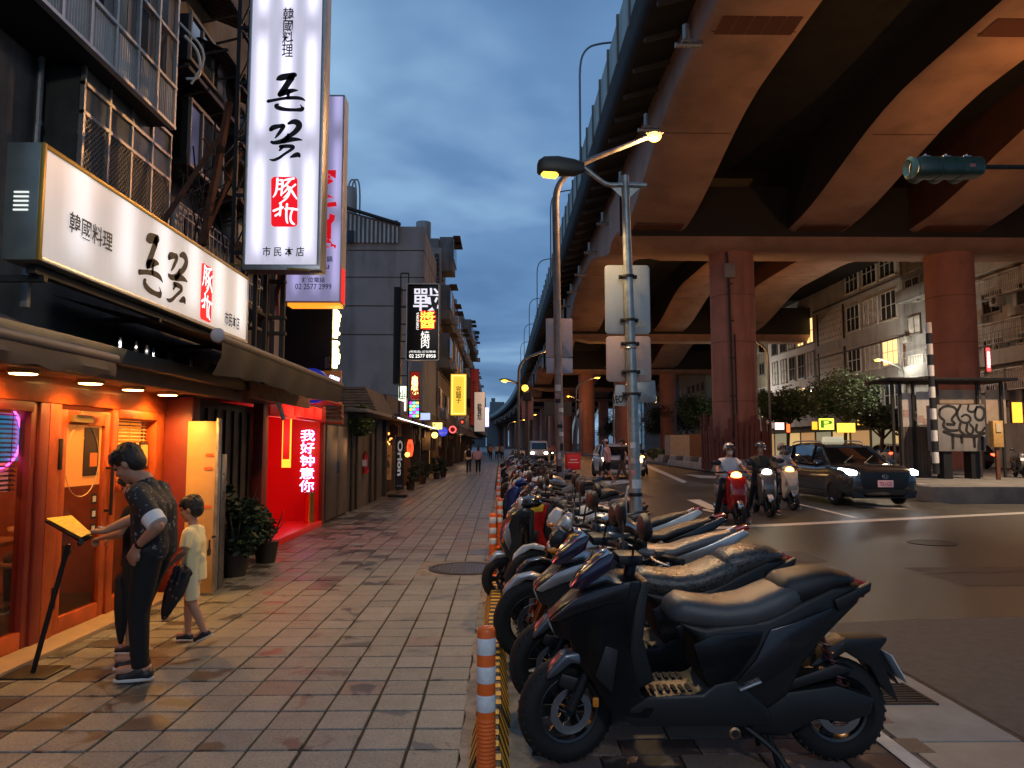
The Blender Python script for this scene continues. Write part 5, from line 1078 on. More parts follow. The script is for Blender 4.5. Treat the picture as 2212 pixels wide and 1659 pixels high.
def make_bike():
    t = thing('motorcycle', 'x', 'motorcycle')
    wheel(t, .70, .29, .10, turn=.3, spokes=10, rim=M('black rim', (.02, .02, .02), .3, .6)); wheel(t, -.66, .29, .13, spokes=5)
    fork(t, .42, .92, .68, .30, .10, .024, M('copper fork', (.42, .10, .02), .25, .8))
    b = MB(); b.prism([(.92, .44), (.90, .53), (.82, .61), (.70, .635), (.60, .60), (.62, .57), (.74, .59), (.84, .52)], .05); b.build('front_fender', st2, t, bev=.012)
    b = MB(); b.loft([ring(x, z, h, k, 18, 2.6) for x, z, h, k in ((.36, .86, .05, .05), (.30, .88, .12, .09), (.15, .90, .15, .105), (-.02, .87, .13, .09), (-.12, .82, .08, .06))]); b.build('fuel_tank', sp, t, angle=60)
    for s in (-1, 1):
        b = MB(); b.prism([(.52, .80), (.40, .94), (.20, .90), (.16, .72), (.30, .60), (.44, .62)], .015, 'Y', s * .15); o = b.build('tank_shroud', st2, t, bev=.01); 
        b = MB(); b.prism([(-.30, .76), (-.52, .84), (-.80, .96), (-.84, .93), (-.62, .78), (-.40, .70)], .018, 'Y', s * .10); b.build('tail_panel', st2, t, bev=.008)
        b = MB(); b.tube([(.32, s * .11, .84), (.05, s * .13, .70), (-.22, s * .12, .45)], .022, 8); b.tube([(.30, s * .09, .78), (.28, s * .12, .35), (-.20, s * .12, .28)], .016, 8); b.tube([(-.15, s * .11, .68), (-.55, s * .09, .83)], .014, 8); b.build('frame_tube', M('frame paint', (.05, .05, .055), .35, .6), t)
        b = MB(); b.tube([(-.20, s * .10, .38), (-.66, s * .11, .29)], .022, 8); b.build('swing_arm', rimm, t)
        b = MB(); b.sph((.55, s * .17, .82), (.035, .02, .02), 10, 6); b.build('turn_signal', lensa, t)
    seat_loft(t, [(-.02, .84, .77, .09), (-.12, .83, .75, .13), (-.30, .83, .76, .14), (-.40, .87, .79, .12), (-.60, .92, .84, .10), (-.72, .94, .88, .06)], sst)
    b = MB(); b.box((.06, 0, .42), (.30, .24, .24)); b.bar((.12, 0, .50), (.22, 0, .68), .16, .20)
    for k in range(6): b.bar((.115 + .018 * k, 0, .545 + .025 * k), (.118 + .018 * k, 0, .553 + .025 * k), .22, .24)
    b.build('engine', M('engine alloy', (.12, .12, .12), .4, .7, var=.3, vs=10), t, bev=.012)
    b = MB(); b.lathe([(0, .14), (.07, .14), (.085, .12), (.085, .08)], 20, (.0, 0, .42), 'Y'); b.lathe([(0, -.14), (.07, -.14), (.085, -.12), (.085, -.08)], 20, (.0, 0, .42), 'Y'); b.build('engine_cover', rimm, t)
    b = MB(); b.tube(smooth_pts([(.25, 0, .55), (.34, -.06, .40), (.1, -.13, .24), (-.3, -.16, .26)]), .022, 8); b.tube([(-.3, -.17, .27), (-.72, -.19, .42)], [.045, .055], 14); b.build('exhaust', M('exhaust steel', (.3, .28, .26), .3, .9), t)
    b = MB(); b.prism([(.47, .74), (.56, .78), (.58, .88), (.50, .97), (.42, .93)], lambda x, z: .10 - .25 * max(0, x - .5)); b.build('headlight_cowl', sp, t, bev=.02)
    b = MB(); b.sph((.565, 0, .82), (.03, .07, .045), 14, 8); b.build('headlight', lensc, t)
    b = MB(); b.prism([(-.80, .92), (-.86, .96), (-.84, .98), (-.76, .95)], .05); b.build('tail_light', lensr, t, bev=.004)
    b = MB(); b.prism([(-.70, .86), (-.98, .66), (-1.0, .60), (-.92, .62), (-.72, .80)], .05); b.build('rear_fender', tfa, t, bev=.008)
    b = MB()
    for k in range(8): b.tube(smooth_pts([(.40, -.1 + k * .03, .94), (.45 + .02 * (k % 3), -.12 + k * .035, .80), (.36, -.08 + k * .02, .66)]), .006, 5)
    b.build('cable', blackm, t)
    b = MB(); b.tube([(.0, .12, .25), (-.08, .26, .012)], .012, 7); b.build('side_stand', blackm, t); plate(t, -.97, .66, .5)
    handlebar(t, .38, 1.02, .36, .3, .05, .09)
    for s in (-1, 1): mirror(t, s, (.34, s * .22, 1.03), (.30, s * .36, 1.20), size=(.02, .11, .062))
    return t
A_ = make_maxi(); S_ = make_scooter(); K_ = make_bike()
def sw_(paint=None, accent=None, seat=None, rim=None, fork_=None, trim=None):
    d = {}
    for k, v in (('scooter paint', paint), ('scooter accent', accent), ('scooter seat', seat), ('scooter rim', rim), ('copper fork', fork_), ('scooter trim', trim), ('grey seat vinyl', seat)):
        if v: d[k] = v
    return d
pt = {n: satin(n + ' scooter paint', c, r_, m) for n, c, r_, m in (('white', (.60, .60, .58), .3, 0), ('red', (.42, .012, .012), .25, .2), ('yellow', (.70, .45, .03), .3, 0), ('blue', (.012, .03, .16), .25, .4), ('navy', (.01, .014, .035), .25, .4), ('grey', (.14, .14, .14), .3, .6), ('black', (.012, .012, .013), .22, .2), ('orange', (.65, .16, .02), .3, 0), ('silver', (.38, .38, .38), .28, .7), ('green', (.05, .12, .04), .35, 0), ('cream', (.5, .45, .36), .35, 0), ('maroon', (.14, .01, .02), .25, .3))}
pt['speckled'] = M('rain flecked seat vinyl', (.05, .048, .045), .3, var=.9, vs=60, bump=.4, bs=90); pt['greyseat'] = M('slate seat vinyl', (.10, .10, .10), .35, bump=.2, bs=200)
rows = [  # source, street distance, x, turn, label, swaps, scale
 (A_, 3.78, 1.00, 0.0, 'large matt black maxi scooter with grey seat, nearest of the parked row', None),
 (A_, 4.62, .96, .05, 'black scooter with rain flecked seat and silver panels right behind the large maxi scooter', sw_(pt['black'], pt['silver'], pt['speckled'])),
 (K_, 5.45, .93, -.04, 'black motorcycle with copper forks and silver tail, third in the parked row', sw_(pt['black'], pt['silver'], pt['greyseat'])),
 (K_, 6.25, 1.02, .06, 'motorcycle with silver tank and black fender, fourth from the camera in the row', sw_(pt['silver'], pt['black'], None, None, M('dark fork', (.03, .03, .03), .3, .7))),
 (K_, 6.98, 1.0, -.05, 'white naked motorcycle with white tank covers and black seat in the parked row', sw_(pt['white'], pt['white'], None, None, M('dark fork', (.03, .03, .03), .3, .7))),
 (S_, 7.62, .62, .12, 'black and silver scooter squeezed in just past the white motorcycle', sw_(pt['black'], pt['silver'])),
 (A_, 8.7, .86, -.06, 'sporty scooter with red and yellow striped nose in the parked row', sw_(pt['red'], pt['yellow'])),
 (S_, 9.6, .96, .05, 'grey scooter with maroon side panels whose tail juts out beyond the galvanised pole', sw_(pt['grey'], pt['maroon'])),
 (A_, 10.4, .92, .1, 'navy blue scooter with dark visor past the red and yellow one', sw_(pt['navy'], pt['silver'])),
 (S_, 11.3, .72, -.12, 'blue scooter standing close to the orange post at the sidewalk edge', sw_(pt['blue'], pt['black'])),
 (S_, 12.1, 1.0, .05, 'cream white scooter with orange turn lights in the middle of the row', sw_(pt['white'], pt['orange'])),
 (A_, 13.0, .9, -.05, 'dark scooter with red accents in the middle of the row', sw_(pt['black'], pt['red'])),
 (K_, 13.9, 1.05, .08, 'silver and black motorcycle in the far half of the row', sw_(pt['silver'], pt['black'])),
 (S_, 14.8, .85, 0, 'white fronted scooter in the far half of the row', sw_(pt['white'], pt['grey'])),
 (S_, 15.4, .75, .05, 'plain black scooter in the far half of the row', sw_(pt['black'], pt['white'])),
 (A_, 16.75, .9, -.08, 'orange and black scooter in the far half of the row', sw_(pt['orange'], pt['black'])),
 (S_, 17.6, 1.0, .04, 'silver scooter in the far half of the row', sw_(pt['silver'], pt['black'])),
 (K_, 18.5, .95, -.06, 'small black motorcycle in the far half of the row', sw_(pt['black'], pt['grey'])),
 (S_, 19.5, .9, .1, 'dark red panelled scooter in the far half of the row', sw_(pt['maroon'], pt['black'])),
 (S_, 20.6, 1.05, -.05, 'scooter under a green rain cover in the far half of the row', sw_(pt['green'], pt['green'], pt['green'])),
 (S_, 21.8, 1.3, .05, 'black scooter that carries the red delivery box on its tail', sw_(pt['black'], pt['silver']))]
cols = ['black', 'white', 'grey', 'navy', 'silver', 'red', 'black', 'cream', 'blue', 'black', 'white', 'grey', 'black', 'maroon']
names = ['black', 'white', 'grey', 'navy blue', 'silver', 'red', 'glossy black', 'cream', 'blue', 'jet black', 'pure white', 'dull grey', 'black', 'maroon']
GR = 'scooters and motorcycles parked along the kerb'
for i, (src, y, x, a, lab, swp) in enumerate(rows):
    o = put(src, swp is not None or i > 0, (x + (random.uniform(-.06, .06) if i > 2 else 0), y, 0), math.pi + a, lab, swp, GR)
    if i > 0: o.rotation_euler[0] = random.uniform(-.06, .02)
for i in range(14):
    y = 23 + i * 1.35; put((S_, A_, S_, K_)[i % 4], True, (1.0 + random.uniform(-.15, .15), y, 0), math.pi + random.uniform(-.15, .15), 'x', sw_(pt[cols[i]], pt[cols[(i + 3) % 14]]), GR)['label'] = ('tiny %s scooter at the far tail of the row, %s the red box' % (names[i], 'just past' if y < 29 else 'well beyond'))
put(S_, False, (1.0, 42.5, 0), math.pi, 'far grey black scooter standing alone after the parked row', None, GR); put(K_, False, (1.1, 44.5, 0), math.pi, 'last tiny motorcycle at the far end of the parked row', None, GR)
# the red delivery box
db = thing('delivery_box', 'red delivery box strapped on the tail of a black scooter beyond the second lamp post', 'box', (2.12, 21.8, .82)); MB().box((0, 0, .24), (.42, .46, .46)).build('box', M('delivery red', (.55, .012, .02), .45, bump=.2), db, bev=.03, seg=3); MB().box((0, 0, .48), (.44, .48, .03)).build('lid', M('delivery lid', (.42, .01, .015), .4), db, bev=.008); b = MB(); b.box((0, -.232, .22), (.3, .004, .02)); b.box((0, -.232, .30), (.2, .004, .03)); b.build('print', white, db)

# ------------------------------------------------------------------ delineator posts and kerb blocks
orp = M('orange delineator plastic', (.80, .13, .012), .42, var=.12, vs=6, bump=.1); refl = M('white reflective sheet', (.72, .72, .72), .3, var=.12, vs=30, bump=.4, bs=160)
def make_post():
    t = thing('delineator_post', 'x', 'bollard'); rs = [(.0, .02), (.10, .02), (.10, .028), (.055, .05), (.041, .06)]
    b = MB(); b.lathe(rs, 24); b.build('base', orp, t)
    pr_ = [(.041, .06)]
    for k in range(18): z = .07 + k * .0165; pr_ += [(.0395, z), (.0425, z + .005), (.0425, z + .010), (.0395, z + .0145)]
    pr_ += [(.0405, .375), (.0405, .735), (.036, .75), (.02, .755), (.018, .752), (0, .752)]; b = MB(); b.lathe(pr_, 24); b.build('tube', orp, t, angle=60)
    for z in (.40, .52, .64):
        b = MB(); b.lathe([(.0412, z), (.0422, z + .002), (.0422, z + .068), (.0412, z + .07)], 24); b.build('reflective_band', refl, t)
    b = MB(); b.lathe([(.0, .758), (.016, .758), (.016, .751)], 16); b.build('cap_button', orp, t); return t
DP = make_post(); posts = [(-.06, 3.33, 'nearest orange and white post, cut by the lower edge of the picture'), (G(1066, 1246).x, 8.75, 'second orange and white post, at the end of the striped kerb blocks'), (G(1080, 1182).x, 11.2, 'third orange and white post, close behind the second one'), (-.04, 15.4, 'fourth orange and white post beside the blue scooter'), (-.04, 18.4, 'fifth orange and white post along the sidewalk edge'), (-.04, 21.3, 'sixth orange and white post along the sidewalk edge'), (-.04, 24.2, 'seventh orange and white post, small in the distance'), (-.04, 27.4, 'eighth orange and white post, last visible of the line')]
for i, (x, y, l_) in enumerate(posts):
    o = put(DP, i > 0, (x, y, 0), random.uniform(0, 6), l_, None, 'orange delineator posts along the sidewalk edge'); o.rotation_euler[0] = random.uniform(-.02, .02)
ky = M('kerb block yellow', (.72, .38, .02), .5, var=.25, vs=9, bump=.2); kk = M('kerb block black rubber', (.025, .025, .025), .6, bump=.3)
def make_block():
    t = thing('kerb_block', 'x', 'kerb block'); Lb = .56
    sec = [(-.098, 0), (-.045, .125), (.045, .125), (.098, 0)]
    b = MB(); b.prism(sec, Lb / 2 - .004, 'Y'); b.build('body', kk, t, bev=.006)
    for si, (p, q) in enumerate(((sec[0], sec[1]), (sec[1], sec[2]), (sec[2], sec[3]))):
        b = MB(); n_ = Vector((q[1] - p[1], -(q[0] - p[0]))).normalized() * -1 ; n_ = Vector((-(q[1] - p[1]), q[0] - p[0])).normalized() * .0035
        sh = (.09, 0, -.09)[si]
        for k in range(-2, 7):
            y0 = -Lb / 2 + .02 + k * .14; y1 = y0 + .07
            def cl_(v): return max(-Lb / 2 + .008, min(Lb / 2 - .008, v))
            a = [(p, y0), (p, y1), (q, y1 + sh), (q, y0 + sh)] if si != 1 else [(p, y0), (p, y1), (q, y1), (q, y0)]
            if si == 0: a = [(p, y0 - .09), (p, y1 - .09), (q, y1), (q, y0)]
            if si == 2: a = [(p, y0), (p, y1), (q, y1 - .09), (q, y0 - .09)]
            ys_ = [v for _, v in a]
            if max(ys_) < -Lb / 2 + .02 or min(ys_) > Lb / 2 - .02: continue
            w2 = [cl_(v) for v in ys_]
            b.quad(*[(c[0] + n_.x, v, c[1] + n_.y) for (c, _), v in zip(a, w2)])
        stuff(b.build('stripe', ky, t, smooth=False, fixn=False))
    return t
KB = make_block(); y = 2.75; i = 0; words = ['nearest', 'second', 'third', 'fourth', 'fifth', 'sixth', 'seventh', 'eighth', 'ninth', 'tenth']
while y < 8.5:
    x = -.045 + random.uniform(-.006, .006); put(KB, i > 0, (x, y, -.002), random.uniform(-.012, .012), words[i] + ' black and yellow striped rubber kerb block from the camera', None, 'striped kerb blocks along the sidewalk edge'); y += .575; i += 1
for k, (px, py) in enumerate(((1120, 1236), (1145, 1152))):
    q = G(px, py); o = copy_tree(KB); o.location = (q.x + .05, q.y, 0); o.rotation_euler = (0, 0, math.pi / 2 + .1); o.scale = (.9, .5, .8); o['label'] = ('yellow tipped wheel stop between the posts and a copper forked front wheel', 'yellow tipped wheel stop under the nose of the red and yellow scooter')[k]; o['category'] = 'wheel stop'; o['group'] = 'wheel stops in the scooter bays'
# ------------------------------------------------------------------ cars
carg = M('car glass', (.006, .007, .008), .04, coat=.6)
def make_car(label, paintm, loc, rz, suv=True, lights=None, plate_txt=None, cat='car', taxi=False, rear_on=False, name='parked_car'):
    t = thing(name, label, cat, loc, rz)
    dk_ = M('car black trim', (.01, .01, .01), .45)
    rows = [(2.24, .70, .42, .78), (2.20, .83, .30, .92), (2.08, .89, .22, 1.0), (1.8, .915, .20, 1.045), (1.4, .92, .20, 1.07), (1.0, .915, .20, 1.09), (.4, .91, .20, 1.04), (-.4, .91, .20, 1.05), (-1.0, .92, .20, 1.07), (-1.6, .915, .22, 1.08), (-2.0, .88, .26, 1.06), (-2.16, .82, .34, 1.0), (-2.22, .70, .42, .90)]
    b = MB(); b.loft([ring(x, (a + c) / 2, h, (c - a) / 2, 32, 5) for x, h, a, c in rows]); b.build('body', paintm, t, angle=55)
    wt = lambda x, z: .87 - max(0, z - 1.0) * .42 - max(0, abs(x + .5) - 1.2) * .12
    out = [(1.08, 1.0), (.75, 1.24), (.42, 1.46), (.15, 1.555), (-.3, 1.60), (-1.0, 1.60), (-1.6, 1.55), (-1.85, 1.45), (-2.12, 1.04)]
    b = MB(); b.prism(out, wt); b.build('windows', carg, t, bev=.03, angle=50)
    rf_ = MB(); rf_.loft([[Vector((x, h * math.cos(a), z - .045 + .06 * math.sin(a))) for a in [math.pi * i / 12 for i in range(13)]] + [Vector((x, -h * .98, z - .06)), Vector((x, h * .98, z - .06))] for x, h, z in ((.36, .655, 1.50), (.1, .66, 1.575), (-.4, .645, 1.61), (-1.0, .64, 1.61), (-1.6, .64, 1.565), (-1.95, .63, 1.50))]); rf_.build('roof', paintm, t, angle=60)
    for s in (-1, 1):
        b = MB()
        for p, q, w_ in (((1.10, 1.01), (.36, 1.50), .05), ((.36, 1.50), (-.4, 1.575), .05), ((-.4, 1.575), (-1.0, 1.58), .05), ((-1.0, 1.58), (-1.75, 1.50), .05), ((-1.75, 1.50), (-2.1, 1.08), .12), ((-1.35, 1.06), (-1.5, 1.54), .06)):
            b.bar((p[0], s * (wt(*p) + .0), p[1]), (q[0], s * (wt(*q) + .0), q[1]), .035, w_)
        b.build('pillar', paintm, t, bev=.008)
        b = MB(); b.bar((.05, s * (wt(.05, 1.05)), 1.06), (-.02, s * wt(0, 1.53), 1.54), .02, .07); b.build('door_pillar', dk_, t)
        b = MB(); b.bar((1.05, s * .885, 1.045), (-2.0, s * .88, 1.09), .012, .02); b.build('window_trim', chrome, t)
        b = MB(); b.box((.78, s * 1.0, 1.09), (.12, .2, .13)); b.bar((.78, s * .86, 1.03), (.78, s * .95, 1.06), .04); b.build('wing_mirror', paintm, t, bev=.03)
        for x in (1.36, -1.30):
            b = MB(); pts = []
            for k in range(17): a = math.pi * k / 16; pts.append((x + .43 * math.cos(a), .36 + .43 * math.sin(a)))
            pts += [(x - .43, .2), (x + .43, .2)]; b.prism(pts, .03, 'Y', s * .90); b.build('wheel_arch', dk_, t, bev=.01)
        b = MB(); b.bx(-.86, .92, s * .88 - .045, s * .88 + .045, .17, .34); b.build('sill', dk_, t, bev=.02)
        b = MB(); b.box((.25, s * .925, .82), (.16, .02, .025)); b.box((-.75, s * .928, .84), (.16, .02, .025)); b.build('door_handle', chrome, t, bev=.006)
        b = MB(); b.prism([(2.235, .89), (2.225, .79), (2.0, .82), (1.55, .93), (1.66, .965), (2.06, .94)], .09, 'Y', s * .79); o = b.build('headlight', lights or lensc, t, bev=.015)
        b = MB(); b.box((2.19, s * .70, .47), (.04, .12, .05)); b.build('fog_lamp', dk_, t, bev=.01)
        b = MB(); b.box((-2.17, s * .72, .92), (.08, .3, .16)); b.build('tail_light', E('tail lamp', (1, .06, .02), 6) if rear_on else lensr, t, bev=.02)
        for x in (1.36, -1.30):
            o = wheel(t, x, .345, .22, spokes=5, disc=0, rim=M('car rim', (.65, .65, .65), .28, .7)); o.location = (x, s * .84, .345)
    b = MB(); b.prism([(-.66, .88), (.66, .88), (.60, .56), (.50, .44), (-.50, .44), (-.60, .56)], .04, 'X', 2.215); o = b.build('grille', dk_, t, bev=.02)
    b = MB()
    for k in range(6): b.bx(2.25, 2.263, -.58, .58, .50 + .06 * k, .512 + .06 * k)
    b.build('grille_bars', M('grille gloss', (.03, .03, .03), .2, coat=.5), t)
    b = MB(); b.prism([(-.86, .42), (-.62, .40), (-.5, .25), (.5, .25), (.62, .40), (.86, .42), (.8, .22), (-.8, .22)], .05, 'X', 2.16); b.build('bumper_insert', dk_, t, bev=.015)
    b = MB()
    for (cx, rx, ry) in ((0, .075, .05), (0, .026, .048), (0, .05, .022)): b.tube([Vector((2.27, rx * math.cos(2 * math.pi * k / 20), .76 + ry * math.sin(2 * math.pi * k / 20) + (.012 if ry < .03 else 0))) for k in range(21)], .006, 5, cap=False)
    b.build('emblem', chrome, t)
    b = MB(); b.bx(2.262, 2.275, -.2, .2, .50, .67); pl = b.build('licence_plate', M('plate sheet', (.80, .50, .48), .4, emit=(.8, .4, .4), es=.12) if plate_txt else white, t, bev=.005)
    if plate_txt: text(plate_txt, (2.2765, 0, .585), (0, 1, 0), (0, 0, 1), .33, .10, M('plate red', (.45, .01, .02), .5), 'plate_lettering', pl, bold=.02)
    if suv:
        for s in (-1, 1): b = MB(); b.tube(smooth_pts([(.15, s * .58, 1.60), (.0, s * .57, 1.66), (-1.5, s * .56, 1.66), (-1.7, s * .57, 1.60)]), .018, 8); b.build('roof_rail', alu, t)
    if taxi:
        b = MB(); b.prism([(-.30, 1.62), (-.27, 1.78), (.27, 1.78), (.30, 1.62)], .09, 'X', -.35); b.build('roof_sign', M('roof sign', (.6, .6, .5), .4, emit=(.8, .75, .5), es=.35), t, bev=.02)
    b = MB(); b.tube([(1.05, .1, 1.05), (.72, .55, 1.26)], .008, 5); b.tube([(1.05, -.45, 1.05), (.74, .0, 1.27)], .008, 5); b.build('wiper', dk_, t)
    return t
xc = (G(1795, 1085).x + 1.02)
make_car('dark grey SUV taxi with lit headlights and pink licence plate waiting at the stop line', M('dark grey car paint', (.055, .06, .065), .25, .6, coat=1), (9.5, 20.7, 0), -math.pi / 2 + .04, lights=E('white headlight', (.9, .95, 1), 14), plate_txt='TDU-5223', cat='taxi', taxi=True, name='taxi')
make_car('white car with glowing headlights behind the two people crossing the road', M('white car paint', (.6, .6, .6), .3, coat=1), (5.5, 35.5, 0), -math.pi / 2, suv=False, lights=E('warm headlight', (1, .62, .25), 12), name='car')
make_car('white taxi seen from behind on the far road, red tail lights glowing', M('white car paint', (.6, .6, .6), .3, coat=1), (30.3, 58, 0), math.pi / 2, rear_on=True, name='car')
make_car('red tail lit dark car far off on the road beyond the kiosk', M('dark grey car paint', (.035, .038, .042), .25, .6, coat=1), (30.6, 49, 0), math.pi / 2, rear_on=True, name='car')
def make_van(label, loc, rz):
    t = thing('van', label, 'van', loc, rz); wp = M('van paint', (.6, .58, .54), .35, coat=.6)
    b = MB(); b.prism([(2.2, .35), (2.25, .7), (2.1, 1.0), (1.5, 1.75), (1.3, 1.9), (-2.1, 1.95), (-2.2, 1.8), (-2.25, .4), (-2.1, .3), (2.0, .3)], lambda x, z: .85 - max(0, z - 1) * .1); b.build('body', wp, t, bev=.06)
    b = MB(); b.prism([(2.0, 1.15), (1.56, 1.72), (1.54, 1.70), (1.98, 1.13)], .68); o = b.build('windscreen', carg, t); o.location = (.035, 0, .02)
    for s in (-1, 1):
        b = MB(); b.prism([(1.75, 1.1), (1.4, 1.65), (.6, 1.65), (.6, 1.1)], .01, 'Y', s * .835); b.build('side_window', carg, t)
        for x in (1.4, -1.4): o = wheel(t, x, .31, .18, disc=0); o.location = (x, s * .76, .31)
        b = MB(); b.box((2.2, s * .62, .78), (.08, .3, .2)); b.build('headlight', E('headlight dipped', (1, .9, .7), 16 if s < 0 else 5), t, bev=.03)
        b = MB(); b.box((1.75, s * 1.0, 1.3), (.1, .14, .24)); b.build('wing_mirror', plastic, t, bev=.02)
    b = MB(); b.box((2.24, 0, .45), (.06, 1.5, .2)); b.build('bumper', plastic, t, bev=.03)
    return t
make_van('small white van with dark windscreen driving this way down the road', (3.55, 70, 0), -math.pi / 2)

# ------------------------------------------------------------------ trees and bushes
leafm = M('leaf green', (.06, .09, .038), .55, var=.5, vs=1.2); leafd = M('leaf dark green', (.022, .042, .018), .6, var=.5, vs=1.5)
barkm = M('bark', (.07, .055, .04), .9, var=.4, vs=6, bump=.5)
def foliage(name, par, c, rad, n, size, mat, rng, lumps=9, flat=.7):
    b = MB(); cl = []
    for _ in range(lumps):
        a = rng.uniform(0, 2 * math.pi); r_ = rad * rng.uniform(.25, .85); cl.append((Vector((c[0] + r_ * math.cos(a), c[1] + r_ * math.sin(a), c[2] + rad * flat * rng.uniform(-.55, .6))), rad * rng.uniform(.28, .5)))
    for i in range(n):
        q, r2 = cl[i % lumps]; v = Vector((rng.gauss(0, 1), rng.gauss(0, 1), rng.gauss(0, 1))).normalized() * r2 * rng.uniform(.45, 1.05); v.z *= .75
        p = q + v; s_ = size * rng.uniform(.6, 1.3); u = Vector((rng.uniform(-1, 1), rng.uniform(-1, 1), rng.uniform(-.5, .5))).normalized(); w_ = u.orthogonal().normalized(); w_ = (w_ * math.cos(i) + u.cross(w_) * math.sin(i))
        b.add([p - u * s_, p + w_ * s_ * .45, p + u * s_, p - w_ * s_ * .45], [(0, 1, 2, 3)])
    return b.build(name, mat, par, smooth=False, fixn=False)
def tree(label, x, y, h, rad, seed, mat=leafm, group='street trees along the far side of the road'):
    rng = random.Random(seed); t = thing('tree', label, 'tree', (x, y, -.06), group=group); b = MB()
    b.tube(smooth_pts([(0, 0, 0), (rng.uniform(-.2, .2), .1, h * .3), (rng.uniform(-.4, .4), 0, h * .62)]), [.2, .19, .18, .17, .16, .15, .14, .13, .12, .10][:10] if len(smooth_pts([(0, 0, 0), (0, 0, 1), (0, 0, 2)])) == 10 else .15, 8)
    b.build('trunk', barkm, t)
    for k in range(6):
        a = rng.uniform(0, 2 * math.pi); b = MB(); b.tube([(0, 0, h * .45), (rad * .4 * math.cos(a), rad * .4 * math.sin(a), h * .62), (rad * .75 * math.cos(a), rad * .75 * math.sin(a), h * rng.uniform(.65, .85))], [.09, .06, .03], 6); b.build('limb', barkm, t)
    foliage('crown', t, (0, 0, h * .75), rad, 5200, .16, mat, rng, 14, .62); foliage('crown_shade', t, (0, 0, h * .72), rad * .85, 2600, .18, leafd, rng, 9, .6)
    return t
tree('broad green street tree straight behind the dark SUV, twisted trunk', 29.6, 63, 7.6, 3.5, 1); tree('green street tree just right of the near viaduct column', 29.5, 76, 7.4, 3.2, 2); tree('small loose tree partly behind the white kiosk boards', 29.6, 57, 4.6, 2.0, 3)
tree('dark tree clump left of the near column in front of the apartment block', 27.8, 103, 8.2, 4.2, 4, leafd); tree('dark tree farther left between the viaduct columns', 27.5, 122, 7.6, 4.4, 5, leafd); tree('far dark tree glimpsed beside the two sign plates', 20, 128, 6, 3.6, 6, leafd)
for i, (x, y, r_) in enumerate(((10.6 + 3.4, 64, 1.0), (14.2, 68, 1.2), (14.6, 72, 1.1), (15, 77, 1.3))):
    bu = thing('bush', ('low green bush at the nose of the hedge on the island', 'second green bush of the island hedge', 'third green bush of the island hedge', 'last green bush of the island hedge')[i], 'bush', (x, y, .2), group='hedge bushes on the island'); foliage('foliage', bu, (0, 0, .5), r_, 1500, .09, leafm, random.Random(i + 40), 8, .45)
# plants on the left pavement
def plant(label, x, y, h, r_, n, seed, mat=leafd, size=.045, cat='plant', flower=None):
    t = thing('potted_plant', label, cat, (x, y, 0)); rng = random.Random(seed)
    b = MB(); b.lathe([(0, 0), (.12, 0), (.16, .26), (.17, .28), (.14, .28), (0, .25)], 18); b.build('pot', M('dark pot', (.03, .02, .015), .6), t)
    b = MB()
    for k in range(9): a = rng.uniform(0, 6.28); b.tube([(0, 0, .2), (r_ * .4 * math.cos(a), r_ * .4 * math.sin(a), h * .6), (r_ * .7 * math.cos(a), r_ * .7 * math.sin(a), h * rng.uniform(.75, 1))], [.012, .008, .004], 5)
    b.build('stem', barkm, t); foliage('leaves', t, (0, 0, h * .6), r_, n, size, mat, rng, 10, h * .45 / r_)
    return t
plant('dense dark potted shrub at the foot of the dark shopfront behind the boy', -3.15, 9.0, .95, .42, 2600, 1); plant('dark potted shrub beside the red pillar', -3.1, 10.0, .7, .35, 1800, 2); plant('taller dark shrub in the corner of the dark shopfront', -3.3, 9.5, 1.15, .3, 1500, 7)
plant('thin leafy pot plant at the left edge of the red entrance', -3.6, 11.3, .6, .18, 500, 3)
iv = thing('ivy', 'clump of hanging green ivy over the wall beside the steel door', 'ivy', (-3.45, 17.6, 2.1)); foliage('leaves', iv, (0, 0, 0), .48, 3200, .045, M('ivy green', (.06, .09, .02), .5, var=.5, vs=6), random.Random(8), 12, 1.0)

# ------------------------------------------------------------------ buildings across the road
WM = {}
def wmesh(w_, h, nv, nh, fm, gm, d=.12):   # a framed window in the YZ plane facing -X; returns two shared meshes
    key = (w_, h, nv, nh, fm.name, gm.name)
    if key not in WM:
        f = MB(); f.bx(-d, 0, -w_ / 2, -w_ / 2 + .08, 0, h); f.bx(-d, 0, w_ / 2 - .08, w_ / 2, 0, h); f.bx(-d, 0, -w_ / 2 + .08, w_ / 2 - .08, 0, .08); f.bx(-d, 0, -w_ / 2 + .08, w_ / 2 - .08, h - .08, h); f.bx(-d - .08, 0, -w_ / 2 - .06, w_ / 2 + .06, -.1, 0)
        for i in range(1, nv): y = -w_ / 2 + w_ * i / nv; f.bx(-d + .02, 0, y - .035, y + .035, .08, h - .08)
        for i in range(1, nh): z = h * i / nh; f.bx(-d + .03, 0, -w_ / 2 + .08, w_ / 2 - .08, z - .03, z + .03)
        g = MB(); g.bx(-.05, -.03, -w_ / 2 + .08, w_ / 2 - .08, .08, h - .08)
        WM[key] = (f.mesh(fm, None, name='window'), g.mesh(gm, None, name='pane'))
    return WM[key]
def windows(par, X, ys_, z, w_, h, nv=2, nh=2, fm=None, gms=None, rng=random):
    L0 = WOFF[par.name]
    for y in ys_:
        a, b = wmesh(w_, h, nv, nh, fm, rng.choice(gms)); o = link('window', a, par); o.location = Vector((X, y, z)) - L0; q = link('pane', b, o)
def windowsY(par, Y, xs_, z, w_, h, nv=2, nh=2, fm=None, gms=None, rng=random):
    L0 = WOFF[par.name]
    for x in xs_:
        a, b = wmesh(w_, h, nv, nh, fm, rng.choice(gms)); o = link('window', a, par); o.location = Vector((x, Y, z)) - L0; o.rotation_euler = (0, 0, math.pi / 2); q = link('pane', b, o)
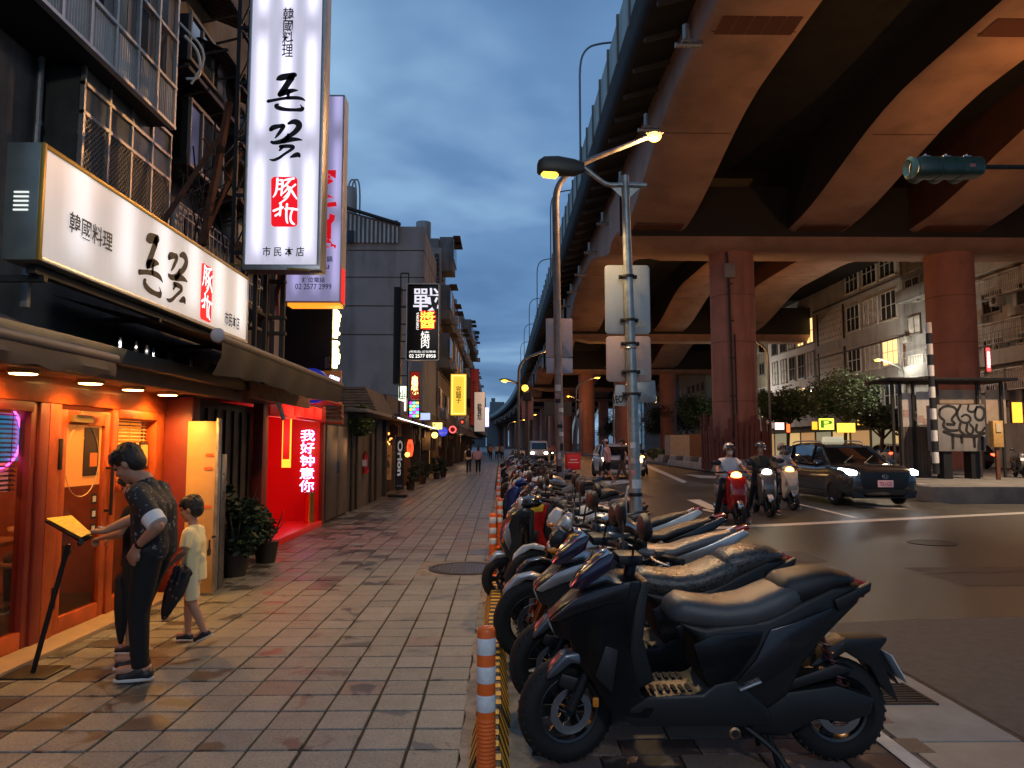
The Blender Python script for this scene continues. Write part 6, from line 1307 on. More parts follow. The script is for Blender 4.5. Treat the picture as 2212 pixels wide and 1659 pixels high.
wf1 = M('pale window frame', (.62, .62, .62), .5, .2); wf2 = M('grey window frame', (.22, .23, .23), .5, .3)
gl = [M('dusk pane', (.05, .06, .065), .12, .3), M('pale curtain pane', (.48, .49, .49), .4, var=.4, vs=2), M('dark pane', (.012, .014, .016), .1)]
litp = E('lit window pane', (1, .6, .22), 1.3)
FX = 34.0
g1 = wd_('grey_office_building', 'dark grey office block with big three part windows and quilted panels across the road', 'building', (FX + 5, 70, 0)); gm_ = M('grey cladding', (.40, .42, .44), .7, var=.12, vs=.6, dirt=.25)
B(FX, FX + 12, 61.6, 79, 3.6, 24).build('wall', gm_, g1); B(FX + .3, FX + 12, 61.8, 79, 0, 3.6).build('ground_floor', darkconc, g1)
for z in (CAMZ + 5.4, CAMZ + 9.95 - .9, CAMZ + 14.2): B(FX - .15, FX, 61.45, 79, z, z + .16).build('ledge', M('dark ledge', (.08, .08, .085), .6), g1)
pr = random.Random(31)
for z, h in ((CAMZ + 10.9, 2.5), (CAMZ + 6.9, 2.4), (CAMZ + 3.2, 2.2), (CAMZ + 14.7, 2.4)):
    windows(g1, FX, [63.5, 66.7, 70.1], z, 2.6, h, 3, 2, wf1, gl + ([litp] if h == 2.4 and z < 10 else []), pr)
for z in (CAMZ + 6.4, CAMZ + 10.6):
    B(FX - .06, FX, 72.2, 77.9, z, z + 3.2).build('quilted_panel', M('quilted panel', (.5, .48, .48), .6, var=.15, vs=.8), g1, bev=.02)
    b = MB()
    for i in range(9):
        for j in range(5): b.sph((FX - .07, 72.7 + i * .6 + .3 * (j % 2), z + .4 + j * .6), (.03, .09, .09), 6, 4)
    stuff(b.build('panel_stud', M('panel stud', (.12, .11, .11), .6), g1)); B(FX - .12, FX, 72.0, 72.15, z - .1, z + 3.3).build('panel_edge', blackm, g1); B(FX - .12, FX, 77.95, 78.1, z - .1, z + 3.3).build('panel_edge', blackm, g1)
B(FX, FX + .15, 61.3, 61.6, CAMZ + 4.5, CAMZ + 9).build('brown_panel', M('brown panel', (.13, .05, .035), .7, var=.2), g1)
g2 = wd_('pale_office_building', 'pale lilac grey office building with rows of tall windows left of the dark grey block', 'building', (FX + 5, 86, 0)); gm2 = M('pale tile cladding', (.60, .60, .66), .7, var=.12, vs=.5, dirt=.3)
B(FX, FX + 12, 79.05, 93, 3.6, 20).build('wall', gm2, g2); B(FX + .3, FX + 12, 79.05, 93, 0, 3.6).build('ground_floor', darkconc, g2)
for z in (CAMZ + 7.4, CAMZ + 11.1, CAMZ + 3.6): windows(g2, FX, [80.0, 82.6, 85.2, 87.8, 90.6], z, 1.8, 2.8, 2, 2, wf2, gl + [litp], pr)
def apt(label, y0, y1, zt, colr, seed, dens=1.0, x=FX, fh=3.2, name='apartment_building', lit=.08, acs=True):
    rng = random.Random(seed); o = wd_(name, label, 'building', (x + 5, (y0 + y1) / 2, 0)); m = M(name + str(seed) + ' render', colr, .8, var=.2, vs=.8, dirt=.45)
    B(x, x + 12, y0, y1, 0, zt).build('wall', m, o); z = 4.2; n = max(1, int((y1 - y0) / 3.0))
    while z < zt - 2:
        ys_ = [y0 + (y1 - y0) * (i + .5) / n for i in range(n)]; k = int(z * 7) % 3
        if k == 0:
            b = MB(); b.bx(x - .9, x, y0 + .4, y1 - .4, z - .5, z - .38); b.bx(x - .9, x - .84, y0 + .4, y1 - .4, z - .38, z + .5); b.build('balcony', m, o, bev=.01); railing(o, x - .87, y0 + .4, y1 - .4, z + .5, z + 1.7, int((y1 - y0) * 2.5), wf2, .018)
        windows(o, x, ys_, z, 1.9 if k else 2.2, 1.5, 3 if k == 1 else 2, 1 if k else 2, wf1 if k != 2 else wf2, gl + gl + ([litp] if rng.random() < lit * 5 else []), rng)
        if acs:
            for y in ys_:
                if rng.random() < .6 * dens: 
                    b = MB(); b.box((x - .25, y + rng.choice((-.9, .9)), z - .35 + rng.uniform(-.1, .1)), (.5, .8, .55)); q = b.build('air_conditioner', M('ac casing', (.33, .33, .31), .5), o, bev=.02)
        z += fh
    return o
a1 = apt('shabby grey apartment block at the right edge crowded with air conditioners and cages', 38, 51.8, 21, (.40, .41, .41), 2, 1.6)
rng = random.Random(77)
for k in range(5):                                      # cage balconies on the right-hand block
    for q in range(4):
        y0 = 44.5 + q * 1.9; z = 5.2 + k * 3.2; x1 = FX - .75
        b = MB(); b.bx(x1, FX, y0, y0 + 1.5, z - .06, z); b.bx(x1, FX, y0, y0 + 1.5, z + 1.35, z + 1.4)
        for i in range(9): b.bx(x1, x1 + .03, y0 + 1.47 * i / 8, y0 + 1.47 * i / 8 + .03, z, z + 1.35)
        b.bx(x1, x1 + .03, y0, y0 + 1.5, z + .6, z + .64); b.build('window_cage', wf1, a1)
        if q % 2 == 0: b = MB(); b.box((x1 + .2, y0 + .5, z - .4), (.5, .85, .6)); o = b.build('air_conditioner', M('ac casing', (.33, .33, .31), .5), a1, bev=.02); b = MB(); b.lathe([(.23, -.01), (.2, -.02), (0, -.02)], 14, (x1 - .05, y0 + .45, z - .4), 'X'); b.build('fan_grille', blackm, o)
apt('narrow dark building with a few balconies behind the big right column', 52, 61.2, 22, (.22, .23, .24), 3, .8)
apt('distant pale apartment block with blue tinted windows beyond the lilac one', 93.4, 104, 17, (.30, .29, .25), 4, .5); apt('distant cream apartment block with dark balconies left of the near column', 122, 140, 15, (.30, .30, .24), 5, .5)
apt('far grey block between the columns', 150, 175, 18, (.2, .21, .21), 6, .2)
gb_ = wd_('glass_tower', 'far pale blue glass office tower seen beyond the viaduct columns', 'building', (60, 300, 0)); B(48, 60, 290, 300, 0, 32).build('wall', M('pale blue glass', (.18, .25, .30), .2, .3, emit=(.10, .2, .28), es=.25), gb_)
for k in range(12): B(47.9, 60.1, 289.8, 289.95, 2 + k * 2.6, 2.25 + k * 2.6).build('floor_band', wf2, gb_)
sg = wd_('glass_arch_roof', 'far curved white steel and glass arch roof lit pale blue beyond the columns', 'roof', (38, 255, 6)); b = MB()
for k in range(7): b.tube([Vector((30 + k * 2.2, 250, 2 + 14 * math.sin(math.pi * t / 12))) + Vector((6 * math.cos(math.pi * t / 12), 0, 0)) for t in range(13)], .35, 5)
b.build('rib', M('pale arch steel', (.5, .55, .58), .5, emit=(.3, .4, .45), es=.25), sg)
# distant row closing the street
for i, (x0, x1, y, z, lab) in enumerate(((-8, 3, 560, 34, 'far grey tower block closing the street under the curve of the viaduct'), (-30, -12, 600, 40, 'far dark block at the left end of the vista'), (-9, -2, 480, 20, 'far low building beside the street end'), (30, 60, 520, 26, 'far dim block under the deck'))):
    o = wd_('distant_building', lab, 'building', ((x0 + x1) / 2, y, 0)); B(x0, x1, y, y + 15, 0, z).build('wall', M('far wall', (.2, .2, .2), .8), o); B(x0 + 1, x0 + 4, y + 2, y + 6, z, z + 3).build('roof_house', M('far wall', (.2, .2, .2), .8), o)
# lit shop signs of the far side
def lit_sign(label, x0, x1, y0, y1, D, m, txt=None, tm=None, cat='sign', name='shop_sign', group=None, dep=.2, tw=.8, th=.7, bold=.015):
    a = P(x0, y0, D); c = P(x1, y1, D); o = wd_(name, label, cat, ((a.x + c.x) / 2, D, c.z), group=group)
    B(a.x, c.x, D, D + dep, c.z, a.z).build('box', m, o, bev=.01)
    B(a.x - .02, c.x + .02, D + .03, D + dep - .02, c.z - .02, a.z + .02).build('frame', blackm, o)
    if txt: text(txt, ((a.x + c.x) / 2, D - .012, (a.z + c.z) / 2), (1, 0, 0), (0, 0, 1), (c.x - a.x) * tw, (a.z - c.z) * th, tm or ink, 'lettering', o, bold=bold)
    return o
yl = E('yellow lightbox', (1, .62, .06), 1.6)
lit_sign('green yellow lit shop sign behind the SUV roof', 1769, 1802, 904, 928, 58, E('green yellow lightbox', (.75, .85, .08), 1.7), 'P', E('green print', (.1, .3, .02), .6)); lit_sign('plain yellow lit awning sign right of the green yellow one', 1808, 1848, 914, 934, 60, yl); lit_sign('orange tilted sign left of the green yellow one', 1754, 1766, 911, 928, 58, E('orange lightbox', (1, .4, .03), 1.6)); lit_sign('small amber lit sign under the tree right of the trunk', 1852, 1866, 905, 918, 60, E('amber lightbox', (1, .5, .05), 1.6))
lit_sign('round red and white lit shop logo near the column', 1674, 1694, 913, 928, 70, E('white red lightbox', (1, .55, .5), 2.2)); lit_sign('small orange red lit box right of the round logo', 1699, 1707, 916, 934, 70, E('orange red lightbox', (1, .14, .03), 1.8))
lit_sign('white and amber lit frame at the right edge', 2186, 2210, 869, 913, 38, E('amber frame', (1, .38, .03), 2.0)); lit_sign('red neon upright sign on the right hand block', 2130, 2141, 751, 802, 46, E('red neon box', (1, .08, .08), 1.6), '美\n髮', E('pale text', (1, .8, .8), 3))
sh = wd_('shop_row', 'row of dim shopfronts with yellow lit interiors beneath the office blocks', 'shop', (FX, 75, 0))
for k in range(12): 
    y = 60 + k * 4; B(FX + .05, FX + .2, y + .3, y + 3.5, .2, 2.9).build('shop_window', E('shop glow %d' % (k % 3), ((1, .65, .25), (.9, .8, .5), (.9, .5, .2))[k % 3], (.5, .2, .35)[k % 3]), sh)
    B(FX - 1.3, FX + .3, y + .1, y + 3.9, 3.0, 3.25).build('awning', M('shop awning', (.08, .08, .07), .7), sh)
# ------------------------------------------------------------------ kiosk, cabinet, striped pole
KD = 31.5
kb = wd_('shelter', 'dark flat roofed shelter with white back boards on the island beside the right column', 'shelter', (20, KD, .16)); a = P(1905, 824, KD); c = P(2178, 815, KD); kz = a.z
B(a.x, c.x, KD - .6, KD + 1.6, kz, kz + .12).build('roof', blackm, kb, bev=.01)
for px in (1933, 1950, 1978, 2030, 2118, 2170): q = P(px, 900, KD); B(q.x - .05, q.x + .05, KD + .1, KD + .2, .16, kz).build('post', darkm, kb)
for (x0, x1, y0, y1, m) in ((1939, 1976, 849, 922, white), (1979, 2010, 846, 919, white), (2028, 2120, 842, 872, M('tan board', (.42, .33, .24), .6, var=.12)), (2128, 2175, 842, 915, M('tan board', (.42, .33, .24), .6, var=.12))):
    a = P(x0, y0, KD + .3); c = P(x1, y1, KD + .3); B(a.x, c.x, KD + .3, KD + .34, c.z, a.z).build('back_board', m, kb, bev=.005)
a = P(1941, 922, KD + .3); c = P(2012, 1010, KD + .3); 
for k in range(9): w_ = (c.x - a.x) / 9; B(a.x + k * w_ + .01, a.x + (k + 1) * w_ - .01, KD + .3, KD + .36, .16, a.z).build('board', M('brown grey board', (.12, .10, .085), .8, var=.25), kb)
for (px, py) in ((1957, 893), (2001, 912), (1990, 905)): q = P(px, py, KD + .29); B(q.x - .12, q.x + .12, KD + .285, KD + .298, q.z - .15, q.z + .15).build('notice', M('faint notice', (.45, .32, .32), .6, var=.3, vs=9), kb)
CD = 30.2; cbx = wd_('utility_cabinet', 'grey utility cabinet on legs covered with black bubble letter graffiti', 'cabinet', (18, CD, .2)); a = P(2024, 874, CD); c = P(2131, 975, CD)
B(a.x, c.x, CD, CD + .8, c.z, a.z).build('box', M('grey cabinet paint', (.20, .19, .18), .55, var=.15, vs=2, dirt=.3), cbx, bev=.02)
for fx in (.12, .7): B(a.x + (c.x - a.x) * fx, a.x + (c.x - a.x) * fx + .35, CD + .1, CD + .6, .16, c.z).build('leg', blackm, cbx)
def gf(x, y, off=.006): return P(1645.8 + x * .2977, 548.6 + y * .2977, CD - off)
for s_ in ([(1290, 1130, 5), (1330, 1100, 5), (1400, 1110, 5), (1420, 1150, 5), (1370, 1200, 5), (1400, 1230, 5)], [(1290, 1130, 5), (1285, 1180, 5), (1330, 1210, 5), (1310, 1250, 6), (1360, 1285, 6), (1420, 1280, 5)], [(1440, 1100, 5), (1410, 1160, 5), (1440, 1220, 5), (1500, 1230, 5), (1520, 1190, 5), (1480, 1160, 4), (1450, 1180, 4)],
           [(1500, 1100, 4), (1490, 1140, 4), (1540, 1150, 5), (1560, 1110, 4)], [(1560, 1110, 5), (1600, 1110, 6), (1620, 1150, 5), (1600, 1210, 6), (1550, 1200, 5), (1545, 1150, 5), (1560, 1110, 4)], [(1320, 1290, 6), (1400, 1320, 7), (1480, 1320, 7), (1560, 1325, 7), (1615, 1300, 5)], [(1440, 1230, 5), (1430, 1280, 5), (1470, 1310, 5)], [(1490, 1240, 5), (1480, 1290, 5), (1520, 1315, 5), (1540, 1270, 5), (1510, 1235, 4)], [(1560, 1240, 5), (1550, 1290, 5), (1590, 1300, 5), (1620, 1260, 5)], [(1385, 1320, 6), (1387, 1410, 5)], [(1450, 1330, 6), (1452, 1370, 5)], [(1540, 1335, 6), (1545, 1400, 5)], [(1600, 1330, 6), (1602, 1420, 5)], [(1345, 1235, 6), (1395, 1240, 5)]):
    b = MB(); stroke(b, s_, lambda x, y: gf(x, y), 1.9); b.build('graffiti', ink, cbx, smooth=False, fixn=False)
bp_ = wd_('striped_pole', 'leaning black and white striped pole in front of the shelter', 'pole', (P(2022, 1028, 29.3).x, 29.3, .16)); p0 = P(2023, 1024, 29.3); p1 = P(2005, 697, 29.3); n_ = 14
for k in range(n_): MB().cyl(p0.lerp(p1, k / n_), p0.lerp(p1, (k + 1) / n_), .12, n=14).build('stripe_band', white if k % 2 else M('band black', (.012, .012, .012), .5), bp_)
yb = wd_('meter_box', 'tan yellow meter box on a leaning post right of the graffiti cabinet', 'box', (21, 29.5, .2)); a = P(2141, 909, 29.5); c = P(2166, 966, 29.5); B(a.x, c.x, 29.4, 29.7, c.z, a.z).build('box', M('tan yellow metal', (.45, .27, .08), .5, var=.2, vs=3), yb, bev=.02); B(a.x + .1, c.x - .1, 29.36, 29.4, a.z - .45, a.z - .1).build('window', M('box window', (.5, .4, .25), .3), yb); B((a.x + c.x) / 2 - .07, (a.x + c.x) / 2 + .07, 29.5, 29.6, .1, c.z).build('post', rust, yb)
o = copy_tree(K_); o.location = (18.3, 33.2, .16); o.rotation_euler = (0, 0, -2.4); o['label'] = 'dark motorcycle parked on the island in front of the shelter boards'; del o['group']
o = copy_tree(S_, sw_(pt['grey'], pt['black'])); o.location = (22.2, 31.5, .16); o.rotation_euler = (0, 0, -1.9); o['label'] = 'grey scooter parked right of the meter box at the picture edge'; del o['group']
# ------------------------------------------------------------------ left side beyond the ivy
gw = wd_('grey_gable_building', 'tall grey concrete building with a blank panelled side wall and corrugated rooftop shed', 'building', (-8, 42, 0)); GD = 38.0
gx1 = P(916, 500, GD).x; gtop = P(880, 488, GD).z
gmw = M('grey gable render', (.27, .265, .25), .85, var=.14, vs=.7, dirt=.45)
zs_ = [0] + [P(800, y, GD).z for y in (723, 661, 599, 541)] + [gtop]
for k in range(5): B(-16, gx1, GD + (.0 if k % 2 else .0), GD + 8, zs_[k] + .03, zs_[k + 1] - .03).build('wall_panel', gmw, gw, bev=.01, smooth=False)
B(-16, gx1 - .1, GD + .05, GD + 8, .1, gtop - .1).build('wall_joint', darkconc, gw)
x862 = P(862, 500, GD).x
b = MB(); b.prism([(-16, gtop - .9), (-16, gtop + 2.2), (P(742, 452, GD).x, P(742, 455, GD).z), (x862, P(862, 487, GD).z), (x862, gtop - .9)], 2, 'Y', GD + 1.9); b.build('rooftop_shed', M('shed wall', (.15, .14, .125), .7), gw)
k = -16.0
b = MB()
while k < x862:
    t_ = (k + 16) / (x862 + 16); zt_ = P(742, 455, GD).z + (P(862, 487, GD).z - P(742, 455, GD).z) * max(0, (k - P(742, 455, GD).x) / (x862 - P(742, 455, GD).x)); b.bx(k, k + .1, GD - .17, GD - .1, gtop - .95, zt_ - .15); k += .22
stuff(b.build('corrugation', corr, gw, smooth=False))
b = MB(); b.bar((P(735, 447, GD).x, GD - .2, P(735, 447, GD).z), (P(866, 487, GD).x, GD - .2, P(866, 487, GD).z), .3, .12); b.build('shed_roof', darkm, gw)
a = P(750, 498, GD - .2); c = P(765, 525, GD - .2); B(a.x, c.x, GD - .25, GD - .17, c.z, a.z).build('shed_window', gl[2], gw)
b = MB(); q = P(752, 430, GD + 2); b.cyl((q.x, GD + 2, q.z - 1.5), (q.x, GD + 2, q.z + .6), .45, n=16)
for d in (.45, .65): b.tube(smooth_pts([(q.x + d - .5, GD + 2, q.z), (q.x + d - .4, GD + 2, q.z + 1.1), (q.x + d, GD + 2, q.z + 1.1), (q.x + d, GD + 2, q.z - 1.5)]), .05, 6)
b.build('water_tank', M('tank steel', (.3, .3, .28), .4, .6), gw)
b = MB(); b.tube(smooth_pts([P(745, 845, GD - .1), P(800, 848, 30), P(880, 858, 24)]), .012, 4); b.build('cable', blackm, gw)
def streetfront(label, y0, y1, zt, colr, seed, x=-4.0):
    rng = random.Random(seed); o = wd_('street_building', label, 'building', (x - 3, (y0 + y1) / 2, 0)); m = M('facade %d' % seed, colr, .85, var=.25, vs=1, dirt=.5)
    B(x - 12, x, y0 + .05, y1, 2.8, zt).build('wall', m, o); z = 3.6
    while z < zt - 1.5:
        n = max(2, int((y1 - y0) / 2.6)); d = rng.choice((.0, .7, .9))
        if d:
            b = MB(); b.bx(x, x + d, y0 + .4, y1 - .4, z - .3, z + 1.9); b.build('bay_box', m, o, bev=.02)
        for i in range(n):
            y = y0 + (y1 - y0) * (i + .5) / n; b = MB(); w_ = .8
            b.bx(x + d, x + d + .05, y - w_, y + w_, z + .3, z + 1.6); q = b.build('window', wf2, o); b = MB(); b.bx(x + d + .05, x + d + .06, y - w_ + .08, y + w_ - .08, z + .38, z + 1.52); b.build('pane', rng.choice(gl), q)
            if rng.random() < .5: b = MB(); b.box((x + d + .2, y + .4, z - .1), (.4, .8, .5)); b.build('air_conditioner', M('ac casing', (.33, .33, .31), .5), o, bev=.02)
            if rng.random() < .4: b = MB(); b.bx(x + d, x + d + .45, y - .9, y + .9, z + 1.75, z + 1.8); b.build('canopy', M('rusty sheet', (.05, .035, .028), .75), o)
        b = MB(); b.bx(x - 12, x + .1, y0 + .04, y1, z - .5, z - .42); b.build('floor_line', darkconc, o); z += 3.1
    for i in range(3): b = MB(); q = rng.uniform(.5, 3); b.bx(x - q - 1.5, x - q, y0 + i * 2 + .5, y0 + i * 2 + 2, zt, zt + rng.uniform(.6, 1.6)); b.build('roof_house', m, o)
    b = MB(); b.cyl((x - 1.2, y0 + 2, zt), (x - 1.2, y0 + 2, zt + 1.6), .5, n=14); b.build('water_tank', M('tank steel', (.3, .3, .28), .4, .6), o)
    return o
streetfront('grey tiled building with painted characters on its side, right behind the blank gable', 46.05, 48.8, 14.6, (.19, .19, .18), 1, -3.9)
q0 = P(928, 560, 46.0)
streetfront('stepped back dark apartment building with rooftop tank in the left street row', 49, 60.5, 13.2, (.13, .125, .11), 2); streetfront('dark balconied building in the left street row before the rooftop shrub', 60.6, 77, 14.2, (.12, .115, .105), 3); streetfront('farther grey building in the left street row', 77.2, 99, 15.6, (.14, .14, .13), 4); streetfront('last dim building of the left street row', 99.2, 130, 13.5, (.15, .15, .145), 5); streetfront('hazy low end building of the left street row', 130.5, 170, 10, (.16, .16, .16), 6)
sd = wd_('painted_sign_wall', 'pale wall strip with faded black characters high beside the blank gable', 'sign', P(935, 600, 45.8)); a = P(917, 535, 45.7); c = P(952, 700, 45.7); B(a.x, c.x, 45.7, 46.0, c.z, a.z).build('board', M('faded wall sign', (.26, .26, .245), .8, var=.15, dirt=.4), sd); text('醫\n春\n庭\n生', P(944, 592, 45.66), (1, 0, 0), (0, 0, 1), .32, 2.6, ink, 'lettering', sd, bold=.01); text('店', P(925, 590, 45.66), (1, 0, 0), (0, 0, 1), .3, .4, ink, 'lettering', sd, bold=.01)
rt = thing('rooftop_shrub', 'dark shrub growing on a roof against the sky', 'shrub', (P(1021, 727, 90).x, 90, P(1021, 727, 90).z)); foliage('leaves', rt, (0, 0, 0), .95, 900, .12, leafd, random.Random(5), 8, .9); MB().cyl((0, 0, -2.0), (0, 0, 0), .1).build('stem', barkm, rt)

# ground floor shops: dark boxes with fascias, each its own thing
shopw = [M('shop wall %d' % k, c, .7, var=.3, vs=3, dirt=.4) for k, c in enumerate(((.05, .035, .028), (.035, .032, .03), (.08, .06, .045), (.06, .02, .015)))]
labs = ['dark shop with warm framed poster beside the black banner', 'dark izakaya front with red lantern behind the black banner', 'narrow shop with red door curtain and lit posts', 'dark shop with plants under the yellow round lamp', 'shop with amber lit doorway below the yellow upright sign', 'dim shop past the amber doorway', 'dim shop before the red upright sign', 'dim shop below the red upright sign', 'far dim shop with warm doorway', 'far dim shop at the end of the pavement']
edges = [22.5, 25.6, 28.4, 32, 36, 41, 47, 54, 63, 75, 100]
for k in range(10):
    y0, y1 = edges[k], edges[k + 1]; s_ = wd_('street_shop', labs[k], 'shop', (-3.6, (y0 + y1) / 2, 0)); rng = random.Random(k + 60)
    B(-8, -3.95, y0, y1, 0, 2.85).build('wall', shopw[k % 4], s_); B(-3.95, -3.45, y0 + .0, y0 + .22, 0, 2.7).build('pillar', shopw[(k + 1) % 4], s_)
    B(-3.95, -3.0 + rng.uniform(-.1, .1), y0 + .05, y1 - .05, 2.35, 2.5).build('awning', blackm, s_, bev=.02); B(-3.6, -3.5, y0 + .3, y1 - .3, 2.5, 3.1).build('fascia', shopw[(k + 2) % 4], s_)
    n = max(2, int((y1 - y0) / 1.3))
    for i in range(n):
        y = y0 + .3 + (y1 - y0 - .4) * i / n; w_ = (y1 - y0 - .4) / n - .08
        lit = (k, i) in ((1, 1), (2, 0), (4, 1), (4, 2), (8, 1), (9, 3), (6, 2))
        B(-3.94, -3.88, y, y + w_, .1, 2.2).build('door_panel', E('door glow %d' % k, (1, .45, .12), .9) if lit else rng.choice((gl[2], shopw[1], dk, redw)), s_, bev=.01)
        B(-3.88, -3.84, y + w_, y + w_ + .06, 0, 2.3).build('door_post', darkm, s_)
    for i in range(5): B(-3.9 + rng.uniform(0, .5), -3.85 + rng.uniform(.1, .7), y0 + i * (y1 - y0) / 6 + .5, y0 + i * (y1 - y0) / 6 + .7, rng.uniform(1.2, 2), rng.uniform(2.1, 2.3)).build('hanging_board', rng.choice(shopw), s_)
ledw = E('white strip', (.9, .95, 1), 2.2)
la = wd_('strip_lit_awning', 'long dark awning edged with a thin white light strip', 'awning', (-3, 29, 2.3)); b = MB(); b.bar((-2.95, 20.9, 2.30), (-2.95, 37.0, 2.24), .10, .04); b.build('edge', blackm, la); b = MB(); b.bar((-2.885, 20.9, 2.31), (-2.885, 37.0, 2.25), .012, .03); b.build('light_strip', ledw, la); B(-3.6, -3.0, 20.9, 37, 2.33, 2.37).build('sheet', blackm, la)
# signs of the street, far to near
def upright(label, x0, x1, y0, y1, D, m, txt, tm, bold=.015, tw=.6, th=.85, frame=None):
    return lit_sign(label, x0, x1, y0, y1, D, m, txt, tm, name='upright_sign', dep=.3, tw=tw, th=th, bold=bold)
yk = upright('large black upright sign with silver and red fire characters and a phone number', 880, 946, 614, 777, 26, M('black sign sheet', (.006, .006, .006), .35), None, None)
def yt(s, x0, x1, y0, y1, m, bold=.0, D=25.97): a = P(x0, y0, D); c = P(x1, y1, D); return text(s, (a + c) / 2, (1, 0, 0), (0, 0, 1), c.x - a.x, a.z - c.z, m, 'lettering', yk, bold=bold)
silv = E('silver sequin', (.75, .75, .85), .8); yt('戰', 893, 949, 622, 672, silv, .006)
yt('醬', 906, 941, 671, 711, E('red glow', (1, .02, .01), 2.5), .03, 25.98); yt('醬', 908, 939, 673, 709, E('yellow flame', (1, .55, .05), 3.0), .0, 25.95); yt('燒\n肉', 909, 928, 715, 752, E('white outline', (.85, .85, .8), 1.2), .006)
yt('YAKINIKU', 898, 905, 673, 712, white) if False else text('YAKINIKU', P(902, 693, 25.96), (0, 0, -1), (1, 0, 0), .62, .09, E('white outline', (.85, .85, .8), 1.2), 'lettering', yk, bold=.01)
yt('(市民店) 訂位專線', 884, 941, 757, 763, E('white outline', (.85, .85, .8), 1.2), .0); yt('02 2577 8958', 884, 941, 765, 773, E('white outline', (.85, .85, .8), 1.2), .012)
b = MB(); a = P(880, 614, 25.95); c = P(946, 777, 25.95)
for r_ in ((a.x - .03, a.x, c.z, a.z), (c.x, c.x + .03, c.z, a.z), (a.x, c.x, a.z, a.z + .03), (a.x, c.x, c.z - .03, c.z)): b.bx(r_[0], r_[1], 25.93, 26.0, r_[2], r_[3])
b.build('silver_frame', alu, yk)
lf = wd_('ladder_frame', 'black ladder frame standing left of the large black upright sign', 'frame', P(860, 830, 26.4)); a = P(866, 590, 26.4); c = P(880, 830, 26.4)
for x in (a.x, c.x): B(x - .02, x + .02, 26.4, 26.45, c.z - .5, a.z).build('upright', blackm, lf)
for k in range(7): B(a.x, c.x, 26.4, 26.45, a.z - k * .62 - .02, a.z - k * .62 + .02).build('rung', blackm, lf)
a = P(853, 622, 26.8); c = P(866, 830, 26.8); B(a.x, c.x, 26.6, 27, c.z, a.z).build('side_board', blackm, lf)
upright('glowing yellow upright sign with gold border and brush characters', 974, 1007, 808, 897, 42, E('yellow sheet', (1, .55, .05), .9), '完\n鍋\n子', M('sign ink', (.05, .02, .01), .6), .012, .34, .42); 
a = P(976.5, 811, 41.97); c = P(1004.5, 894, 41.97); b = MB()
for r_ in ((a.x, a.x + .03, c.z, a.z), (c.x - .03, c.x, c.z, a.z), (a.x, c.x, a.z - .03, a.z), (a.x, c.x, c.z, c.z + .03)): b.bx(r_[0], r_[1], 41.95, 41.99, r_[2], r_[3])
bb = b.build('gold_border', E('gold border', (1, .75, .25), 1.3), bpy.data.objects['upright_sign.001'])
upright('tall red upright sign beyond the yellow one', 1017, 1034, 797, 918, 62, E('red sheet', (.75, .05, .035), .75), '辣\n婆\n婆', M('sign ink', (.05, .02, .01), .6), .01, .5, .6)
upright('pale grey upright sign with red disc overlapping the red one', 1025, 1047, 847, 932, 58, M('pale sign sheet', (.45, .42, .38), .5, emit=(.6, .5, .42), es=.35), '歐\n買\n尬', ink, .02, .45, .42); upright('small violet white lit upright sign past the grey one', 1048, 1056, 880, 922, 75, E('violet white', (.55, .45, 1), 1.6), '日\n式', E('white text', (1, 1, 1), 3), .02)
lit_sign('green white lit upright sign on the dark brown shop upper floor', 861, 877, 834, 888, 27, E('green white', (.75, .85, .6), 1.5), '小\n酒', M('sign ink', (.05, .02, .01), .6)); lit_sign('red and yellow lettered neon sign on dark board under the black upright sign', 887, 905, 803, 862, 27.5, M('neon board dark', (.03, .01, .01), .5, emit=(.6, .02, .01), es=.3), '串\n燒', E('neon yellow white', (1, .6, .15), 5), bold=.03)
ld_ = lit_sign('rainbow coloured LED panel sign', 883, 906, 866, 903, 27, M('led board', (.02, .02, .03), .4), None); 
for i in range(5):
    for j, cc in enumerate(((.7, .05, 1), (.1, .9, .4), (1, .5, .1))): a = P(885 + j * 7, 868 + i * 7, 26.98); c = P(890.5 + j * 7, 873 + i * 7, 26.98); B(a.x, c.x, 26.95, 26.99, c.z, a.z).build('led_block', E('led %d' % ((i + j) % 4), ((.7, .05, 1), (.1, .9, .5), (1, .5, .1), (.1, .5, 1))[(i + j) % 4], 2.2), ld_)
lit_sign('pale blue lit fascia sign right of the rainbow panel', 906, 929, 892, 907, 30, E('pale blue box', (.45, .55, .9), .9)); lit_sign('yellow lit fascia sign above the round lamps', 929, 955, 913, 927, 33, E('yellow box', (1, .72, .2), 1.8), '餐酒', ink)
def disc(label, px, py, r_, D, m, ring_=None, cat='sign', star=None):
    q = P(px, py, D); rr = r_ * D / 1600; o = wd_('round_sign', label, cat, q); 
    if ring_: MB().lathe([(rr, 0), (rr, -.08), (rr * .75, -.09), (rr * .72, -.06), (0, -.06)], 28, q, 'Y').build('disc', m, o); MB().lathe([(rr * 1.0, -.09), (rr * .98, -.12), (rr * .8, -.12), (rr * .78, -.09)], 28, q, 'Y').build('ring', ring_, o)
    else: MB().lathe([(rr, .06), (rr, -.06), (rr * .9, -.08), (0, -.08)], 28, q, 'Y').build('disc', m, o)
    if star:
        b = MB(); b.add([q + Vector((rr * .5 * (1 if k % 2 == 0 else .4) * math.sin(k * math.pi / 5), -.1, rr * .5 * (1 if k % 2 == 0 else .4) * math.cos(k * math.pi / 5))) for k in range(10)], [tuple(range(10))]); b.build('star', star, o, smooth=False)
    return o
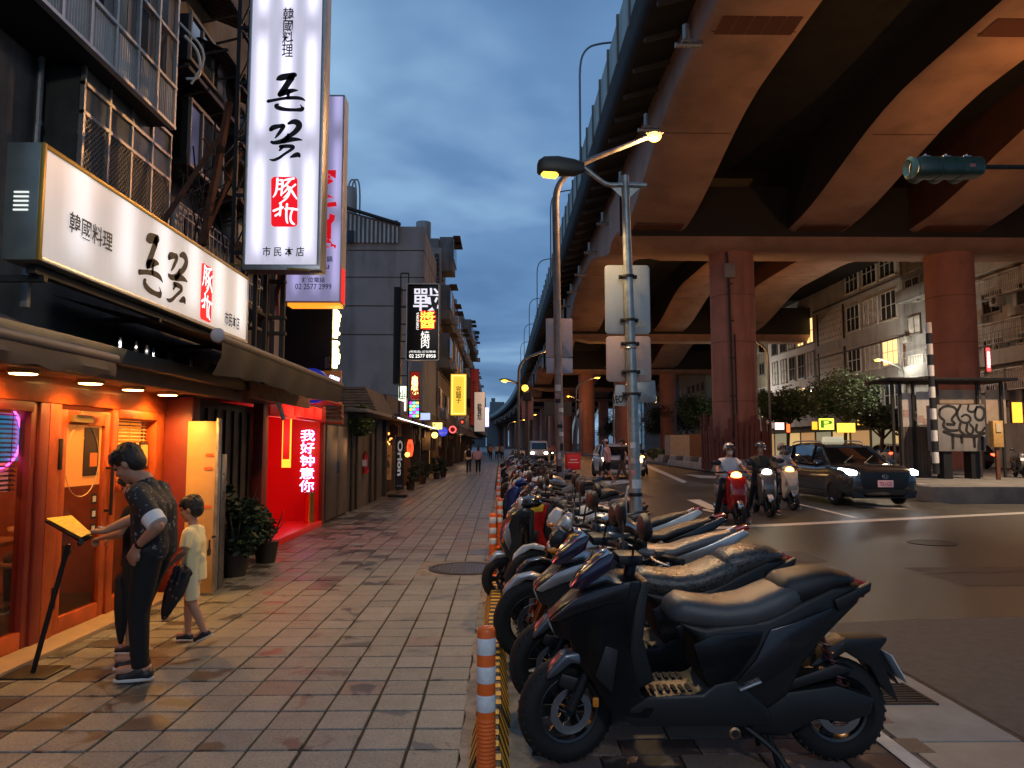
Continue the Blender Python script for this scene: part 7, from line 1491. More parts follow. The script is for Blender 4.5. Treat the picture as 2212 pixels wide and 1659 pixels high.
disc('round glowing yellow lamp under the awning strip', 939, 940, 6.5, 33, E('yellow globe', (1, .62, .12), 3), cat='lamp'); o = disc('round blue sign right of the yellow round lamp', 957, 932.5, 10, 34, M('blue sheet far', (.01, .02, .3), .4, emit=(.03, .06, .7), es=.7)); text('台灣代駕', P(957, 935, 33.88), (1, 0, 0), (0, 0, 1), .3, .07, white, 'lettering', o, bold=0)
disc('round red neon ring sign', 978, 928, 7.5, 38, M('ring back', (.1, .01, .01), .5), E('red neon ring', (1, .06, .06), 5)); disc('round dark sign with a red star and grey rim', 998.6, 911.7, 8.5, 36, M('dark round', (.015, .03, .02), .4), M('grey rim', (.25, .27, .24), .4), star=E('red star', (1, .08, .03), 1.5))
# banner, lantern, posters
ob = wd_('black_banner', 'tall black upright banner with white Orion lettering on a weighted foot', 'banner', (-3.05, 22.3, 0)); a = P(855, 943, 22.3); c = P(872, 1058, 22.3); B(a.x, c.x, 22.28, 22.3, c.z, a.z).build('cloth', M('black banner cloth', (.008, .01, .015), .7), ob); text('Orion', ((a.x + c.x) / 2 + .01, 22.27, (a.z + c.z) / 2 + .15), (0, 0, -1), (1, 0, 0), 1.05, .15, M('banner white', (.65, .65, .62), .6, emit=(.6, .6, .6), es=.15), 'lettering', ob, bold=.03); text('オリオン', ((a.x + c.x) / 2, 22.27, c.z + .12), (1, 0, 0), (0, 0, 1), .17, .05, white, 'lettering', ob)
MB().cyl((a.x - .01, 22.3, 0.05), (a.x - .01, 22.3, a.z + .05), .012).build('pole', steel, ob); MB().bx(a.x - .2, c.x + .1, 22.1, 22.5, 0, .09).build('foot', blackm, ob, bev=.02)
fp = wd_('framed_poster', 'brown framed poster with glinting warm lamps left of the black banner', 'poster', P(837, 1000, 23)); a = P(829, 962, 23); c = P(845, 1036, 23); B(a.x, c.x, 22.95, 23, c.z, a.z).build('board', M('brown poster', (.28, .14, .06), .5, var=.5, vs=9, emit=(.5, .2, .06), es=.12), fp); text('烤\n鳥\n酒', P(838, 1003, 22.94), (1, 0, 0), (0, 0, 1), .13, .6, ink, 'lettering', fp)
sl = wd_('string_lights', 'cluster of warm glinting lamps above the brown framed poster', 'lamp', P(838, 945, 23)); rng = random.Random(3); b = MB()
for k in range(16): q = P(rng.uniform(829, 846), rng.uniform(934, 962), 22.9); b.sph(q, .025, 6, 4)
b.build('bulb', E('warm bulbs', (1, .4, .08), 2.2), sl)
rl = wd_('red_lantern', 'glowing red paper lantern hanging beside the black banner', 'lantern', P(886, 968, 25)); q = P(886, 968, 25); MB().lathe([(.06, -.28)] + [(.06 + .05 * math.sin(math.pi * (k + .5) / 14) + .004 * (k % 2), -.26 + .52 * k / 13) for k in range(14)] + [(.06, .28)], 18, q).build('paper', E('red lantern paper', (1, .07, .02), 1.5), rl); text('居\n酒', q + Vector((0, -.13, 0)), (1, 0, 0), (0, 0, 1), .12, .3, M('sign ink', (.05, .02, .01), .6), 'lettering', rl)
pot = wd_('amber_lamp', 'amber glowing lamp bulb left below the red lantern', 'lamp', P(880, 982, 25)); b = MB(); b.sph(P(880, 982, 24.9), .08, 12, 8); b.build('globe', E('amber globe', (1, .45, .05), 6), pot)
for i, (px, py, D, h) in enumerate(((893, 1048, 25.8, 1.0), (918, 1035, 30, .9), (948, 1025, 34, 1.1), (962, 1018, 36, .9))):
    q = P(px, py, D); plant(('potted plant in a tall pale pot below the red lantern', 'leafy pot plant past the tall pale pot', 'dark bushy pot plant beside the red door', 'last pot plant before the amber doorway')[i], q.x - .1, D, h, .32, 700, i + 20, leafd, .06)
# warm light falling out of the shops
for (x, y, z, e, c) in ((-3.2, 24.5, 1.6, 10, (1, .35, .1)), (-3.2, 33.5, 1.9, 14, (1, .5, .18)), (-3.1, 42.5, 1.7, 22, (1, .55, .2)), (-3.2, 28, 3.2, 10, (1, .4, .3)), (-3.0, 60, 2, 25, (1, .6, .3))): point('shop_light', (x, y, z), e, c, .2)

# ------------------------------------------------------------------ street lamps, poles, sign plates
lampy = E('sodium glass', (1, .58, .05), 2.6); lamphot = E('sodium glass hot', (1, .58, .10), 4)
pole_m = M('galvanised pole', (.33, .34, .32), .45, .7, var=.35, vs=7, bump=.15, dirt=.3)
lp = wd_('street_lamp', 'near galvanised lamp post with yellow lit lamp head and sign plates clamped on', 'street lamp', (1.5, 8.0, 0)); D0 = 8.0; KP = D0 / 13.85; tp = P(1350, 380, D0); b1_ = P(1375, 1140, D0); ba = tp + (b1_ - tp) * (tp.z / (tp.z - b1_.z))
def onpole(z, base=ba, top=tp): return base.lerp(top, (z - base.z) / (top.z - base.z))
b = MB(); n_ = 12; b.tube([ba.lerp(tp, k / n_) for k in range(n_ + 1)], [(.128 - .055 * k / n_) * KP for k in range(n_ + 1)], 24); b.build('pole', pole_m, lp, angle=60)
for z in (2.6, 3.4): q = onpole(z); b = MB(); b.lathe([(.060, -.01), (.066, 0), (.060, .01)], 24, q); b.build('weld_ring', pole_m, lp)
b = MB(); b.tube([P(1336, 399, D0), P(1397, 401, D0)], .03, 12); b.build('cross_tube', pole_m, lp)
b = MB(); b.tube(smooth_pts([P(1340, 400, D0), P(1312, 400, D0), P(1290, 385, D0), P(1262, 362, D0)]), .026, 10); b.build('lamp_arm', pole_m, lp)
for s in (-1, 1):
    b = MB(); o1 = P(1352, 408, D0); b.add([P(1352 + s * 38 * .8, 406, D0), P(1352, 404, D0), P(1352, 452, D0), P(1352 + s * 10, 425, D0)], [(0, 1, 2, 3)]); m_ = b.build('gusset', pole_m, lp, smooth=False); 
hd = MB(); secs = []
for (px, ty, by, hw) in ((1262, 352, 372, .06), (1240, 345, 380, .12), (1205, 339, 379, .15), (1175, 340, 378, .15), (1163, 348, 376, .12), (1160, 356, 372, .07)):
    a = P(px, ty, D0); c = P(px, by, D0); z0, z1_ = c.z, a.z; hw *= KP; secs.append([Vector((a.x, D0 + hw * math.copysign(abs(math.cos(t)) ** .6, math.cos(t)), (z0 + z1_) / 2 + (z1_ - z0) / 2 * math.copysign(abs(math.sin(t)) ** .7, math.sin(t)))) for t in [2 * math.pi * k / 16 for k in range(16)]])
hd.loft(secs); hd.build('lamp_head', M('lamp housing', (.06, .055, .045), .5, .4), lp, angle=60)
a = P(1168, 375, D0); c = P(1206, 380, D0); b = MB(); b.loft([[Vector((x, D0 + h * KP * math.cos(t), zc + d * KP * math.sin(t))) for t in [2 * math.pi * k / 14 for k in range(14)]] for x, h, zc, d in ((a.x, .06, a.z + .01, .03), (a.x + .03, .115, a.z + .0, .07), (c.x - .03, .115, c.z + .01, .07), (c.x, .07, c.z + .02, .03))]); b.build('lamp_glass', lampy, lp, angle=60)
ld = bpy.data.lights.new('street_light', 'SPOT'); ld.energy = 250; ld.color = (1, .68, .32); ld.spot_size = R(146); ld.spot_blend = .4; ld.shadow_soft_size = .12; o = bpy.data.objects.new('street_light', ld); col.objects.link(o); o.location = (a.x + .08, D0, a.z - .09); o.rotation_euler = (0, R(12), 0)
backm = M('sign back aluminium', (.42, .41, .37), .5, .35, var=.12, vs=3, dirt=.15); backo = M('sign back salmon', (.46, .30, .24), .5, .3, var=.12, vs=3, dirt=.15)
def signback(par, x0, x1, y0, y1, D, m, r_=.05, name='sign_plate', tilt=0):
    r_ *= KP
    a = P(x0, y0, D); c = P(x1, y1, D); pts = []
    for cx, cz, a0 in ((c.x - r_, a.z - r_, 0), (a.x + r_, a.z - r_, 90), (a.x + r_, c.z + r_, 180), (c.x - r_, c.z + r_, 270)):
        for k in range(5): t = R(a0 + k * 22.5); pts.append((cx + r_ * math.cos(t), cz + r_ * math.sin(t)))
    if tilt: m0 = ((a.x + c.x) / 2, (a.z + c.z) / 2); pts = [(m0[0] + (x - m0[0]) * math.cos(tilt) - (z - m0[1]) * math.sin(tilt), m0[1] + (x - m0[0]) * math.sin(tilt) + (z - m0[1]) * math.cos(tilt)) for x, z in pts]
    b = MB(); b.prism(pts, .006, 'Y', D); return b.build(name, m, par, bev=.002)
def clamp(par, z, w_=.2, base=ba, top=tp, r_=.1, D=None):
    w_ *= KP; r_ *= KP; q = onpole(z, base, top); b = MB(); b.lathe([(r_ + .002, -.015), (r_ + .008, -.015), (r_ + .008, .015), (r_ + .002, .015)], 20, q); b.box((q.x - w_ * .72, q.y + .03, q.z), (.06, .035, .04)); b.box((q.x + w_ * .72, q.y + .03, q.z), (.06, .035, .04))
    for s in (-1, 1): b.cyl((q.x + s * w_ * .8, q.y - .012, q.z), (q.x + s * w_ * .8, q.y + .024, q.z), .009, n=8)
    b.build('clamp', darkm, par, bev=.004)
SD = 8.1
for k, (x0, x1, y0, y1, m) in enumerate(((1306, 1405, 573, 722, backm), (1309, 1407, 726, 825, backo))):
    sb_ = wd_('sign_plate', ('large rounded sign plate seen from behind, upper one on the near lamp post', 'salmon lit square sign plate seen from behind, below the large one')[k], 'sign', P((x0 + x1) / 2, (y0 + y1) / 2, SD)); signback(sb_, x0, x1, y0, y1, SD, m, .07, 'plate')
    a = P(x1 - 36, y1 - 28, SD); c = P(x1 - 10, y1 - 14, SD); B(a.x, c.x, SD - .012, SD - .007, c.z, a.z).build('sticker', M('silver sticker', (.33, .32, .28), .5, var=.4, vs=60), sb_)
    for yy_ in ((597, 691) if k == 0 else (742, 803)): clamp(sb_, P(1355, yy_, D0).z, .17, r_=.105)
sb_ = wd_('sign_plate', 'small tilted plate with a black scrawled sticker left behind the near lamp post', 'sign', P(1350, 855, SD)); signback(sb_, 1328, 1380, 832, 878, SD + .02, backm, .03, 'plate', -.05); text('1EON', P(1340, 862, SD + .008), (1, 0, .12), (-.12, 0, 1), .155, .085, ink, 'lettering', sb_, bold=.03)
sb_ = wd_('sign_plate', 'small tilted dull plate right behind the near lamp post', 'sign', P(1390, 845, SD)); signback(sb_, 1362, 1417, 823, 870, SD + .01, M('grey plate', (.22, .22, .21), .4, .5, var=.3), .03, 'plate', .05); clamp(sb_, P(1358, 851, D0).z, .17, r_=.11)
def wrap(par, z, h, w_, ang, mat, base=ba, top=tp, r_=None, name='sticker', txt=None):
    q = onpole(z, base, top); w_ *= KP; h *= KP; rr = (r_ or (.128 - .055 * z / top.z)) * KP + .003; b = MB(); a0 = -math.pi / 2 + ang; n = 6
    b.loft([[q + Vector((rr * math.cos(a0 + (k / n - .5) * w_ / rr), rr * math.sin(a0 + (k / n - .5) * w_ / rr), dz)) for k in range(n + 1)] for dz in (-h / 2, h / 2)], cap=False, closed=False); return b.build(name, mat, par, fixn=False)
for z, h, w_, an, m in ((P(1378, 962, D0).z, .11, .10, -.35, white), (P(1378, 995, D0).z, .10, .09, -.4, M('pale sticker', (.5, .35, .32), .6, var=.3, vs=20)), (P(1378, 1020, D0).z, .10, .08, -.4, M('pink sticker', (.5, .2, .2), .6, var=.3, vs=20)), (P(1378, 1045, D0).z, .16, .22, .25, white)): wrap(lp, z, h, w_, an, m)
q = onpole(P(1378, 1068, D0).z); b = MB(); b.lathe([(.070, -.02), (.075, -.018), (.075, .018), (.070, .02)], 24, q); b.build('black_strap', blackm, lp)
b = MB(); b.tube(smooth_pts([P(1358, 1050, D0 - .1), P(1352, 1070, D0 - .15), P(1353, 1120, D0 - .15)]), .011, 6); b.build('side_conduit', alu, lp)
# second pole
E2 = 16.0; B2 = Vector((P(1211, 1000, E2).x, E2, 0)); T2 = P(1200, 440, E2); l2 = wd_('street_lamp', 'tall second lamp post whose long arm carries the blazing yellow lamp over the road', 'street lamp', tuple(B2)); b = MB()
pts = [B2.lerp(T2, k / 10) for k in range(11)] + smooth_pts([T2, P(1203, 405, E2), P(1222, 378, E2), P(1262, 350, E2 + .05), P(1335, 322, E2 + .1), P(1400, 296, E2 + .2)], 2)
b.tube(pts, [.092 - .045 * k / (len(pts) - 1) for k in range(len(pts))], 16); b.build('pole', M('brown grey pole', (.24, .21, .19), .5, .5, var=.3, vs=5, dirt=.3), l2, angle=60)
q = P(1413, 291, E2 + .2); b = MB(); b.loft([[q + Vector((dx, h * math.cos(t), z + hh * math.sin(t))) for t in [2 * math.pi * k / 14 for k in range(14)]] for dx, h, z, hh in ((-.20, .035, .03, .03), (-.11, .09, .035, .055), (.08, .10, .035, .06), (.2, .045, .035, .03))]); b.build('lamp_head', M('lamp housing', (.06, .055, .045), .5, .4), l2, angle=60)
b = MB(); b.sph(q + Vector((0, 0, -.035)), (.165, .12, .125), 16, 10); b.build('lamp_glass', lamphot, l2)
point('street_light', q + Vector((0, -.06, -.22)), 1150, (1, .50, .20), .15)
s2 = wd_('sign_plate', 'narrow pinkish sign plate seen from behind on the second lamp post', 'sign', P(1208, 748, E2 + .12)); signback(s2, 1179, 1237, 688, 772, E2 + .12, M('pink grey plate', (.40, .33, .33), .5, .2, var=.1), .05, 'plate'); signback(s2, 1180, 1237, 773, 807, E2 + .13, M('lilac grey plate', (.38, .38, .42), .5, .2, var=.1), .02, 'plate')
rng = random.Random(17)
for k in range(12): wrap(l2, P(1209, 838 + k * 16 + rng.uniform(-4, 4), E2).z, rng.uniform(.12, .26), rng.uniform(.12, .25), rng.uniform(-.7, .7), (white, M('torn poster', (.35, .25, .22), .7, var=.5, vs=12), ink)[k % 3], B2, T2, .155)
# viaduct-top masts
mast = M('mast steel', (.16, .17, .17), .5, .5)
mt = thing('viaduct_lamp', 'x', 'street lamp'); b = MB(); b.tube(smooth_pts([(0, 0, 0), (0, 0, 4.5), (.0, 0, 7.2), (.5, 0, 8.1), (1.3, 0, 8.35), (2.2, 0, 8.45)], 2), .07, 8); b.build('mast', mast, mt); b = MB(); b.box((2.5, 0, 8.42), (.8, .25, .12)); b.build('lamp_head', mast, mt, bev=.03)
for k, y in enumerate((46, 74, 102, 130, 158, 186)): put(mt, k > 0, (5.1, y, ZO + 17.6), 0, ('nearest', 'second', 'third', 'fourth', 'fifth', 'sixth')[k] + ' curved lamp mast rising behind the viaduct parapet', None, 'curved lamp masts on the viaduct parapet')
# lamp posts under and beside the viaduct
UC = (1, .42, .12)
def arm_lamp(label, x, y, h, arm, e=0, dirx=1, gl_=lampy, pm=mast, r_=.09, plate_=None):
    t = thing('street_lamp', label, 'street lamp', (x, y, 0)); b = MB(); b.tube(smooth_pts([(0, 0, 0), (0, 0, h * .75), (.05 * dirx, 0, h * .93), (arm * .5 * dirx, 0, h * 1.0), (arm * dirx, 0, h * 1.04)], 2), r_, 8); b.build('pole', pm, t)
    b = MB(); b.loft([[Vector(((arm + dx) * dirx, hw * math.cos(q), h * 1.04 + .05 + hh * math.sin(q))) for q in [2 * math.pi * k / 10 for k in range(10)]] for dx, hw, hh in ((-.1, .05, .04), (.1, .15, .08), (.5, .15, .08), (.7, .06, .04))]); b.build('lamp_head', M('lamp housing', (.06, .055, .045), .5, .4), t); b = MB(); b.sph(((arm + .3) * dirx, 0, h * 1.04 - .04), (.26, .17, .12), 12, 8); b.build('lamp_glass', gl_, t)
    if e: point('street_light', (x + (arm + .3) * dirx, y, h * 1.04 - .3), e, UC, .15)
    return t
hot = lampy
arm_lamp('dark lamp post left of the second one with an arm toward the deck', P(1120, 900, 48).x, 48, 7.4, 1.9, 250); arm_lamp('thin lamp post with a left facing lit head near the vista end', P(1141, 900, 56).x, 56, 6.2, 1.5, 150, -1)
arm_lamp('lamp post under the deck with lamp just right of the second pole', 9.2, 90, 9.4, 2.4, 500, 1); arm_lamp('lamp post beside the island bushes under the viaduct', 10.4, 68, 7.0, 1.6, 420, 1); arm_lamp('lamp post by the far tree right of the viaduct column', P(1958, 900, 60).x, 60, 8.2, 1.9, 0, -1); point('street_light', (P(1904, 761, 60).x, 59, 8.2), 700, (1, .88, .68), .3)
arm_lamp('lamp post over the trees near the pale office block', 31.2, 96, 8.2, 1.6, 0, -1); point('street_light', (29.2, 92, 8.2), 700, (1, .88, .68), .3); arm_lamp('slim lamp post near the cream apartment block', 22.5, 118, 12, 1.5, 0, -1); arm_lamp('lamp post in the depth under the viaduct', 12.4, 112, 8.6, 1.8, 500, -1); arm_lamp('lamp post far down the road beneath the deck', 8.5, 140, 8.5, 2, 500, 1); arm_lamp('farther lamp post down the road', 5.5, 165, 8, 2, 400, 1); arm_lamp('very far lamp post near the vanishing point', 4.0, 200, 8, 2, 400, 1); arm_lamp('faint lamp post at the end of the vista', 2.5, 250, 9, 2, 300, 1)
arm_lamp('tall lamp post on the island outside the right picture edge', 24.6, 22.5, 11.5, 3.0, 1500, -1, pm=pole_m)
ld = bpy.data.lights.new('street_light', 'SPOT'); ld.energy = 7000; ld.color = (1, .78, .55); ld.spot_size = R(120); ld.spot_blend = .6; ld.shadow_soft_size = .2; o = bpy.data.objects.new('street_light', ld); col.objects.link(o); o.location = (21.3, 22.5, 11.4); arm_lamp('lamp post on the island between the two near columns, hidden by sign plates', 20.5, 56, 9.5, 2.0, 900, -1)
arm_lamp('unseen fill lamp added at the sidewalk edge behind the camera', 2.4, -5.5, 7.0, 1.2, 0, -1, gl_=E('fill lamp glass', (1, .85, .65), 30), pm=pole_m); point('street_light', (.9, -5.5, 6.9), 560, (1, .96, .92), .25)  # lamp and point light added out of view to fill the foreground
w3 = thing('street_lamp', 'brown lamp post with pink plate and lit box between the parked scooters and van', 'street lamp', (P(1138, 960, 44).x, 44, 0)); b = MB(); h = P(1138, 842, 44).z; b.cyl((0, 0, 0), (0, 0, h), .11, .08, n=10); b.build('pole', M('brown pole', (.08, .045, .035), .6), w3); b = MB(); b.sph((-.1, 0, h + .1), .2, 12, 8); b.build('lamp_glass', lampy, w3); b = MB(); b.box((0, -.15, P(1139, 857, 44).z), (.55, .25, .5)); b.build('signal_box', darkm, w3, bev=.03)
s3 = wd_('sign_plate', 'salmon pink sign plate on the brown lamp post', 'sign', P(1139, 880, 44.2)); signback(s3, 1127, 1152, 857, 907, 44.3, M('salmon plate', (.42, .18, .16), .5, var=.1), .05, 'plate')
gs_ = wd_('gantry_sign', 'dark road sign panel hung across under the viaduct', 'sign', (12, 80, 7)); a = P(1175, 868, 78); c = P(1235, 898, 78); B(a.x, c.x, 78, 78.2, c.z, a.z).build('panel', M('dark sign back', (.05, .06, .06), .6), gs_); b = MB(); b.tube([(a.x - 1.5, 78.3, a.z), (c.x + 1, 78.3, a.z)], .08, 6); b.tube([(a.x - 1.5, 78.3, 0), (a.x - 1.5, 78.3, a.z + .3)], .12, 8); b.build('gantry', darkm, gs_)
# traffic light
tl = wd_('traffic_light', 'dark green horizontal traffic light hung from an arm at the upper right', 'traffic light', P(2040, 360, 11)); TD = 11.0
a = P(1960, 340, TD); c = P(2118, 386, TD); zc = (a.z + c.z) / 2; gm3 = M('signal green paint', (.035, .07, .05), .4, var=.25, vs=9, dirt=.2)
b = MB(); b.loft([[Vector((x, TD + .17 * k * math.copysign(abs(math.cos(t)) ** .55, math.cos(t)), zc + .155 * k * math.copysign(abs(math.sin(t)) ** .55, math.sin(t)))) for t in [2 * math.pi * q / 20 for q in range(20)]] for x, k in ((a.x + .1, .8), (a.x + .14, 1), (a.x + .42, 1), (a.x + .43, .93), (a.x + .45, .93), (a.x + .46, 1), (a.x + .74, 1), (a.x + .75, .93), (a.x + .77, .93), (a.x + .78, 1), (c.x - .05, 1), (c.x, .8))]); b.build('housing', gm3, tl, angle=45)
for k in range(3):
    x = a.x + .27 + k * .32; b = MB(); b.lathe([(.135, .1), (.14, .32), (.128, .32), (.125, .1)], 22, (x, TD, zc), 'Y'); b.build('visor', gm3, tl); b = MB(); b.lathe([(0, .2), (.12, .19)], 18, (x, TD, zc), 'Y'); b.build('lens', lensr if k == 2 else M('dark lens', (.03, .03, .02), .2), tl)
    b = MB(); b.box((x, TD, zc + .165), (.12, .1, .03)); b.cyl((x, TD - .02, zc + .16), (x, TD - .02, zc + .21), .02, n=8); b.build('mount', alu, tl)
b = MB(); b.lathe([(.15, -.0), (.17, -.07), (.13, -.10), (.08, -.03)], 22, (a.x + .09, TD, zc), 'X'); b.build('end_visor', M('pale green visor', (.22, .38, .27), .35, coat=.3), tl)
b = MB(); b.box((a.x + .9, TD - .172, zc - .02), (.09, .006, .05)); b.build('label', M('salmon label', (.5, .16, .12), .5), tl)
b = MB(); b.tube([(c.x - .05, TD, zc + .02), (12.6, TD + .0, zc + .03)], .035, 10); b.tube([(12.6, TD, -.1), (12.6, TD, zc + 1)], .1, 12); b.build('arm', darkm, tl)
b = MB(); b.lathe([(.28, 0), (.28, .3), (.0, .3)], 16, (12.6, TD, -.05)); b.build('footing', concrete, tl)
# ------------------------------------------------------------------ people
skin = M('skin', (.42, .22, .14), .5, var=.08, vs=8); hairm = M('black hair', (.012, .010, .009), .45, bump=.6, bs=160); eyem = M('eye', (.03, .02, .02), .2)
def cap(b, p0, r0, p1, r1, flat=False, n=14):
    p0 = Vector(p0); p1 = Vector(p1); d = (p1 - p0); L_ = d.length
    if L_ < 1e-5: return b.sph(p0, r0, n, 8)
    d = d / L_; pts = []; rs = []
    for k in range(5): a = math.pi / 2 * k / 5; pts.append(p0 - d * r0 * math.cos(a)); rs.append(max(.0008, r0 * math.sin(a)))
    pts.append(p0); rs.append(r0); pts.append(p1); rs.append(r1)
    if not flat:
        for k in range(4, -1, -1): a = math.pi / 2 * k / 5; pts.append(p1 + d * r1 * math.cos(a)); rs.append(max(.0008, r1 * math.sin(a)))
    b.tube(pts, rs, n)
def ell(b, c, r_, m=None, n=16):
    k = MB(); k.sph((0, 0, 0), r_, n, 10); b.add([(m @ Vector(v) if m else Vector(v)) + Vector(c) for v in k.v], k.f)
def fuse(b, name, mat, par, vox, sm=3, scale=1.0):   # one continuous skin out of overlapping volumes
    me = bpy.data.meshes.new('t'); me.from_pydata([tuple(Vector(v)) for v in b.v], [], b.f); bm = bmesh.new(); bm.from_mesh(me); bmesh.ops.recalc_face_normals(bm, faces=bm.faces); bm.to_mesh(me); bm.free()
    o = bpy.data.objects.new('t', me); col.objects.link(o); r_ = o.modifiers.new('r', 'REMESH'); r_.mode = 'VOXEL'; r_.voxel_size = vox; s_ = o.modifiers.new('s', 'SMOOTH'); s_.iterations = sm; s_.factor = .5
    dg = bpy.context.evaluated_depsgraph_get(); m2 = bpy.data.meshes.new_from_object(o.evaluated_get(dg)); bpy.data.objects.remove(o); bpy.data.meshes.remove(me); m2.name = name; m2.materials.clear(); m2.materials.append(mat); m2.shade_smooth(); return link(name, m2, par)
def hand(b, w_, d, side, curl=.5, k=1.0, nrm=(0, 0, 1)):
    w_ = Vector(w_); d = Vector(d).normalized(); nrm = Vector(nrm); sd = d.cross(nrm).normalized(); nrm = sd.cross(d).normalized()
    for q in (-.022, 0, .022): cap(b, w_ + sd * q * .6 * k, .019 * k, w_ + d * .075 * k + sd * q * k, .016 * k)
    for i, (q, ln) in enumerate(((-.030, .068), (-.010, .078), (.011, .072), (.031, .055))):
        a = w_ + d * .085 * k + sd * q * k; m_ = a + (d * math.cos(curl) - nrm * math.sin(curl)) * ln * .55 * k + sd * q * .15 * k; e_ = m_ + (d * math.cos(curl * 2.2) - nrm * math.sin(curl * 2.2)) * ln * .5 * k; cap(b, a, .0095 * k, m_, .0088 * k); cap(b, m_, .0088 * k, e_, .0078 * k)
    a = w_ + d * .03 * k - sd * .026 * side * k; m_ = a + (d * .7 - sd * side * .7).normalized() * .036 * k; cap(b, a, .013 * k, m_, .011 * k); cap(b, m_, .011 * k, m_ + (d * .9 - nrm * .4).normalized() * .03 * k, .009 * k)
def person(label, loc, rz, J, top, bot, shoe, s=1.0, vox=.011, shorts=False, sleeve=.55, hair='short', female=False, coat=0.0, long_sleeve=False, shoec=None, group=None, build=1.0, name='person', fine=True):
    t = thing(name, label, 'person', loc, rz, group); S = lambda p: Vector(p) * s; H, C, Nk, Hd = (S(J[k]) for k in ('H', 'C', 'N', 'hd')); pit = J.get('pitch', 0); yaw = J.get('yaw', 0)
    ax = Vector(J.get('side', (0, 1, 0))).normalized(); sw = (.155 if female else .175) * s * build; hw_ = .085 * s * build
    Ls, Rs = C + (Nk - C) * .55 + ax * sw, C + (Nk - C) * .55 - ax * sw; Lh, Rh = H + ax * hw_, H - ax * hw_
    def torso(b, e):
        for q in (1, -1):
            cap(b, H + ax * q * .07 * s, (.105 + e) * s * build, C + ax * q * .085 * s, (.10 + e) * s * build); cap(b, C + ax * q * .085 * s, (.10 + e) * s * build, C + (Nk - C) * .55 + ax * q * sw * .72, (.068 + e) * s); 
        cap(b, C, (.10 + e) * s, C + (Nk - C) * .8, (.06 + e) * s)
    b = MB(); torso(b, -.012); cap(b, C, .07 * s, Nk, .06 * s); cap(b, Nk, .056 * s, Hd - Vector((.01, 0, .06)) * s, .050 * s)
    mr = Matrix.Rotation(yaw, 3, 'Z') @ Matrix.Rotation(pit, 3, 'Y'); hs = s * J.get('hs', 1.0)
    def h(x, y, z): return Hd + mr @ (Vector((x, y, z)) * hs)
    ell(b, h(-.008, 0, .018), (.098 * hs, .078 * hs, .100 * hs), mr); ell(b, h(.022, 0, -.045), (.074 * hs, .062 * hs, .078 * hs), mr); ell(b, h(.058, 0, -.100), (.028 * hs, .028 * hs, .022 * hs), mr)
    cap(b, h(.088, 0, .008), .008 * hs, h(.106, 0, -.034), .0135 * hs); ell(b, h(.096, 0, -.038), (.014 * hs, .017 * hs, .010 * hs), mr); ell(b, h(.086, 0, -.066), (.012 * hs, .024 * hs, .009 * hs), mr); ell(b, h(.078, 0, .022), (.018 * hs, .052 * hs, .010 * hs), mr)
    for q in (1, -1): ell(b, h(-.004, q * .079, -.012), (.018 * hs, .010 * hs, .031 * hs), mr); ell(b, h(.055, q * .042, -.035), (.026 * hs, .022 * hs, .024 * hs), mr)
    for q, E_, W_ in ((1, 'LE', 'LW'), (-1, 'RE', 'RW')):
        sh = Ls if q > 0 else Rs; e_, w_ = S(J[E_]), S(J[W_]); cap(b, sh, .050 * s, e_, .038 * s); cap(b, e_, .039 * s, e_.lerp(w_, .35), .038 * s); cap(b, e_.lerp(w_, .35), .038 * s, w_, .025 * s); d = J.get('h' + W_, tuple((w_ - e_).normalized()))
        hand(b, w_, d, q * (-1 if J.get('flip' + W_) else 1), J.get('curl', .5), s, J.get('n' + W_, (0, 0, 1)))
    for q, K_, A2 in ((1, 'LK', 'LA'), (-1, 'RK', 'RA')):
        hp = Lh if q > 0 else Rh; k_, a_ = S(J[K_]), S(J[A2]); cap(b, hp, .088 * s, k_, .056 * s); cap(b, k_, .055 * s, k_.lerp(a_, .35), .055 * s); cap(b, k_.lerp(a_, .35), .055 * s, a_, .036 * s); f_ = Vector(J.get('toe' + A2[0], J.get('toe', (1, 0, -.35)))).normalized(); cap(b, a_ - f_ * .02 * s, .038 * s, a_ + f_ * .12 * s, .028 * s)
    fuse(b, 'body', skin, t, vox * s ** .5)
    if fine:
        b = MB()
        for q in (1, -1): b.sph(h(.081, q * .031, .0), .0105 * hs, 10, 6)
        b.build('eye', eyem, t)
        b = MB()
        for q in (1, -1): b.bar(h(.090, q * .017, .021), h(.083, q * .046, .022), .006 * hs)
        b.build('eyebrow', hairm, t)
    if hair != 'none':
        b = MB(); ell(b, h(-.018, 0, .034), (.104 * hs, .088 * hs, .100 * hs), mr); ell(b, h(-.045, 0, .0), (.072 * hs, .084 * hs, .09 * hs), mr); rg = random.Random(len(label))
        for k in range(16): a_ = rg.uniform(-1.5, 1.5); cap(b, h(.02 + .05 * math.cos(a_), .07 * math.sin(a_), .088), .020 * hs, h(.045 + .052 * math.cos(a_), .078 * math.sin(a_), .052 + rg.uniform(-.015, .01)), .010 * hs)
        if fine:
            for k in range(60):
                a_ = rg.uniform(0, 6.28); e_ = rg.uniform(.15, 1.25); p_ = h(-.018 + .103 * math.sin(e_) * math.cos(a_), .088 * math.sin(e_) * math.sin(a_), .034 + .100 * math.cos(e_)); cap(b, p_, .011 * hs, p_ + mr @ Vector((rg.uniform(-.012, .03), rg.uniform(-.012, .012), rg.uniform(-.022, .004))) * hs, .004 * hs, n=6)
        if hair == 'long': cap(b, h(-.06, 0, 0), .07 * hs, h(-.085, 0, -.20), .055 * hs); cap(b, h(-.03, .05, 0), .04 * hs, h(-.05, .06, -.19), .03 * hs); cap(b, h(-.03, -.05, 0), .04 * hs, h(-.05, -.06, -.19), .03 * hs)
        fuse(b, 'hair', hairm, t, .0055 if fine and hair != 'long' else .02, 1)
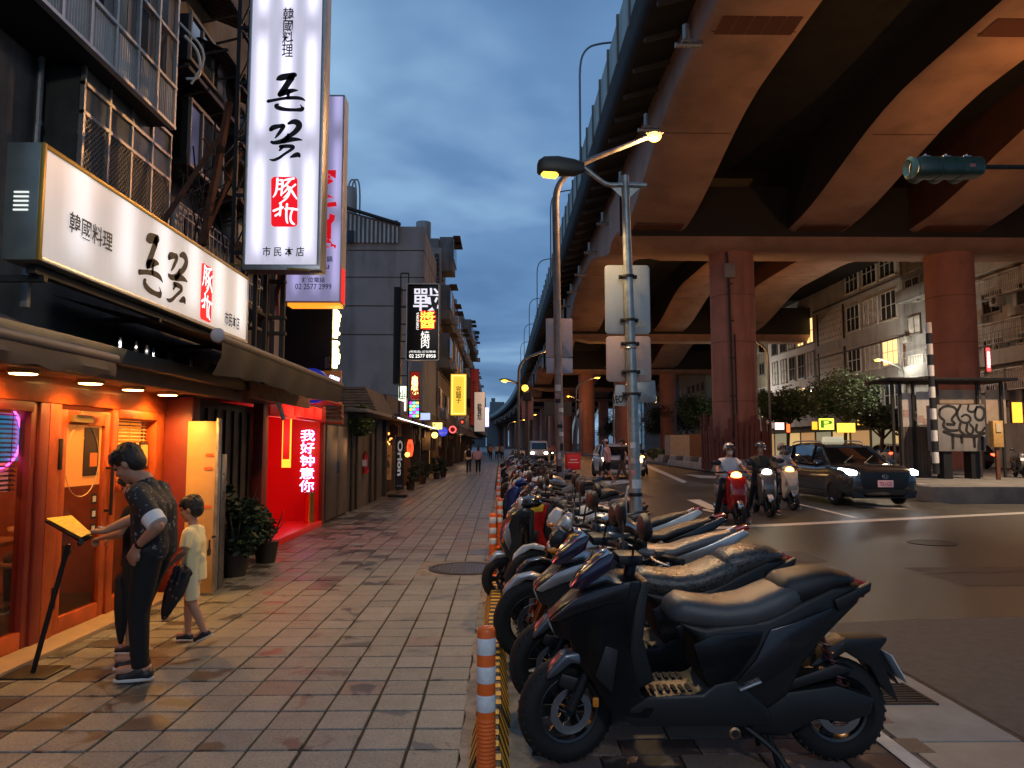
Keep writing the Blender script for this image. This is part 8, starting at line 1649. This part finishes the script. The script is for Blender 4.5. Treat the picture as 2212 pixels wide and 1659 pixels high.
    ce = .012 + coat; b = MB(); torso(b, ce)
    if J.get('hem'): cap(b, H + Vector((0, 0, .02)), (.14 + ce) * s, H - Vector((0, 0, J['hem'])) * s, (.15 + ce) * s, flat=True)
    for q, E_, W_ in ((1, 'LE', 'LW'), (-1, 'RE', 'RW')):
        sh = Ls if q > 0 else Rs; e_, w_ = S(J[E_]), S(J[W_])
        if long_sleeve: cap(b, sh, (.058 + ce) * s, e_, (.046 + ce) * s); cap(b, e_, (.046 + ce) * s, e_.lerp(w_, .92), (.032 + ce) * s, flat=True)
        else: cap(b, sh, (.058 + ce) * s, sh.lerp(e_, sleeve), (.05 + ce * 1.3) * s, flat=True)
    cap(b, Nk - (Nk - C) * .25, .075 * s, Nk - (Nk - C) * .05, .068 * s, flat=True); fuse(b, 'shirt', top, t, vox * s ** .5, 3)
    b = MB()
    for q in (1, -1): cap(b, H + ax * q * .07 * s, .115 * s * build, H + ax * q * .06 * s + Vector((0, 0, .08 * s)), .105 * s * build)
    for q, K_, A2 in ((1, 'LK', 'LA'), (-1, 'RK', 'RA')):
        hp = Lh if q > 0 else Rh; k_, a_ = S(J[K_]), S(J[A2])
        if shorts: cap(b, hp, .105 * s, hp.lerp(k_, .92), .085 * s, flat=True)
        else: cap(b, hp, .102 * s, k_, .072 * s); cap(b, k_, .070 * s, a_ + Vector((0, 0, .01)), .054 * s, flat=True)
    fuse(b, 'shorts' if shorts else 'trousers', bot, t, vox * s ** .5, 3)
    for q, A2 in ((1, 'LA'), (-1, 'RA')):
        a_ = S(J[A2]); f_ = Vector(J.get('toe' + A2[0], J.get('toe', (1, 0, 0)))).normalized(); f2 = Vector((f_.x, f_.y, f_.z * .5)); b = MB(); z_ = -.055 * s
        cap(b, a_ + f_ * (-.045 * s) + Vector((0, 0, z_ * .6)), .040 * s, a_ + f_ * .11 * s + Vector((0, 0, z_ * .75)), .036 * s); cap(b, a_ + Vector((0, 0, z_ * .2)), .045 * s, a_ + f_ * .05 * s + Vector((0, 0, z_ * .6)), .042 * s); o = fuse(b, 'shoe', shoe, t, .009 * s ** .5, 2)
        b = MB(); u_ = f_.cross(Vector((0, 1, 0)) if abs(f_.y) < .9 else Vector((1, 0, 0))).normalized(); zz_ = Vector((0, 0, 1)); sd = f_.cross(zz_).normalized(); up_ = sd.cross(f_); pts = []
        for k in range(16): a1 = 2 * math.pi * k / 16; pts.append(a_ + f_ * (.035 + .125 * math.cos(a1)) * s + sd * .043 * s * math.sin(a1) + up_ * (z_ * 1.28))
        b.loft([[p for p in pts], [p + up_ * .020 * s for p in pts]]); b.build('sole', shoec or white, t, bev=.004)
    return t, h, hs
stand = dict(H=(0, 0, .93), C=(.0, 0, 1.22), N=(.02, 0, 1.46), hd=(.04, 0, 1.62), LE=(-.03, .24, 1.15), LW=(.04, .26, .92), RE=(-.03, -.24, 1.15), RW=(.04, -.26, .92), LK=(.03, .09, .50), LA=(0, .10, .085), RK=(.03, -.09, .50), RA=(0, -.10, .085), toe=(1, 0, 0))
def J_(**k): d = dict(stand); d.update(k); return d
tee = M('white tee', (.80, .78, .76), .8, bump=.3, bs=12); tee2 = M('pink tee', (.60, .35, .36), .8, bump=.3, bs=12); blk = M('black cloth', (.005, .005, .006), .85, bump=.3, bs=14); jean = M('dark jeans', (.02, .022, .03), .8); shoeb = M('black shoe', (.015, .015, .016), .5); brown = M('brown trousers', (.09, .05, .035), .8)
# patterned shirt: a printed cloth
ps = M('black floral print shirt', (.014, .014, .016), .7, bump=.3, bs=14); nt_ = ps.node_tree; b_ = nt_.nodes['Principled BSDF']; vo = nt_.nodes.new('ShaderNodeTexNoise'); vo.inputs['Scale'].default_value = 34; vo.inputs['Detail'].default_value = 3; tc_ = nt_.nodes.new('ShaderNodeTexCoord'); nt_.links.new(tc_.outputs['Object'], vo.inputs['Vector']); rp = nt_.nodes.new('ShaderNodeValToRGB'); rp.color_ramp.elements[0].position = .60; rp.color_ramp.elements[0].color = (.012, .012, .014, 1); rp.color_ramp.elements[1].position = .70; rp.color_ramp.elements[1].color = (.24, .24, .23, 1); nt_.links.new(vo.outputs[0], rp.inputs[0]); nt_.links.new(rp.outputs[0], b_.inputs['Base Color'])
mj = J_(H=(.0, 0, .86), C=(.015, 0, 1.12), N=(.09, 0, 1.315), hd=(.20, .0, 1.425), pitch=.55, LE=(-.14, .27, 1.03), LW=(.02, .20, .895), hLW=(.5, -.15, -.85), nLW=(.3, .9, 0), RE=(.23, -.20, 1.04), RW=(.42, -.14, .95), hRW=(1, .05, .02), LK=(.05, .09, .46), LA=(.02, .10, .085), RK=(.14, -.12, .46), RA=(.16, -.16, .085), toe=(.95, .25, 0), curl=.35)
t, h, hs = person('young man in dark floral shirt and black trousers bending over the lit menu stand', (-2.34, 5.13, 0), math.pi, mj, ps, blk, shoeb, 1.0, .0095, sleeve=.72)
b = MB(); sh = Vector((.015, 0, 1.12)) + (Vector((.09, 0, 1.315)) - Vector((.015, 0, 1.12))) * .55 + Vector((0, .175, 0)); e_ = Vector((-.14, .27, 1.03)); b.tube([sh.lerp(e_, .70), sh.lerp(e_, .96)], [.069, .066], 16); b.build('rolled_cuff', tee, t)
b = MB(); b.tube([Vector((.0, .208, .91)), Vector((.015, .202, .90))], .031, 14); b.build('wristband', blackm, t)
b = MB(); [b.bar(Vector((.02 + .03 * k, .06, .062 + .0)) + Vector((.06, .02, .0)), Vector((.02 + .03 * k, .13, .062)) + Vector((.06, .02, .0)), .006) for k in range(4)]; b.build('shoelace', M('grey lace', (.35, .35, .35), .8), t)
wj = J_(pitch=.5, hd=(.10, 0, 1.60), LE=(.08, .22, 1.16), LW=(.30, .12, 1.10), RE=(.06, -.22, 1.15), RW=(.28, -.10, 1.08), hem=.10, curl=.9, toe=(1, .05, 0))
person('child in dark top and shorts half hidden behind the bending man, holding a phone', (-2.74, 5.75, 0), math.pi, wj, blk, blk, shoeb, .78, .011, shorts=True)
bj = J_(hd=(.05, 0, 1.62), pitch=.15, hs=1.28, LE=(.02, .25, 1.13), LW=(.19, .20, .98), RE=(.04, -.24, 1.15), RW=(.22, -.12, 1.02), hem=.16, LK=(-.04, .09, .50), LA=(-.20, .10, .16), RK=(.08, -.09, .50), RA=(.08, -.10, .085), toeL=(1, 0, -.45), toeR=(1, 0, 0), curl=1.0, N=(.02, 0, 1.43))
bt = M('cream yellow tee', (.90, .76, .40), .8, bump=.3, bs=14)
t, h, hs = person('small boy in oversized cream tee, pale shorts and black sneakers walking toward the restaurant', (-2.42, 5.98, 0), math.pi, bj, bt, M('pale shorts', (.80, .68, .42), .85, bump=.3), shoeb, .645, .010, shorts=True, sleeve=.8)
b = MB(); b.bx(-.165, -.155, -.02, .05, .82, .835); b.prism([(-.02, .68), (.03, .68), (.035, .72), (.01, .74), (.01, .80), (-.01, .80), (-.012, .74), (-.03, .71)], .004, 'X', -.120); b.build('back_print', ink, t)
# second layer of small belongings
b = MB(); q = Vector((-2.74 - .30 * .78, 5.75 - .02, 1.13 * .78 + .03)); b.box(q, (.13, .07, .008), Matrix.Rotation(.35, 3, 'Y')); tag(b.build('phone', M('phone', (.02, .02, .02), .15, emit=(.3, .25, .2), es=.3), None, bev=.004), 'small dark phone in the hands of the half hidden child', 'phone')
def umbrella(label, a, c, m, r_=.045):
    t = thing('umbrella', label, 'umbrella', tuple(a)); d = (c - a); L_ = d.length; b = MB(); pts = []; rs = []
    n = 18; dn = d.normalized(); s1 = dn.orthogonal().normalized(); s2 = dn.cross(s1); rings = []
    for k, (u, r2) in enumerate(((.22, .35), (.25, .8), (.3, 1.0), (.36, .9), (.40, .98), (.6, .95), (.75, .7), (.9, .4), (.96, .2))):
        rings.append([dn * L_ * u + (s1 * math.cos(q) + s2 * math.sin(q)) * r_ * r2 * (1 + .22 * math.sin(q * 7 + u * 6)) for q in [2 * math.pi * i / 28 for i in range(28)]])
    b.loft(rings); b.build('canopy', m, t, angle=70); b = MB(); b.tube([dn * .12 * L_, dn * L_], .006, 8); b.build('shaft', steel, t); b = MB(); b.tube([dn * 0, dn * .16 * L_], .014, 8); b.build('handle', blackm, t); return t
umbrella('long black folded umbrella hanging from the hand of the half hidden child', P(268, 1192, 5.68), P(260, 1400, 5.6), blk, .05)
fl = M('floral umbrella cloth', (.02, .018, .018), .6); fl2 = fl.node_tree; vo = fl2.nodes.new('ShaderNodeTexVoronoi'); vo.inputs['Scale'].default_value = 22; tcf = fl2.nodes.new('ShaderNodeTexCoord'); fl2.links.new(tcf.outputs['Object'], vo.inputs['Vector']); rp = fl2.nodes.new('ShaderNodeValToRGB'); rp.color_ramp.elements[0].position = .16; rp.color_ramp.elements[0].color = (.30, .16, .12, 1); rp.color_ramp.elements[1].position = .24; rp.color_ramp.elements[1].color = (.015, .014, .016, 1); fl2.links.new(vo.outputs[0], rp.inputs[0]); fl2.links.new(rp.outputs[0], fl2.nodes['Principled BSDF'].inputs['Base Color'])
umbrella('folded dark floral umbrella slanting down from the hand of the boy', P(412, 1188, 5.9), P(350, 1345, 5.72), fl, .065)
# menu stand
ms = thing('menu_stand', 'black menu stand with slanted tray on a leaning pole and flat base by the door', 'menu stand', (G(120, 1432).x, 5.22, 0)); o0 = Vector(ms.location)
b = MB(); b.box((-.02, .02, .006), (.36, .30, .010)); b.build('base', blackm, ms, bev=.003); b = MB(); b.tube([(0, 0, .01), P(148, 1176, 5.2) - o0], .017, 10); b.build('pole', blackm, ms)
cn = [P(97, 1123, 5.42) - o0, P(155, 1117, 5.45) - o0, P(199, 1157, 5.08) - o0, P(176, 1167, 5.0) - o0]; dn = Vector((0, 0, -.02)); b = MB(); b.loft([cn, [v + dn for v in cn]]); b.build('tray', blackm, ms, bev=.003); b = MB(); b.tube([cn[3] + Vector((0, 0, -.01)), cn[3] + Vector((-.12, .2, -.05))], .02, 6); b.build('tray_arm', blackm, ms)
mc = [v.lerp(sum(cn, Vector()) / 4, .05) + Vector((0, 0, .012)) for v in cn]; b = MB(); b.loft([mc, [v + Vector((0, 0, .004)) for v in mc]]); mn = tag(b.build('menu', M('menu sheet', (.85, .62, .08), .55, var=.25, vs=22), None), 'open yellow lit menu lying on the slanted tray of the stand', 'menu'); mn.location = o0
# diners
sj = dict(H=(0, 0, .52), C=(.03, 0, .78), N=(.07, 0, .98), hd=(.11, 0, 1.13), pitch=.2, LE=(.12, .24, .76), LW=(.36, .14, .78), RE=(.12, -.24, .76), RW=(.36, -.14, .78), LK=(.42, .12, .50), LA=(.40, .12, .085), RK=(.42, -.12, .50), RA=(.40, -.12, .085), toe=(1, 0, 0))
person('long haired diner in dark top seated inside behind the restaurant window', (-4.25, 5.75, 0), math.pi / 2, sj, M('wine top', (.16, .03, .03), .8), jean, shoeb, 1, .018, hair='long', female=True); person('diner in pale orange lit shirt leaning over the table behind the door glass', (-4.4, 7.45, 0), -math.pi / 2, dict(sj, C=(.10, 0, .76), N=(.2, 0, .94), hd=(.27, 0, 1.06)), M('pale shirt', (.55, .33, .2), .8), brown, shoeb, 1, .018)
# riders
wk = dict(H=(-.20, 0, .86), C=(-.16, 0, 1.12), N=(-.11, 0, 1.34), hd=(-.06, 0, 1.49), LE=(.0, .27, 1.10), LW=(.20, .30, 1.02), RE=(.0, -.27, 1.10), RW=(.20, -.30, 1.02), LK=(.14, .22, .66), LA=(.02, .33, .085), RK=(.14, -.22, .66), RA=(.02, -.33, .085), toe=(1, 0, 0), curl=1.1)
def rider(label, loc, rz, top, bot, J, helm, mask, bikelab, swp, src, feet=None, long_sleeve=False, coat=0):
    o = copy_tree(src, swp); o.location = loc; o.rotation_euler = (0, 0, rz); o['label'] = bikelab; o['group'] = 'ridden scooters waiting at the stop line'
    t, h, hs = person(label, loc, rz, J, top, bot, shoeb if feet is None else feet, .98, .013, hair='none', long_sleeve=long_sleeve, coat=coat, female=True)
    b = MB(); nr_, nm_ = 20, 12; vs_ = []                 # open faced helmet shell
    rings = []
    for i in range(nm_ + 1):
        ph = math.pi * .66 * i / nm_; rg = []
        for j in range(nr_):
            th = 2 * math.pi * j / nr_; fr_ = max(0, math.cos(th)); ph2 = ph * (1 - .36 * fr_ ** .6); rg.append(h(-.01 + .135 * math.sin(ph2) * math.cos(th), .115 * math.sin(ph2) * math.sin(th), .012 + .132 * math.cos(ph2)))
        rings.append(rg)
    b.loft(rings, cap=False); b.build('helmet', helm, t, fixn=True); b = MB(); b.loft([[h(.10 + dx, .10 * math.sin(a), z) + Vector((0, 0, 0)) - (h(.05 * (1 - math.cos(a)), 0, 0) - h(0, 0, 0)) for a in [(-1 + k / 5) * 1.1 for k in range(11)]] for dx, z in ((.035, .085), (.055, .04))], cap=False, closed=False); b.build('visor', M('helmet visor', (.05, .05, .055), .05, .3, coat=1), t, fixn=False)
    if mask:
        b = MB(); ell(b, h(.066, 0, -.062), (.052 * hs, .058 * hs, .046 * hs)); b.build('face_mask', mask, t)
    return t
hl_or = E('orange headlight', (1, .52, .08), 9); hl_w = E('white headlamp', (1, .97, .80), 14)
rz0 = -math.pi / 2
rw = dict(sw_(pt['red'], pt['silver'])); rw['headlight lens'] = hl_or; gw_ = dict(sw_(pt['grey'], pt['white'])); gw_['headlight lens'] = hl_w; gw_['clear lens'] = hl_w; yw_ = dict(sw_(pt['cream'], pt['silver'])); yw_['headlight lens'] = hl_or
p1_ = P(1587, 1130, 14.3)
rider('rider in white tee and white mask astride the red scooter, feet on the road', (4.62, 14.9, 0), rz0 - .06, tee, blk, wk, M('silver helmet', (.55, .55, .55), .25, .3, coat=.6), white, 'red scooter with glowing orange headlight at the stop line', rw, S_, M('pale pink shoe', (.5, .36, .33), .6))
rider('rider in dark olive jacket without mask on the grey scooter between the other two', (5.85, 16.6, 0), rz0 - .1, M('olive jacket', (.06, .05, .035), .8, bump=.3, bs=12), blk, dict(wk, hd=(-.06, .0, 1.52), yaw=-.5), M('dark grey helmet', (.10, .10, .105), .2, coat=.8), None, 'grey scooter with dazzling white headlight beside the red scooter', gw_, S_, None, True, .012)
rider('rider in light grey shirt and grey mask on the cream scooter next to the taxi', (6.95, 18.2, 0), rz0 - .05, M('light grey shirt', (.4, .4, .42), .8), jean, wk, M('beige helmet', (.30, .24, .18), .25, coat=.7), M('grey mask', (.3, .3, .3), .8), 'cream scooter with amber headlight farthest right of the three', yw_, S_)
rider('rider on the scooter with blazing headlight half hidden by the near lamp post', (P(1392, 990, 36).x, 37, 0), rz0, blk, blk, wk, M('dark grey helmet', (.10, .10, .105), .2, coat=.8), None, 'scooter with blazing amber headlight half hidden by the near lamp post', dict(gw_, **{'headlight lens': hl_or}), S_)
def beam(loc, tgt, e, c=(1, .9, .7)):
    ld = bpy.data.lights.new('headlight_beam', 'SPOT'); ld.energy = e; ld.color = c; ld.spot_size = R(70); ld.spot_blend = .8; ld.shadow_soft_size = .04; o = bpy.data.objects.new('headlight_beam', ld); col.objects.link(o); o.location = loc; o.rotation_euler = (Vector(tgt) - Vector(loc)).to_track_quat('-Z', 'Y').to_euler()
beam((4.58, 14.25, .95), (4.3, 6, 0), 8, (1, .55, .15)); beam((5.8, 15.9, .9), (5.4, 7, 0), 5); beam((8.6, 18.35, .75), (8.3, 9, 0), 5, (.9, .95, 1)); beam((10.2, 18.35, .75), (9.9, 9, 0), 5, (.9, .95, 1))
# walkers
walk = J_(LK=(.16, .09, .50), LA=(.26, .10, .10), RK=(-.02, -.09, .50), RA=(-.24, -.10, .13), toeR=(1, 0, -.4), LE=(-.10, .24, 1.16), LW=(-.06, .26, .93), RE=(.02, -.24, 1.16), RW=(.16, -.24, .96))
t, h, hs = person('man in white tee, black shorts and white cap walking across the road', (4.2, 29.2, 0), math.pi * .85, walk, tee2, blk, M('sandal', (.3, .28, .26), .6), 1.02, .018, shorts=True, sleeve=.8, build=1.08, fine=False); b = MB(); b.sph(h(0, 0, .05), (.115, .10, .085), 16, 8); b.box(h(.12, 0, .05), (.09, .13, .012)); b.build('cap', white, t); b = MB(); b.sph(h(0, 0, .028), (.118, .103, .045), 16, 8); b.build('cap_band', M('cap red', (.5, .03, .03), .6), t)
person('man in black shirt and brown trousers walking beside the man in the cap', (4.95, 29.9, 0), math.pi * .95, J_(**dict(walk, LA=(-.24, .10, .13), RA=(.26, -.10, .10), LK=(-.02, .09, .5), RK=(.16, -.09, .5))), blk, brown, tee, 1.02, .018, fine=False)
person('pedestrian in white tee with a black backpack walking away along the shops', (-1.72, 40.5, 0), math.pi / 2, walk, tee, jean, shoeb, .88, .022, fine=False); tag(MB().box((-1.72, 40.28, 1.08), (.27, .16, .38)).build('backpack', blk, bev=.05), 'black backpack on the back of the pedestrian in white', 'backpack')
person('woman in pink jacket walking away beside the backpack wearer', (-1.2, 40.2, 0), math.pi / 2, walk, tee2, blk, shoeb, .88, .022, female=True, long_sleeve=True, fine=False, hair='long')
for k, (x, y, m, l_) in enumerate(((-.95, 74, 'orange top', 'far walker in orange top'), (-.4, 78, 'white top', 'far walker in white top, second of the small group'), (.2, 76, 'grey top', 'far walker in grey top, right of the small group'), (-.1, 88, 'dim top', 'farthest walker behind the small group'), (-1.5, 95, 'dim blue top', 'tiny walker close to the shops far down the street'))):
    person(l_, (x, y, 0), (1, -1, 1, -1, 1)[k] * math.pi / 2, walk, M(m, ((.5, .22, .08), (.55, .55, .52), (.3, .3, .3), (.15, .13, .12), (.1, .12, .2))[k], .8), jean, shoeb, .95, .04, fine=False, hair='short')
# cyclist
cy = thing('bicycle', 'bicycle with small lamp ridden this way down the road', 'bicycle', (4.45, 64, 0), -math.pi / 2)
for x in (.52, -.52): o = MB(); o.lathe([(.31, -.018), (.335, 0), (.31, .018), (.30, 0)], 28, (x, 0, .335), 'Y'); o.build('wheel', rubber, cy)
b = MB(); b.tube([(.52, 0, .335), (.38, 0, .85), (-.12, 0, .80), (-.52, 0, .335), (-.05, 0, .30), (.38, 0, .80)], .02, 6); b.tube([(-.05, 0, .3), (-.18, 0, .92)], .018, 6); b.build('frame', blackm, cy); b = MB(); b.tube([(.34, -.28, 1.02), (.38, 0, .98), (.34, .28, 1.02)], .014, 6); b.build('handlebar', blackm, cy); MB().box((-.2, 0, .93), (.22, .14, .05)).build('saddle', blackm, cy, bev=.02); b = MB(); b.sph((.46, 0, .86), .05, 10, 6); b.build('lamp', hl_w, cy)
person('cyclist in red brown top riding toward the camera between the lamp posts', (4.45, 64, 0), -math.pi / 2, dict(wk, H=(-.18, 0, .98), C=(-.12, 0, 1.22), N=(-.05, 0, 1.42), hd=(.02, 0, 1.56), LW=(.30, .26, 1.06), RW=(.30, -.26, 1.06), LE=(.1, .28, 1.14), RE=(.1, -.28, 1.14), LK=(.2, .12, .75), LA=(.05, .12, .30), RK=(.14, -.12, .6), RA=(-.02, -.12, .18)), M('red brown top', (.3, .09, .07), .8), jean, shoeb, 1, .03, fine=False)
for o in (mt,): pass
